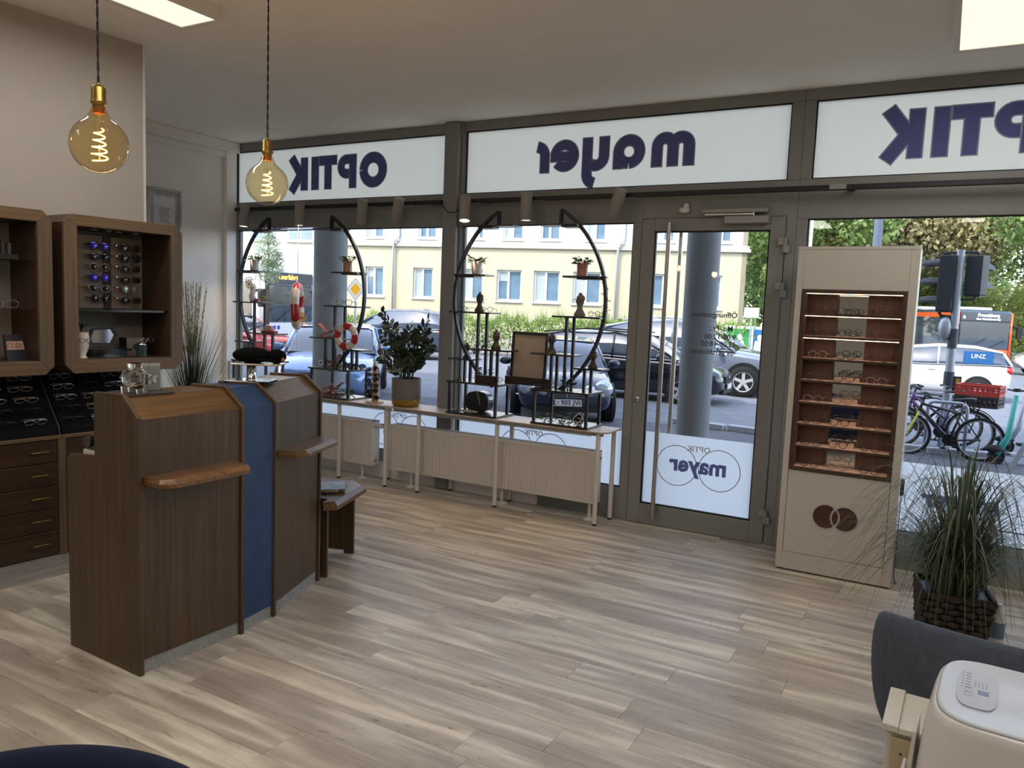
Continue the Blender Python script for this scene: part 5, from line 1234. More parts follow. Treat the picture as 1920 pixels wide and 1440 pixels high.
def armchair(label, loc, rz, mat, topz):
    t = thing('armchair', label, 'armchair', loc, rz)
    # curved shell back: opens toward +y
    mb = MB(); vs = []; fs = []; n = 28; m_ = 12
    for i in range(n + 1):
        f = -1 + 2 * i / n; a = radians(-90 + 112 * f); R_ = .36
        zt = topz - .17 * abs(f) ** 2.0
        cx, cy = R_ * cos(a) * 1.0, R_ * sin(a) * .95
        for j in range(m_):
            b_ = 2 * pi * j / m_; th = .052; zz_ = (zt + .22) / 2 + (zt - .22) / 2 * max(-1, min(1, 1.15 * sin(b_)))
            rr = 1 + th * cos(b_) / R_ + .10 * (zz_ - .22) / (topz - .22)
            vs.append((cx * rr, cy * rr, zz_))
    for i in range(n):
        for j in range(m_): fs.append((i * m_ + j, i * m_ + (j + 1) % m_, (i + 1) * m_ + (j + 1) % m_, (i + 1) * m_ + j))
    fs += [tuple(range(m_ - 1, -1, -1)), tuple(range(n * m_, n * m_ + m_))]
    ob_ = P('backrest', mb.add(vs, fs, 0, True), mat, t); md = ob_.modifiers.new('s', 'SUBSURF'); md.levels = md.render_levels = 1
    P('seat_cushion', cushion(.56, .56, .13, .05), mat, t, (0, .04, .27))
    P('seat_base', cushion(.60, .58, .08, .03), mat, t, (0, .03, .19))
    for x, y in ((-.22, -.2), (.22, -.2), (-.22, .24), (.22, .24)): P('leg', MB().cyl(x, y, 0, .20, .013, 12, r1=.02), M_black, t)
    return t
armchair('dark blue velour armchair whose back rises behind the white air cleaner', (.30, 2.89, 0), radians(-4), M_chair, .68)
armchair('navy velour armchair whose rounded back edge shows at the bottom left corner', (-1.04, .465, 0), radians(239.5), M_chair2, .78)
ch = thing('drawer_chest', 'small cream drawer chest between the armchair and the air cleaner', 'chest', (.075, 2.335, 0), radians(-2))
M_cream2 = plain('cream_lacquer', C(206, 200, 188), .45, var=.01)
P('carcass', MB().box(-.115, -.10, .02, .14, .115, .485), M_cream2, ch, bevel=.002); P('drawer_front', MB().box(-.10, -.116, .04, .138, -.101, .47), plain('beige_drawer_front', C(176, 164, 134), .5, var=.01), ch, bevel=.002)
P('top_edge', MB().box(-.125, -.12, .4855, -.085, .12, .505), M_cream2, ch, bevel=.002); P('top_panel', MB().box(-.0845, -.105, .4855, .145, .118, .498), M_cream2, ch, bevel=.001); P('edge_trim', MB().box(-.0845, -.12, .4855, .145, -.1055, .502), M_cream2, ch, bevel=.001)
P('screw', MB().cyl(0, 0, 0, .003, .003, 8, T=T(-.075, -.116, .43, pi / 2)), M_black, ch)
ap = thing('air_cleaner', 'pearl white portable air conditioner with a touch panel at the bottom right corner', 'air conditioner', (.205, 1.985, 0), radians(-4))
M_pearl = plain('pearl_white_plastic', C(214, 210, 208), .35, var=.01, coat=.2); M_pearlt = plain('cool_pearl_top', C(190, 192, 200), .42, var=.01, coat=.1)
def shell(levels, n=48):
    mb = MB(); vs = []; fs = []
    for z, w, d, p, oy in levels:
        for x, y in superell(1, n, p): vs.append((x * w, y * d + oy, z))
    L = len(levels)
    for i in range(L - 1):
        for j in range(n): fs.append((i * n + j, i * n + (j + 1) % n, (i + 1) * n + (j + 1) % n, (i + 1) * n + j))
    fs.append(tuple(range((L - 1) * n, L * n))); fs.append(tuple(range(n - 1, -1, -1)))
    return mb.add(vs, fs, 0, True)
P('body_shell', shell([(.03, .17, .19, 4.5, 0), (.20, .185, .205, 4.5, 0), (.50, .18, .20, 4, 0), (.66, .165, .19, 4, 0), (.72, .155, .188, 4, 0), (.738, .150, .186, 4, 0), (.7435, .146, .182, 4, 0)]), M_pearl, ap)
P('top_cover', shell([(.7436, .1455, .1815, 4, 0), (.749, .142, .178, 4, 0), (.7495, .138, .174, 4, 0), (.7470, .128, .164, 3.6, 0), (.7465, .05, .07, 2.5, 0)]), M_pearlt, ap)
pl = P('control_panel', MB().prism([(x * .052, y * .082) for x, y in superell(1, 40, 3.6)], 0, .0022), plain('grey_touch_panel', C(172, 170, 176), .35, var=.01), ap, (-.068, .012, .7475), (0, 0, 0)); pl.scale = (.76, 1.30, 1)
P('display', MB().box(.002, -.022, .0023, .030, -.006, .0029), plain('dark_display', C(70, 74, 84), .2), pl)
ic = MB()
for r_ in range(6): ic.box(-.042, .058 - .013 * r_, .0023, -.038, .062 - .013 * r_, .0027).box(-.033, .0585 - .013 * r_, .0023, -.018, .0615 - .013 * r_, .0027)
for r_ in range(3):
    for c_ in range(4): ic.box(-.008 + .0095 * c_, .006 + .010 * r_, .0023, -.0045 + .0095 * c_, .0095 + .010 * r_, .0027)
for x0_, y0_, x1_, y1_ in ((-.032, -.020, -.012, -.002), (-.034, -.038, -.010, -.026)):
    ic.box(x0_, y0_, .0023, x1_, y0_ + .0008, .0026).box(x0_, y1_ - .0008, .0023, x1_, y1_, .0026).box(x0_, y0_, .0023, x0_ + .0008, y1_, .0026).box(x1_ - .0008, y0_, .0023, x1_, y1_, .0026)
P('touch_symbols', ic, plain('grey_symbols', C(140, 138, 146), .5), pl)
P('base', MB().box(-.15, -.17, .0, .15, .17, .03), M_alu, ap, bevel=.01)
for k, (z_, x_) in enumerate(((.56, -.165), (.44, -.185))):
    P('side_fin', MB().add([(0, -.10, -.10), (0, .10, -.10), (-.022, .09, .02), (-.018, .04, .09), (-.018, -.06, .09), (-.022, -.09, .02), (.008, -.10, -.10), (.008, .10, -.10), (-.012, .09, .02), (-.010, .04, .09), (-.010, -.06, .09), (-.012, -.09, .02)],
      [(0, 1, 2, 5), (5, 2, 3, 4), (6, 11, 8, 7), (11, 10, 9, 8), (0, 5, 11, 6), (5, 4, 10, 11), (4, 3, 9, 10), (3, 2, 8, 9), (2, 1, 7, 8), (1, 0, 6, 7)]), plain('grey_pearl_fin', C(190, 182, 170), .3, coat=.3) if k == 0 else bpy.data.materials['grey_pearl_fin'], ap, (x_, -.02, z_), bevel=.002)
# ------------------------------------------------------------------ outside: ground, own building, columns
def gz(x, y):
    far = -.385 - .012 * max(0, min(40, y - 11))
    if y < 6: return -.12
    f = min(1, (y - 6) / 4); f = f * f * (3 - 2 * f)
    return -.12 * (1 - f) + far * f
M_asph = plain('asphalt', C(112, 116, 124), .9, var=.12, scale=3, bmp=.2); M_side = plain('pavement_asphalt', C(88, 90, 98), .9, var=.12, scale=4, bmp=.2)
gb_, gs = MB(), MB()
def grid(mb, x0, x1, y0, y1, nx, ny):
    vs = [(x0 + (x1 - x0) * i / nx, y0 + (y1 - y0) * j / ny, gz(x0 + (x1 - x0) * i / nx, y0 + (y1 - y0) * j / ny)) for j in range(ny + 1) for i in range(nx + 1)]
    mb.add(vs, [(j * (nx + 1) + i, j * (nx + 1) + i + 1, (j + 1) * (nx + 1) + i + 1, (j + 1) * (nx + 1) + i) for j in range(ny) for i in range(nx)], 0, True)
grid(gs, -60, 60, 5.5, 13.2, 60, 20); grid(gb_, -90, 90, 13.2, 120, 60, 20)
struct('ground', mb=gs, mats=M_side); struct('road', mb=gb_, mats=M_asph)
M_own = plain('render_grey', C(196, 190, 180), .9)
struct('wall_own_building', mb=MB().box(-30, -12, 5.6, 14, 9.2, 11.5).box(-30, -12, 3.34, 14, 5.45, 5.6).box(-30, -12, -.2, -12, 5.45, 3.34).box(4.6, -12, -.2, 14, 5.45, 3.34), mats=M_own)
struct('wall_own_side', mb=MB().box(-12, 5.40, -.2, XL - .16, 5.5, 3.34).box(4.37, 5.40, -.2, 4.6, 5.5, 3.34).box(-30, 5.40, CZ + .26, 14, 5.5, 5.6), mats=M_own)
M_conc = plain('smooth_grey_concrete', C(128, 134, 140), .6, var=.05, scale=2)
for x, y, lab in ((-2.47, 8.85, 'round grey concrete column seen through the shop door'), (-6.22, 6.78, 'round grey concrete column seen through the left window')):
    t = thing('column', lab, 'column', (x, y, gz(x, y)), 0, 'round concrete columns of the arcade'); P('shaft', MB().cyl(0, 0, 0, 5.6 - gz(x, y), .19, 40), M_conc, t)
cs_ = thing('kerb_island', 'short curved kerb stone island with dry leaves seen through the door', 'kerb', (-2.7, 13.2, gz(-2.7, 13.2)))
M_kerb = plain('pale_kerb_stone', C(168, 172, 180), .8)
for k in range(5): P('kerb_stone', MB().box(-.48, -.08, 0, .48, .08, .10), M_kerb, cs_, (-.9 + 1.0 * k, -.05 * (k - 2) ** 2 * -.5, 0), (0, 0, -.05 * (k - 2) * -2), bevel=.01)
q = random.Random(2); mb = MB()
for i in range(260):
    x, y, s_ = q.gauss(0, 1.2), q.gauss(-.1, .25), q.uniform(.01, .035); a = q.uniform(0, 6.28); mb.add([(x, y, .015), (x + s_ * cos(a), y + s_ * sin(a), .03), (x + s_ * cos(a + 1.2), y + s_ * sin(a + 1.2), .02)], [(0, 1, 2)])
P('dry_leaves', mb, leafmat('dry_leaf', C(110, 96, 60), C(170, 160, 110), .1), cs_, fix=False, kind='stuff')

# ------------------------------------------------------------------ buildings
FAZ = radians(77); FP = Vector((-17.205, 30.685, 0)); FR = pi / 2 - FAZ
bl_ = thing('apartment_house', 'long pale yellow apartment house with a white upper floor across the street', 'building', FP, FR)
M_yel = plain('pale_yellow_render', C(190, 182, 154), .9, var=.03, scale=.8); M_wht = plain('white_render', C(214, 213, 208), .9, var=.02, scale=.8); M_ledge = plain('grey_ledge_stone', C(176, 172, 160), .9)
M_wf = plain('white_window_frame', C(236, 236, 234), .5); M_wg = plain('blue_window_glass', C(104, 130, 148), .12, var=.15, scale=1.5, coat=.5); M_blind = plain('roller_blind', C(168, 176, 178), .6)
ws_ = [(-7.4, .95), (-4.92, 1.0), (-2.5, 1.06), (-.78, 1.18), (.97, 1.2), (2.78, 1.25), (5.55, 1.2), (8.0, 1.16)]
wu = [(-7.4, .9), (-4.7, .9), (-1.98, .5), (-.55, .95), (1.2, .9), (3.25, .9), (6.2, .9), (8.7, .75)]
def wallholes(x0, x1, z0, z1, holes, mat, nm):
    """facade skin with real openings, 0.3 m deep"""
    xs = sorted({x0, x1, *[h[0] for h in holes], *[h[1] for h in holes]}); zs = sorted({z0, z1, *[h[2] for h in holes], *[h[3] for h in holes]})
    mb = MB()
    for i in range(len(xs) - 1):
        for j in range(len(zs) - 1):
            cx, cz = (xs[i] + xs[i + 1]) / 2, (zs[j] + zs[j + 1]) / 2
            if any(h[0] < cx < h[1] and h[2] < cz < h[3] for h in holes): continue
            mb.box(xs[i], 0, zs[j], xs[i + 1], .22, zs[j + 1])
    P(nm, mb, mat, bl_, fix=False)
h1_ = [(s, s + w, 1.78, 3.18) for s, w in ws_]; h2_ = [(s, s + w, 4.55, 6.0) for s, w in wu]
wallholes(-10.2, 10.1, -.8, 4.15, h1_, M_yel, 'ground_floor_wall'); wallholes(-10.2, 10.1, 4.42, 12, h2_, M_wht, 'upper_wall')
P('ledge', MB().box(-10.2, -.12, 4.15, 10.25, .25, 4.28).box(-10.2, -.05, 4.28, 10.18, .25, 4.42), M_ledge, bl_); P('core', MB().box(-10.2, .5, -.8, 10.1, 9, 12).box(9.9, 0, -.8, 10.1, 9, 12), M_yel, bl_)
P('base_plinth', MB().box(-10.2, -.03, -.8, 10.12, 0, .25), M_ledge, bl_)
for k, (x0, x1, z0, z1) in enumerate(h1_ + h2_):
    w = P('window', MB().box(x0, .12, z0, x0 + .08, .2, z1).box(x1 - .08, .12, z0, x1, .2, z1).box(x0 + .08, .12, z0, x1 - .08, .2, z0 + .08).box(x0 + .08, .12, z1 - .08, x1 - .08, .2, z1).box((x0 * .55 + x1 * .45) - .05, .12, z0 + .08, (x0 * .55 + x1 * .45) + .05, .2, z1 - .08), M_wf, bl_)
    P('pane', MB().box(x0 + .05, .17, z0 + .05, x1 - .05, .19, z1 - .05), M_wg, w)
    P('blind', MB().box(x0 + .06, .15, z0 + .06 if k % 3 else z0 + .9, x0 + (x1 - x0) * .42, .165, z1 - .08), M_blind, w)
    P('sill', MB().box(x0 - .06, -.07, z0 - .07, x1 + .06, .12, z0), M_wf, w)
for s_ in (4.72, -5.9): P('downpipe', MB().tube([(s_ + .25, -.05, 12), (s_ + .25, -.06, 4.6), (s_ + .05, -.2, 4.35), (s_, -.12, 4.0), (s_, -.1, -.3)], .05, 8), plain('zinc_pipe_%d' % int(s_), C(190, 194, 200), .4, .5), bl_)
wb_ = thing('white_house', 'white house with an upper bay at the far left behind the bus', 'building', (-33.5, 28.5, -.7), radians(20))
P('wall', MB().box(-10, 0, 0, 5.6, 8, 12.5), M_wht, wb_); P('bay', MB().box(-9, -1.2, 4.6, -1.0, 0, 8.5), M_wht, wb_); P('ledge', MB().box(-9.1, -1.3, 4.4, -.9, 0, 4.6), M_ledge, wb_)
for x in (-8, -5.4, -2.8, 1.5, 3.6):
    y = -1.2 if x < -1 else 0
    w = P('window', MB().box(x - .08, y - .04, 5.2, x + 1.28, y, 7.0), M_wf, wb_); P('pane', MB().box(x, y - .06, 5.28, x + .55, y - .04, 6.92).box(x + .65, y - .06, 5.28, x + 1.2, y - .04, 6.92), M_wg, w); P('sill', MB().box(x - .15, y - .12, 5.1, x + 1.35, y, 5.2), M_ledge, w)

# ------------------------------------------------------------------ vegetation
def leafcloud(seed, n, blobs, size):
    q = random.Random(seed); mb = MB()
    tot = sum(b[3] ** 2 for b in blobs)
    for b in blobs:
        for i in range(int(n * b[3] ** 2 / tot)):
            d = Vector((q.gauss(0, 1), q.gauss(0, 1), q.gauss(0, 1))).normalized(); r = b[3] * (q.uniform(.55, 1.0) ** .5) * (1 + .12 * q.gauss(0, 1))
            c = Vector(b[:3]) + Vector((d.x * r, d.y * r, d.z * r * (b[4] if len(b) > 4 else 1))); nrm = (d + Vector((q.gauss(0, .6), q.gauss(0, .6), q.gauss(0, .6) + .3))).normalized()
            u = nrm.orthogonal().normalized(); v = nrm.cross(u); a = q.uniform(0, 6.28); u, v = u * cos(a) + v * sin(a), v * cos(a) - u * sin(a); s = size * q.uniform(.6, 1.4)
            mb.add([c - u * s, c + v * s * .55, c + u * s, c - v * s * .55], [(0, 1, 2, 3)])
    return mb
M_tree = leafmat('lime_tree_leaf', C(150, 170, 84), C(224, 224, 150), .5); M_tree2 = leafmat('brownish_tree_leaf', C(140, 140, 94), C(214, 200, 156), .5); M_tree3 = leafmat('dark_tree_leaf', C(84, 120, 66), C(176, 196, 120), .5)
M_bark = plain('tree_bark', C(84, 72, 60), .95, var=.2)
def crown(seed, R, k):
    q = random.Random(seed); return [(q.gauss(0, R * .45), q.gauss(0, R * .45), q.uniform(-.5, .75) * R, R * q.uniform(.34, .55)) for _ in range(k)]
cl = [leafcloud(s, 16000, crown(s, 4.2, 15), .15).mesh('tree_foliage', m, fix=False) for s, m in ((1, M_tree), (2, M_tree2), (3, M_tree3))]
for k, (x, y, zc, s, mi, lab) in enumerate(((-8.2, 53, 6.5, 1.15, 2, 'dark green tree beside the yellow house corner, seen through the door'), (-6.1, 46, 3.2, .62, 0, 'small bright lime tree in front of the house corner, seen through the door'), (-5.4, 58, 8.6, 1.3, 1, 'brownish leafed tree left of the white display tower top'), (-2.2, 53, 7.6, 1.15, 1, 'brown-green tree right above the white display tower'),
        (-3.0, 62, 9.5, 1.35, 0, 'bright yellow-green tree behind the traffic light'), (7.3, 52, 7.2, 1.12, 2, 'dark leafed tree at the right picture edge beyond the sky gap'), (5.2, 60, 2.4, .75, 0, 'low bright green tree at the right behind the orange bus'), (-12.5, 60, 6, 1.3, 2, 'distant dark tree behind the yellow house corner'), (-3.4, 64, 4.0, 1.2, 0, 'low bushy tree behind the orange bus'), (1.6, 68, 3.0, 1.1, 2, 'broad low tree under the sky gap at the crossing'))):
    t = thing('street_tree', lab, 'tree', (x, y, gz(x, y)), k * 1.3, 'trees beyond the crossing')
    P('foliage', cl[mi], None, t, (0, 0, zc)).scale = (s, s, s)
    P('trunk', MB().tube([(0, 0, -.5), (.1, 0, zc * .4), (0, .1, zc * .9), (.2, 0, zc + 1.5 * s)], [.26, .22, .18, .06], 8).tube([(0, 0, zc * .6), (1.2 * s, .3, zc + s)], [.12, .03], 6).tube([(0, 0, zc * .7), (-1.3 * s, -.3, zc + 1.2 * s)], [.12, .03], 6), M_bark, t)
yt = thing('young_tree', 'slender young tree in front of the white house in the left window', 'tree', (-19.6, 18.4, -.5))
P('foliage', leafcloud(9, 2000, [(0, 0, 3.5, .42, 1.5), (.1, 0, 2.9, .42), (-.08, .1, 4.1, .25, 1.6), (.2, 0, 3.3, .35)], .04), leafmat('pale_young_leaf', C(120, 150, 110), C(196, 206, 176), .5), yt, fix=False, kind='stuff'); P('trunk', MB().tube([(0, 0, 0), (0, 0, 4.2)], [.06, .02], 6), M_bark, yt)
q = random.Random(12)
he = thing('hedge', 'long loose light green hedge along the yellow house', 'hedge', FP + Vector((cos(FR) * 0 + sin(FR) * 2.2, -cos(FR) * 2.2, 0)), FR)
mb = MB()
for i in range(15000):
    x = q.uniform(-10, 10.6); top_ = 1.05 + .12 * sin(x * 3.1) + .1 * sin(x * 7.3) + .03 * x; z = -.5 + (top_ + .5) * q.random() ** .6; y = q.gauss(0, .28)
    s = q.uniform(.04, .09); u = Vector((q.gauss(0, 1), q.gauss(0, 1), q.gauss(0, 1) + .8)).normalized(); v = u.orthogonal().normalized(); c = Vector((x, y, z))
    mb.add([c - u * s, c + v * s * .4, c + u * s, c - v * s * .4], [(0, 1, 2, 3)])
for i in range(1500):
    x = q.uniform(-10, 10.6); z = 1.0 + .12 * sin(x * 3.1) + .1 * sin(x * 7.3) + .03 * x; h = q.uniform(.1, .45); y = q.gauss(0, .2); mb.add([(x - .012, y, z - .3), (x + .012, y, z - .3), (x + q.gauss(0, .04), y, z + h)], [(0, 1, 2)])
P('foliage', mb, leafmat('hedge_leaf', C(96, 130, 56), C(178, 196, 112), .45), he, fix=False, kind='stuff')
P('branches', (lambda m_: ([m_.tube([(x_ * .5 - 10, 0, -.6), (x_ * .5 - 9.9, .1, .2), (x_ * .5 - 10.1, 0, .9)], .02, 4) for x_ in range(40)], m_)[1])(MB()), M_bark, he, kind='stuff')
h2b = dup(he, Vector((-5.9, 32.6, -.1)), FR + .5, 'short hedge end with bushes beside the poster stands, seen through the door'); h2b.scale = (.12, 1.0, 1.15)

# ------------------------------------------------------------------ vehicles
M_tyre = plain('tyre_rubber', C(16, 16, 18), .8); M_rim = plain('alloy_rim', C(200, 202, 206), .35, .2); M_cglass = plain('tinted_car_glass', C(46, 60, 78), .06, var=.25, scale=1.2, spec=.8, coat=1.0)
M_lampw = plain('headlight_glass', C(200, 210, 220), .08, .3, coat=.8); M_lampr = plain('tail_lamp_red', C(190, 30, 30), .25, coat=.5); M_trimb = plain('black_plastic_trim', C(13, 14, 16), .6); M_plate = plain('number_plate_white', C(226, 228, 230), .4)
M_eu = plain('plate_blue_band', C(40, 70, 170), .4); M_red2 = plain('plate_red_line', C(190, 40, 40), .4)
PROF = {   # stations from tail to nose: x, z_low, z_belt/hood, z_roof (or None), half width
    'sedan': [(-2.35, .45, .80, None, .70), (-2.28, .28, .98, None, .84), (-1.75, .20, 1.02, None, .90), (-1.55, .19, 1.02, 1.10, .91), (-1.0, .18, 1.0, 1.38, .92), (-.2, .18, .98, 1.46, .92), (.45, .18, .96, 1.40, .92), (.95, .18, .95, 1.12, .91), (1.15, .18, .93, None, .91), (1.9, .2, .84, None, .88), (2.25, .24, .72, None, .78), (2.38, .32, .60, None, .62)],
    'hatch': [(-2.10, .42, .90, None, .74), (-2.04, .28, 1.02, 1.06, .84), (-1.85, .2, 1.04, 1.38, .88), (-1.2, .18, 1.02, 1.50, .90), (-.3, .18, .99, 1.52, .90), (.35, .18, .97, 1.44, .90), (.95, .18, .97, 1.10, .90), (1.15, .18, .96, None, .90), (1.75, .2, .84, None, .87), (2.05, .24, .74, None, .78), (2.14, .34, .60, None, .64)],
    'wagon': [(-2.40, .42, .92, None, .76), (-2.34, .28, 1.04, 1.08, .86), (-2.15, .2, 1.05, 1.36, .89), (-1.3, .18, 1.03, 1.50, .90), (-.1, .18, .99, 1.52, .90), (.60, .18, .97, 1.44, .90), (1.2, .18, .97, 1.10, .90), (1.4, .18, .96, None, .90), (2.0, .2, .84, None, .87), (2.32, .24, .74, None, .78), (2.41, .34, .60, None, .64)],
    'suv': [(-2.30, .50, .95, None, .80), (-2.22, .34, 1.10, 1.16, .88), (-2.0, .28, 1.12, 1.50, .92), (-1.3, .26, 1.10, 1.66, .94), (-.3, .26, 1.06, 1.70, .94), (.3, .26, 1.05, 1.62, .94), (1.0, .26, 1.05, 1.18, .94), (1.2, .26, 1.04, None, .94), (1.9, .28, .96, None, .90), (2.22, .32, .84, None, .82), (2.32, .42, .70, None, .66)],
    'van': [(-2.35, .40, 1.0, None, .80), (-2.30, .30, 1.15, 1.30, .86), (-2.15, .28, 1.15, 1.72, .90), (-1.0, .26, 1.10, 1.82, .92), (.2, .26, 1.06, 1.78, .92), (.8, .26, 1.05, 1.55, .92), (1.55, .26, 1.04, 1.12, .91), (1.65, .26, 1.02, None, .91), (2.05, .28, .92, None, .88), (2.28, .32, .78, None, .76), (2.34, .42, .64, None, .6)]}
def car(name, label, loc, head, kind, paint, sc=1.0, wr=.32, lamps='round', plate=None, grille='bars', cat='car', extra=None):
    """local x forward, y left"""
    rz = pi / 2 - radians(head)
    t = thing(name, label, cat, (loc[0], loc[1], gz(loc[0], loc[1])), rz, scale=sc)
    pr = PROF[kind]; mb = MB(); vs = []; fs = []; NR = 14
    for x, zl, zb, zr, w in pr:
        half = [(0, zl), (w * .86, zl), (w * .97, zl + .10), (w, (zl + zb) / 2), (w * .985, zb - .08), (w * .93, zb), (w * .5, zb + .03), (0, zb + .04)]
        ring_ = [(x, y, z) for y, z in half] + [(x, -y, z) for y, z in reversed(half[1:-1])]
        vs += ring_
    for i in range(len(pr) - 1):
        for j in range(NR): fs.append((i * NR + j, i * NR + (j + 1) % NR, (i + 1) * NR + (j + 1) % NR, (i + 1) * NR + j))
    fs += [tuple(range(NR)), tuple(range((len(pr) - 1) * NR, len(pr) * NR))]
    bo = P('body_shell', mb.add(vs, fs, 0, True), paint, t); md = bo.modifiers.new('s', 'SUBSURF'); md.levels = md.render_levels = 1
    gr = [s_ for s_ in pr if s_[3]]; k0 = pr.index(gr[0]); tail = pr[k0 - 1]; nose = pr[pr.index(gr[-1]) + 1]
    st_ = [(tail[0] + .02, tail[2], tail[2] + .01, tail[4] * .8)] + [(s_[0], s_[2], s_[3], s_[4]) for s_ in gr] + [(nose[0], nose[2], nose[2] + .02, nose[4])]
    g_ = MB(); rf = MB(); cs2 = []
    for x, zb, zr, w in st_: tp = max(.0, min(1, (zr - zb) / .5)); cs2.append([(x, w * .94, zb - .02), (x, w * (.94 - .14 * tp), zr - .05 * tp), (x, w * (.86 - .16 * tp), zr), (x, 0, zr + .025 * tp)])
    vv = []; 
    for c_ in cs2: vv += c_ + [(x, -y, z) for x, y, z in reversed(c_[:-1])]
    ff = [(i * 7 + j, i * 7 + j + 1, (i + 1) * 7 + j + 1, (i + 1) * 7 + j) for i in range(len(cs2) - 1) for j in range(6)]
    P('windows', g_.add(vv, ff, 0, True), M_cglass, t)
    ks = [i for i, s_ in enumerate(st_) if s_[2] - s_[1] > .30]
    if ks:
        rv = []
        for i in ks: c_ = cs2[i]; rv += [(c_[1][0], c_[1][1] + .004, c_[1][2] + .006), (c_[2][0], c_[2][1], c_[2][2] + .008), (c_[3][0], 0, c_[3][2] + .008), (c_[2][0], -c_[2][1], c_[2][2] + .008), (c_[1][0], -c_[1][1] - .004, c_[1][2] + .006)]
        P('roof', rf.add(rv, [(i * 5 + j, i * 5 + j + 1, (i + 1) * 5 + j + 1, (i + 1) * 5 + j) for i in range(len(ks) - 1) for j in range(4)], 0, True), paint, t)
        pl_ = MB()
        for s_ in (1, -1):
            def pt(i, k, e=.006): c_ = cs2[i][k]; return (c_[0], s_ * (c_[1] + e), c_[2])
            pl_.tube([pt(len(cs2) - 1, 0), pt(len(cs2) - 2, 1), pt(ks[-1], 1)], .028, 5); pl_.tube([pt(0, 0), pt(1, 1), pt(ks[0], 1)], .035, 5)
            m_ = ks[len(ks) // 2]; pl_.tube([pt(m_, 0), pt(m_, 1)], .03, 5)
        P('pillars', pl_, paint, t)
        P('side_trim', (lambda q_: ([q_.tube([(cs2[i][0][0], s_ * (cs2[i][0][1] + .01), cs2[i][0][2] + .015) for i in range(len(cs2))], .010, 5) for s_ in (1, -1)], q_)[1])(MB()), M_chrome, t)
    L0, L1 = pr[0][0], pr[-1][0]; fx, rx = L1 - .88, L0 + .80; W = pr[5][4]
    for wx in (fx, rx):
        for s_ in (1, -1):
            P('wheel_arch', MB().cyl(0, 0, -.05, .012, wr * 1.17, 28, T=T(wx, s_ * (W + .003), wr + .02, -s_ * pi / 2)), M_trimb, t)
            wh_ = P('wheel', MB().lathe([(wr * .62, -.10), (wr * .95, -.10), (wr, -.07), (wr, .07), (wr * .95, .10), (wr * .64, .10)], 28, cap=False), M_tyre, t, (wx, s_ * (W - .06), wr), (-s_ * pi / 2, 0, 0))
            rb_ = MB().lathe([(wr * .66, .06), (wr * .64, .10), (wr * .58, .07)], 28).cyl(0, 0, .04, .085, wr * .16, 12)
            for k in range(5 if wr > .3 else 7):
                a = 2 * pi * k / (5 if wr > .3 else 7); rb_.box(-.035, 0, .05, .035, wr * .62, .08, T=T(rz=a))
            P('rim', rb_, M_rim, wh_); P('brake_disc', MB().cyl(0, 0, .0, .03, wr * .6, 20), M_trimb, wh_)
    hw_ = pr[-2][4]; zh = pr[-2][2]
    xf = L1
    for s_ in (1, -1):
        if lamps == 'round':
            P('headlight', MB().ball((0, 0, 0), (.15, .17, .155), 18, 10), M_lampw, t, (xf - .20, s_ * .66, .66)); P('headlight', MB().ball((0, 0, 0), (.12, .115, .11), 16, 8), M_lampw, t, (xf - .10, s_ * .40, .62))
        else: P('headlight', MB().ball((0, 0, 0), (.24, .17, .085), 16, 8), M_lampw, t, (xf - .34, s_ * (hw_ * .80), zh - .05), (0, .1, -s_ * .5))
        P('tail_lamp', MB().ball((0, 0, 0), (.12, .13, .12), 12, 8), M_lampr, t, (L0 + .10, s_ * pr[1][4] * .86, pr[1][2] - .13)); P('fog_lamp', MB().ball((0, 0, 0), (.05, .10, .055), 12, 6), M_lampw, t, (xf - .12, s_ * .55, .36))
        P('door_mirror', MB().ball((0, 0, 0), (.07, .12, .08), 12, 8), paint, t, (gr[-1][0] - .15, s_ * (W + .13), gr[-1][2] + .06)); P('door_handle', MB().box(-.09, 0, -.012, .09, .02, .012), paint, t, (-.15, s_ * (W - .0) - .01, .84))
    gm_ = MB(); gy = .34 if grille == 'bars' else .42
    gm_.box(xf - .10, -gy, .50, xf + .012, gy, .66); P('grille_opening', gm_, M_trimb, t)
    gb2 = MB()
    for k in range(4): gb2.box(xf - .08, -gy + .02, .515 + .036 * k, xf + .022, gy - .02, .527 + .036 * k)
    if grille == 'bars': gb2.box(xf - .08, -.012, .51, xf + .026, .012, .66)
    P('grille_bars', gb2, M_chrome, t); P('emblem', MB().cyl(0, 0, 0, .02, .05, 20, T=T(xf + .01, 0, .70 if grille == 'bars' else .59, 0, pi / 2)), M_chrome, t)
    P('lower_intake', MB().box(xf - .10, -.55, .26, xf - .0, .55, .36), M_trimb, t); P('bumper_strip', MB().tube([(xf - .42, -.86, .50), (xf - .10, -.62, .475), (xf + .01, 0, .47), (xf - .10, .62, .475), (xf - .42, .86, .50)], .016, 6), M_chrome, t)
    pq = P('number_plate', MB().box(0, -.26, -.06, .012, .26, .06), M_plate, t, (xf + .02, 0, .42)); P('plate_band', MB().box(.0121, -.255, -.055, .0126, -.22, .055), M_eu, pq); P('plate_line', MB().box(.0121, -.255, .052, .0126, .255, .056).box(.0121, -.255, -.056, .0126, .255, -.052), M_red2, pq)
    if plate:
        P('plate_text', textmesh(plate, .118, .001, .0012, mat=M_black), None, pq, (.013, .015, 0), (pi / 2, 0, pi / 2)); P('crest', MB().xz([(-.012, .02), (0, -.022), (.012, .02), (.0, .024)], 0, .001), M_red2, pq, (.0135, -.155, 0), (0, 0, pi / 2))
    if extra: extra(t, pr, W, L0, L1)
    return t
def paint(nm, c, rough=.22): return plain(nm, c, rough, .25, var=.02, coat=1.0)
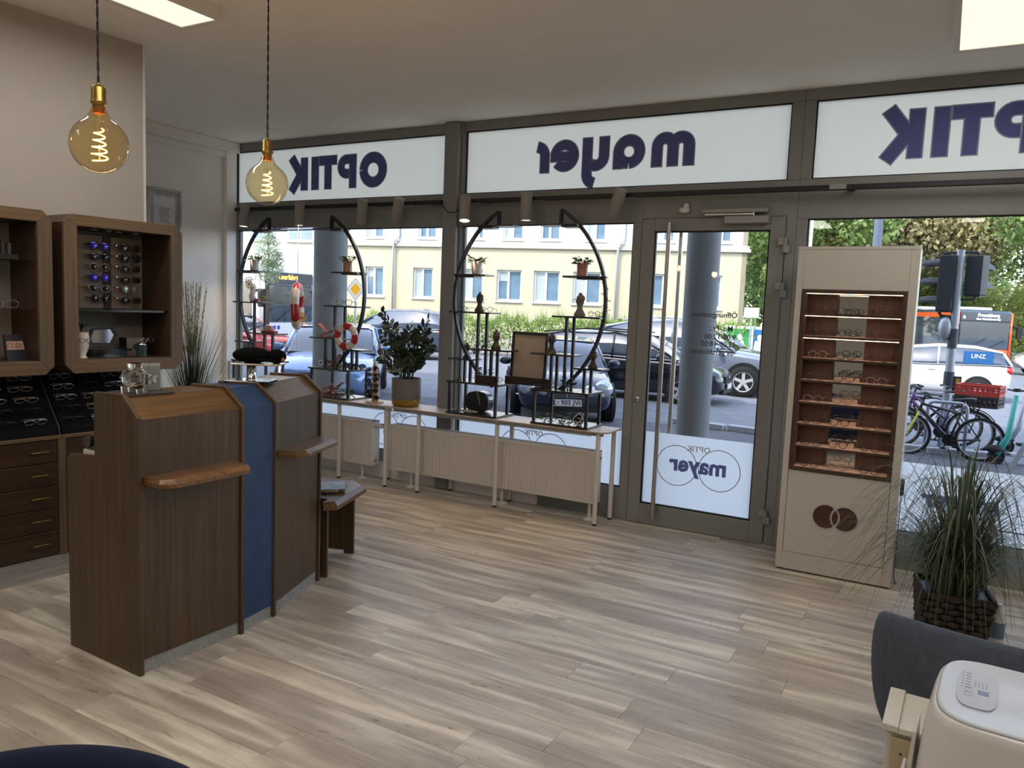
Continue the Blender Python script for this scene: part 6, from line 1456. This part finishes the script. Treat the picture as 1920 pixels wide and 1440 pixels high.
PT = {'navy': paint('dark_blue_car_paint', C(24, 36, 64)), 'sky': paint('light_blue_car_paint', C(120, 150, 196)), 'black': paint('black_car_paint', C(20, 24, 34)), 'silver': paint('silver_blue_car_paint', C(126, 136, 152)), 'grey': paint('graphite_car_paint', C(70, 80, 94)), 'white': paint('white_car_paint', C(228, 228, 228)), 'red': paint('red_car_paint', C(178, 28, 40))}
car('parked_car', 'dark blue parked sedan with round twin headlights and a plate reading L 905 JW', (-6.60, 13.64), 149, 'sedan', PT['navy'], .97, plate='L  905 JW')
car('parked_car', 'light blue parked car behind the left display stands', (-10.89, 12.10), 144, 'sedan', PT['sky'], 1.0, lamps='swept', grille='slot')

def rails(t, pr, W, L0, L1):
    for s_ in (1, -1): P('roof_rail', MB().tube([(-1.6, s_ * .62, 1.66), (-.8, s_ * .64, 1.76), (.2, s_ * .62, 1.72)], .02, 6), M_chrome, t)
    P('sill_trim', MB().box(L0 + .9, -W - .012, .24, L1 - .95, W + .012, .40), M_trimb, t)
car('car', 'black estate car with roof rails driving right, seen through the door', (-6.54, 17.37), 86, 'wagon', PT['black'], 1.0, lamps='swept', grille='slot', extra=lambda t, pr, W, L0, L1: [P('roof_rail', MB().tube([(-1.9, s_ * .62, 1.46), (-.8, s_ * .64, 1.58), (.5, s_ * .62, 1.52)], .02, 6), M_trimb, t) for s_ in (1, -1)])
car('car', 'silver-blue crossover driving right behind the black hatchback', (-5.9, 20.58), 87, 'suv', PT['silver'], 1.10, wr=.36, lamps='swept', grille='slot', extra=rails)
car('car', 'graphite people carrier driving left past the hedge behind the zz plant', (-18.2, 23.75), 266, 'van', PT['grey'], 1.0, wr=.34, lamps='swept', grille='slot')
car('car', 'red car passing in front of the white bus at the far left', (-20.04, 17.28), 85, 'hatch', PT['red'], .95, lamps='swept', grille='slot')
def ad(t, pr, W, L0, L1):
    f_ = P('window_advert', MB().box(-1.62, W - .085, 1.05, -.90, W - .06, 1.38, T=T(0, 0, 0, 0, 0, 0)), plain('blue_window_advert', C(44, 96, 150), .3, var=.2), t, label='blue advert film in the rear side window')
    P('advert_text', textmesh('LINZ', .16, .001, .002, mat=M_white), None, f_, (-1.25, W - .058, 1.25), (pi / 2, 0, pi))
car('car', 'small white hatchback parked behind the bicycles, with a blue advert in its rear window', (-.37, 25.42), 268, 'hatch', PT['white'], 1.0, lamps='swept', grille='slot', extra=ad)
# buses
M_busw = plain('bus_white', C(232, 234, 238), .3, coat=.5); M_buso = plain('bus_orange', C(226, 92, 40), .3, coat=.5); M_busr = plain('bus_red', C(190, 40, 44), .3, coat=.5); M_busg = plain('bus_dark_glass', C(58, 72, 84), .08, var=.25, scale=.7, coat=1); M_amb = emit('amber_led_text', (1, .42, .08, 1), 2.2); M_wled = emit('white_led_text', (.9, .95, 1, 1), 1.6)
def bus(label, loc, head, scheme, L=11.5, sc=1.0):
    t = thing('city_bus', label, 'bus', (loc[0], loc[1], gz(loc[0], loc[1])), pi / 2 - radians(head), scale=sc)
    W, H = 1.27, 3.0; M1 = M_busw if scheme == 'white' else M_buso; Ms = M_busw if scheme == 'white' else M_busg
    P('body', MB().prism([(-L, -W), (-.12, -W), (0, -W + .15), (0, W - .15), (-.12, W), (-L, W)], .30, H), Ms, t, bevel=.12, seg=3)
    P('front_skirt', MB().prism([(-.3, -W - .01), (-.10, -W - .01), (.03, -W + .16), (.03, W - .16), (-.10, W + .01), (-.3, W + .01)], .28, 1.15), M1, t, bevel=.03)
    P('windscreen', MB().box(-.2, -W + .12, 1.16, .035, W - .12, 2.48), M_busg, t, bevel=.04); P('destination_glass', MB().box(-.2, -W + .12, 2.49, .04, W - .12, 2.90), plain('black_destination_glass', C(40, 56, 74), .1, coat=.6), t, bevel=.02)
    P('front_pillar', MB().tube([(0, -W + .05, .5), (0.0, -W + .05, 2.9)], .05, 6).tube([(0, W - .05, .5), (0.0, W - .05, 2.9)], .05, 6), M1, t)
    for s_ in (1, -1):
        P('side_glass', MB().box(-L + .4, s_ * (W + .005) - .012, 1.15, -.5, s_ * (W + .005) + .012, 2.55), M_busg, t)
        P('side_band', MB().box(-L + .1, s_ * (W + .006) - .014, .35, -.35, s_ * (W + .006) + .014, .80 if scheme == 'white' else .55), M_busr if scheme == 'white' else M_buso, t)
        P('roof_band', MB().box(-L, s_ * (W + .006) - .02, 2.62, -.3, s_ * (W + .006) + .02, 2.86), M1, t)
        for x in (-2.6, -8.2):
            P('wheel_arch', MB().cyl(0, 0, 0, .02, .56, 24, T=T(x, s_ * (W + .01), .50, -s_ * pi / 2)), M_trimb, t); P('wheel', MB().lathe([(.28, -.14), (.46, -.14), (.48, .0), (.46, .14), (.28, .12), (.1, .16)], 24), M_tyre, t, (x, s_ * (W - .12), .48), (-s_ * pi / 2, 0, 0))
        for x in (-1.6, -5.4): P('door_leaf', MB().box(x - .6, s_ * (W + .02) - .02, .42, x - .02, s_ * (W + .02) + .02, 2.5).box(x + .02, s_ * (W + .02) - .02, .42, x + .6, s_ * (W + .02) + .02, 2.5), M_busg, t)
        P('bus_mirror', MB().box(.1, s_ * (W + .22) - .12, 1.7, .28, s_ * (W + .22) + .12, 2.25).box(-.1, s_ * (W + .1) - .14, 2.2, .28, s_ * (W + .1) + .14, 2.3), M_trimb, t, bevel=.05, seg=2); P('headlight', MB().ball((.02, s_ * .92, .72), (.06, .17, .10), 12, 8), M_lampw, t)
    P('roof_unit', MB().box(-7.5, -.8, 3.0, -5.2, .8, 3.18).box(-1.9, -.75, 3.0, -.9, .75, 3.16), M_busw, t, bevel=.05)
    rl = P('roof_louvre', MB().box(-1.85, -.70, 3.161, -.95, .70, 3.17), M_trimb, t)
    P('wiper', MB().tube([(.06, -.7, 1.2), (.07, .1, 1.7)], .012, 5).tube([(.06, .2, 1.2), (.07, .9, 1.6)], .012, 5), M_trimb, t)
    F3 = (pi / 2, 0, pi / 2)
    if scheme == 'white':
        P('destination_text', textmesh('Leerfahrt', .25, .004, .006, mat=M_amb), None, t, (.045, -.1, 2.74), F3)
        P('maker_text', textmesh('SETRA', .15, .004, .004, 'CENTER', M_steel), None, t, (.04, .3, .72), F3); P('plate', MB().box(.03, -.26, .40, .045, .26, .52), M_plate, t)
        P('access_sign', MB().cyl(0, 0, 0, .006, .075, 16, T=T(.031, -.75, 1.0, 0, pi / 2)).cyl(0, 0, 0, .006, .075, 16, T=T(.031, -.55, 1.0, 0, pi / 2)), M_eu, t)
    else:
        P('destination_text', textmesh('Froschberg', .22, .004, .004, mat=M_wled), None, t, (.045, .12, 2.77), F3); P('destination_text', textmesh('über Mozartkreuzung', .125, .004, .002, mat=M_wled), None, t, (.045, .12, 2.59), F3); P('line_text', textmesh('a', .26, .004, .006, mat=M_wled), None, t, (.045, -.98, 2.68), F3)
        dv = P('driver_seat', MB().box(-.9, .3, .9, -.7, .8, 1.9), M_trimb, t)
    return t
bus('white coach bus with an amber Leerfahrt display behind the left display stands', (-20.1, 19.85), 88, 'white', sc=1.0)
bus('orange city bus with a white Froschberg display behind the traffic light', (1.73, 43.2), 156, 'orange', sc=1.0)
vn_ = thing('delivery_van', 'white delivery van at the right picture edge behind the orange bus', 'van', (5.6, 44.5, gz(4.5, 44)), pi / 2 - radians(262), scale=.9)
P('body_shell', MB().xz([(-2.9, .35), (2.45, .35), (2.75, .55), (2.70, 1.05), (2.0, 1.25), (1.35, 2.15), (1.0, 2.45), (-2.8, 2.5), (-2.9, 2.3)], -1.0, 1.0), PT['white'], vn_, bevel=.10, seg=3)
P('cab_window', MB().xz([(.55, 1.30), (1.75, 1.30), (1.25, 2.05), (.6, 2.12)], -1.012, 1.012), M_cglass, vn_); P('windscreen', MB().add([(2.03, -.85, 1.27), (2.03, .85, 1.27), (1.40, .8, 2.12), (1.40, -.8, 2.12)], [(0, 1, 2, 3)]), M_cglass, vn_)
for x in (1.8, -1.7):
    for s_ in (1, -1): P('wheel_arch', MB().cyl(0, 0, 0, .02, .43, 24, T=T(x, s_ * 1.005, .40, -s_ * pi / 2)), M_trimb, vn_); P('wheel', MB().lathe([(.2, .1), (.36, .12), (.37, 0), (.36, -.12), (.2, -.1), (.05, .05)], 24), M_tyre, vn_, (x, s_ * .93, .37), (-s_ * pi / 2, 0, 0))
for s_ in (1, -1): P('door_mirror', MB().box(1.35, s_ * 1.15 - .08, 1.3, 1.45, s_ * 1.15 + .08, 1.7), M_trimb, vn_, bevel=.03)

# ------------------------------------------------------------------ traffic light, signs, bicycles, racks, scooters
M_galv = plain('galvanised_steel', C(168, 176, 186), .4, .4, var=.08); M_sig = plain('signal_housing', C(34, 42, 52), .5)
tl = thing('traffic_light', 'traffic light with two dark signal heads beside the display tower', 'traffic light', (.15, 14.4, gz(0, 15) + .2))
P('pole', MB().cyl(0, 0, -.2, 2.98, .07, 20, r1=.06), M_galv, tl); P('sticker', MB().cyl(0, 0, 1.40, 1.72, .0725, 20).cyl(0, 0, .80, 1.02, .0765, 20), plain('dark_stickers', C(52, 66, 78), .5, var=.3, scale=20), tl)
def head(x, y, z, rz, h, lab):
    o = P('signal_head', MB().box(-.115, -.13, 0, .115, .13, h).box(-.10, -.12, -.02, .10, .12, 0), M_sig, tl, (x, y, z), (0, 0, rz), bevel=.02, seg=2, label=lab)
    n_ = 3 if h > .8 else 2
    for k in range(n_):
        zz_ = .14 + .30 * k
        P('visor', MB().add([(.11 + (0 if j < 9 else .26), .105 * cos(pi * (j % 9) / 8), .105 * sin(pi * (j % 9) / 8) - (.0 if j < 9 else .02)) for j in range(18)], [(j, j + 1, j + 10, j + 9) for j in range(8)]), M_sig, o, (0, 0, zz_), fix=False); P('lens', MB().cyl(0, 0, .0, .01, .095, 20, T=T(.112, 0, zz_, 0, pi / 2)), M_blackgl, o)
head(-.15, .02, 2.00, radians(165), .90, 'signal head facing left with three visors'); head(.25, .08, 2.26, radians(62), .64, 'shorter signal head turned away')
P('mount_arm', MB().tube([(-.25, 0, 2.92), (-.15, 0, 2.94), (.24, .05, 2.95), (.25, .06, 2.92)], .022, 6).tube([(0, 0, 2.19), (.25, .06, 2.2), (.25, .06, 2.25)], .022, 6).tube([(-.23, 0, 1.98), (-.2, 0, 1.92), (0, 0, 1.90)], .03, 6), M_sig, tl); P('acoustic_box', MB().ball((-.12, -.02, 1.72), (.10, .09, .20), 14, 8), M_galv, tl); P('push_button_box', MB().box(.06, -.04, .70, .18, .05, .95), M_sig, tl); P('button_plate', MB().box(.10, -.045, .73, .165, -.039, .92), plain('ochre_plate', C(190, 150, 60), .5), tl)
lp = thing('street_lamp', 'thick grey lamp post rising behind the display tower top', 'lamp post', (-1.85, 24.5, gz(-1, 22))); P('post', MB().cyl(0, 0, 0, 7, .13, 16, r1=.11), plain('blue_grey_post', C(92, 104, 120), .5), lp); P('post_band', MB().cyl(0, 0, 4.1, 4.14, .145, 16), M_galv, lp)
l2 = thing('street_lamp', 'thin white post left of the display tower top', 'lamp post', (-3.84, 25.8, gz(-4, 24))); P('post', MB().cyl(0, 0, 0, 7, .05, 12), M_white, l2)
def spoke_wheel(mb_t, mb_r, mb_s, x, z, R, y=0, n=20):
    mb_t.tube([(x + R * cos(2 * pi * i / 36), y, z + R * sin(2 * pi * i / 36)) for i in range(36)], .024, 8, closed=True)
    mb_r.tube([(x + (R - .035) * cos(2 * pi * i / 36), y, z + (R - .035) * sin(2 * pi * i / 36)) for i in range(36)], .011, 6, closed=True); mb_r.tube([(x, y - .04, z), (x, y + .04, z)], .022, 8)
    for k in range(n): a = 2 * pi * k / n; mb_s.tube([(x, y + (.02 if k % 2 else -.02), z), (x + (R - .04) * cos(a), y, z + (R - .04) * sin(a))], .0014, 3)
def bicycle(label, loc, rz, fr, fork, sc=1.0, seat_post=None, step=False, mud=False):
    t = thing('bicycle', label, 'bicycle', (loc[0], loc[1], gz(loc[0], loc[1])), rz, scale=sc)
    R = .34; wb = 1.05
    for x in (0, wb):
        a, b_, c_ = MB(), MB(), MB(); spoke_wheel(a, b_, c_, x, R, R); w = P('wheel', a, M_tyre, t); P('rim', b_, M_rim, w); P('spokes', c_, M_steel, w)
    bb_, hd2, sd = (.43, 0, .29), (.88, 0, .78), (.30, 0, .72)
    f = MB().tube([bb_, (.28, 0, .80)], .018, 8).tube([bb_, hd2], .026, 8).tube([(.30, 0, .74) if not step else (.34, 0, .5), (.87, 0, .86)], .020, 8).tube([(.91, 0, .70), (.85, 0, .92)], .024, 8)
    for s_ in (1, -1): f.tube([(0, s_ * .05, R), (.40, s_ * .03, .29)], .011, 6).tube([(0, s_ * .05, R), (.29, s_ * .02, .74)], .010, 6)
    P('frame', f, fr, t)
    fk = MB()
    for s_ in (1, -1): fk.tube([(.905, s_ * .05, .72), (wb - .02, s_ * .05, R + .06), (wb, s_ * .05, R)], [.018, .014, .012], 6)
    P('fork', fk.tube([(.905, -.06, .72), (.905, .06, .72)], .02, 6), fork, t)
    P('stem', MB().tube([(.85, 0, .92), (.83, 0, 1.0), (.89, 0, 1.03)], .015, 6), M_black, t); P('handlebar', MB().tube([(.80, -.32, 1.02), (.90, -.12, 1.04), (.90, .12, 1.04), (.80, .32, 1.02)], .013, 6), M_black, t)
    for s_ in (1, -1): P('grip', MB().tube([(.75, s_ * .33, 1.0), (.84, s_ * .25, 1.03)], .018, 6), M_black, t)
    P('seat_post', MB().tube([(.28, 0, .80), (.245, 0, .95)], .014, 6), seat_post or M_steel, t); P('saddle', MB().tube([(.10, 0, .985), (.18, 0, .985), (.30, 0, .975), (.42, 0, .965)], [.06, .075, .045, .02], 10, flat=.45), M_black, t)
    P('crank', MB().cyl(0, 0, -.01, .01, .10, 20, T=T(.43, -.05, .29, pi / 2)).tube([(.43, -.07, .29), (.50, -.08, .14)], .011, 5).tube([(.43, .07, .29), (.36, .08, .44)], .011, 5).box(.45, -.16, .125, .55, -.07, .145), M_trimb, t)
    if mud:
        for x in (0, wb): P('mudguard', MB().tube([(x + (R + .045) * cos(a), 0, R + (R + .045) * sin(a)) for a in [radians(20 + 9 * i) for i in range(17)]], .018, 6, flat=.5), M_trimb, t)
    P('reflector', MB().ball((wb + .0, .03, R + .14), (.02, .006, .012), 8, 5).ball((.05, .03, R - .16), (.02, .006, .012), 8, 5), plain('orange_reflector', C(220, 120, 30), .3), t)
    return t
M_yfork = plain('yellow_fork_paint', C(206, 210, 70), .35); M_purp = plain('purple_frame_paint', C(92, 50, 120), .3); M_bf = plain('black_frame_paint', C(24, 24, 28), .35)
bicycle('black mountain bike with a yellow fork leaning at the bike rack', (.60, 13.0), radians(184), M_bf, M_yfork, .90)
b2 = bicycle('purple framed bicycle carrying stacked crates on its rear rack', (.50, 13.8), radians(178), M_purp, M_purp, .95, M_purp, True, True)
P('rear_rack', MB().tube([(-.30, -.06, .76), (.22, -.06, .76)], .008, 5).tube([(-.30, .06, .76), (.22, .06, .76)], .008, 5).tube([(-.1, .06, .76), (0, .06, .36)], .008, 5).tube([(-.1, -.06, .76), (0, -.06, .36)], .008, 5), M_trimb, b2)
bicycle('dark city bicycle standing behind the mountain bike, its handlebar above', (-.62, 14.4), radians(8), M_bf, M_bf, .95, None, False, True)
def crate(label, loc, rz, mat, w=.60, d=.40, h=.17):
    t = thing('crate', label, 'crate', loc, rz, 'plastic crates on the purple bicycle', scale=.97)
    P('crate_floor', MB().box(-w / 2, -d / 2, 0, w / 2, d / 2, .01), mat, t)
    for ax, L_, D2 in ((0, w, d), (1, d, w)):
        for s_ in (1, -1):
            mb = MB(); mb.box(-L_ / 2, -.006, 0, L_ / 2, .006, .05).box(-L_ / 2, -.012, h - .03, L_ / 2, .012, h)
            k = int(L_ / .07)
            for i in range(k + 1): x = -L_ / 2 + .012 + (L_ - .024) * i / k; mb.box(x - .014, -.006, .05, x + .014, .006, h - .03)
            mb.box(-L_ / 2, -.006, .09, L_ / 2, .006, .115)
            P('crate_side', mb, mat, t, (0, s_ * D2 / 2, 0) if ax == 0 else (s_ * D2 / 2, 0, 0), (0, 0, 0 if ax == 0 else pi / 2))
M_rc = plain('red_plastic', C(190, 62, 52), .45); M_bc = plain('black_plastic', C(40, 40, 46), .5)
crz = gz(.5, 13.8); crate('black slotted plastic crate at the bottom of the stack on the purple bicycle', (.58, 13.8, crz + .735), radians(-16), M_bc); crate('red plastic crate on top of the black one on the bicycle', (.58, 13.8, crz + .735 + .17), radians(-14), M_rc)
for k, (x, y, lab) in enumerate(((.16, 13.2, 'front galvanised bike rack hoop between the bicycles'), (-.16, 14.0, 'rear galvanised bike rack hoop behind the mountain bike'))):
    t = thing('bike_rack', lab, 'bike rack', (x, y, gz(x, y)), 0, 'galvanised bike racks')
    r_ = .09; W2 = .26; H2 = .80
    pth = [(-W2, 0, 0), (-W2, 0, H2 - r_)] + [(-W2 + r_ - r_ * cos(a), 0, H2 - r_ + r_ * sin(a)) for a in (pi / 6, pi / 3, pi / 2)] + [(W2 - r_ + r_ * sin(a), 0, H2 - r_ + r_ * cos(a)) for a in (0, pi / 6, pi / 3, pi / 2)] + [(W2, 0, 0)]
    P('hoop', MB().tube(pth, .026, 10), M_galv, t); P('foot_rail', MB().box(-.75, -.03, 0, .75, .03, .03), M_galv, t)
def scooter(label, loc, rz, mat, mat2):
    t = thing('electric_scooter', label, 'scooter', (loc[0], loc[1], gz(loc[0], loc[1])), rz, rot=(radians(4), 0, rz))
    for x in (0, .95): P('wheel', MB().tube([(x + .10 * cos(2 * pi * i / 20), 0, .11 + .10 * sin(2 * pi * i / 20)) for i in range(20)], .024, 8, closed=True).cyl(0, 0, -.02, .02, .07, 14, T=T(x, 0, .11, pi / 2)), M_tyre, t)
    P('deck', MB().box(.10, -.08, .13, .80, .08, .18), mat2, t, bevel=.01); P('mudguard', MB().ball((-.02, 0, .20), (.16, .06, .06), 12, 8).ball((.97, 0, .22), (.14, .06, .06), 12, 8), M_trimb, t)
    P('neck', MB().tube([(.95, 0, .14), (.80, 0, .40), (.72, 0, 1.0)], [.05, .045, .032], 8), mat, t); P('handlebar', MB().tube([(.70, -.26, 1.08), (.73, 0, 1.06), (.70, .26, 1.08)], .014, 6), M_black, t); P('display_unit', MB().box(.68, -.04, 1.05, .76, .04, 1.10), M_trimb, t, bevel=.01)
scooter('turquoise rental scooter leaning at the right picture edge', (1.68, 13.3), radians(205), plain('turquoise_plastic', C(70, 180, 170), .4), plain('silver_deck', C(170, 176, 180), .4, .4))
scooter('silver rental scooter behind the turquoise one', (1.95, 14.4), radians(190), M_galv, M_trimb)
a_ = thing('a_board_leg', 'pale inclined steel strut at the right picture edge outside', 'strut', (.90, 12.0, gz(1, 12))); P('strut_beam', MB().tube([(0, 0, 0), (.55, .2, 1.3)], .045, 4, smooth=False), M_galv, a_)
# signs and posters
sg = thing('priority_sign', 'yellow and white priority road sign in front of the yellow house', 'road sign', (-14.77, 17.14, gz(-15, 18)), radians(42))
P('post', MB().cyl(0, 0.02, 0, 2.35, .03, 10), M_galv, sg); s2 = .27
P('sign_plate', MB().xz([(0, 2.0), (s2, 2.0 + s2 * 1.25), (0, 2.0 + 2.5 * s2), (-s2, 2.0 + s2 * 1.25)], -.012, .0), M_white, sg)
P('sign_outline', MB().xz([(0, 2.03), (s2 * .92, 2.0 + s2 * 1.25), (0, 1.97 + 2.5 * s2), (-s2 * .92, 2.0 + s2 * 1.25)], -.014, -.012), M_galv, sg); P('sign_white', MB().xz([(0, 2.05), (s2 * .86, 2.0 + s2 * 1.25), (0, 1.95 + 2.5 * s2), (-s2 * .86, 2.0 + s2 * 1.25)], -.016, -.014), M_white, sg); P('sign_yellow', MB().xz([(0, 2.0 + s2 * .55), (s2 * .56, 2.0 + s2 * 1.25), (0, 2.0 + s2 * 1.95), (-s2 * .56, 2.0 + s2 * 1.25)], -.018, -.016), plain('sign_yellow', C(240, 176, 30), .4), sg)
po = thing('flamingo_poster', 'white board with pink birds behind the lifebuoy display stand', 'poster', (-13.34, 15.51, gz(-13, 15)), radians(42))
P('board', MB().box(-.36, 0, .62, .36, .02, 1.40).box(-.33, 0, 0, -.30, .02, .62).box(.30, 0, 0, .33, .02, .62), M_white, po)
M_fl = plain('flamingo_pink', C(214, 70, 90), .6)
for k, x in enumerate((-.18, .18)):
    z = 1.0 - .12 * k; P('printed_bird', MB().ball((x, -.006, z), (.11, .004, .06), 14, 6).tube([(x + .09, -.006, z), (x + .16, -.006, z + .10), (x + .12, -.006, z + .20), (x + .05, -.006, z + .18)], .018, 6, flat=.3).tube([(x - .02, -.006, z), (x - .02, -.006, z - .24)], .008, 5).tube([(x + .03, -.006, z), (x + .07, -.006, z - .12), (x + .0, -.006, z - .18)], .008, 5), M_fl, po)
for k, (x, y, lab, c, w) in enumerate(((-6.95, 30.6, 'green and white poster stand beside the hedge end, seen through the door', C(60, 160, 90), .55), (-6.25, 30.8, 'blue poster case with a pale figure beside the hedge, seen through the door', C(44, 104, 150), .7), (-5.35, 31, 'white framed poster case nearest the door hinge side', C(196, 150, 160), .6))):
    t = thing('poster_case', lab, 'poster', (x, y, gz(x, y)), radians(12)); P('case_frame', MB().box(-w, 0, .45, w, .12, 1.75), M_wf, t, bevel=.02); P('poster_sheet', MB().box(-w + .08, -.01, .55, w - .08, 0, 1.65), plain('poster_print_%d' % k, c, .5, var=.2, scale=3), t)
    P('case_leg', MB().box(-w + .05, .03, 0, -w + .13, .1, .45).box(w - .13, .03, 0, w - .05, .1, .45), M_galv, t)
    if k < 2: P('poster_figure', MB().ball((w * .1, -.012, 1.32), (.10, .004, .13), 12, 8).xz([(-.2, .56), (.28, .56), (.2, 1.2), (-.1, 1.2)], -.014, -.010), M_white, t)
ts = thing('direction_sign', 'back of a white direction sign near the trees, seen through the door', 'road sign', (-6.13, 28.8, gz(-5, 27)), radians(10)); P('sign_panel', MB().box(-.26, 0, 2.05, .26, .03, 2.42), M_white, ts, bevel=.01); P('post', MB().cyl(0, .06, 0, 2.42, .03, 10), M_galv, ts)
ow = thing('overhead_wire', 'thin black overhead wires crossing the trees', 'wire', (0, 32, 0)); P('wire', MB().tube([(-7, 0, 4.0), (0, 0, 3.95), (14, -4, 6.6)], .012, 4), M_black, ow); P('wire', MB().tube([(-7, 0, 3.75), (2, 0, 3.7), (14, -3, 3.9)], .010, 4), M_black, ow); P('wire', MB().tube([(.5, -2, 6.3), (6, -4, 8.6), (12, -6, 9.5)], .012, 4), M_black, ow)
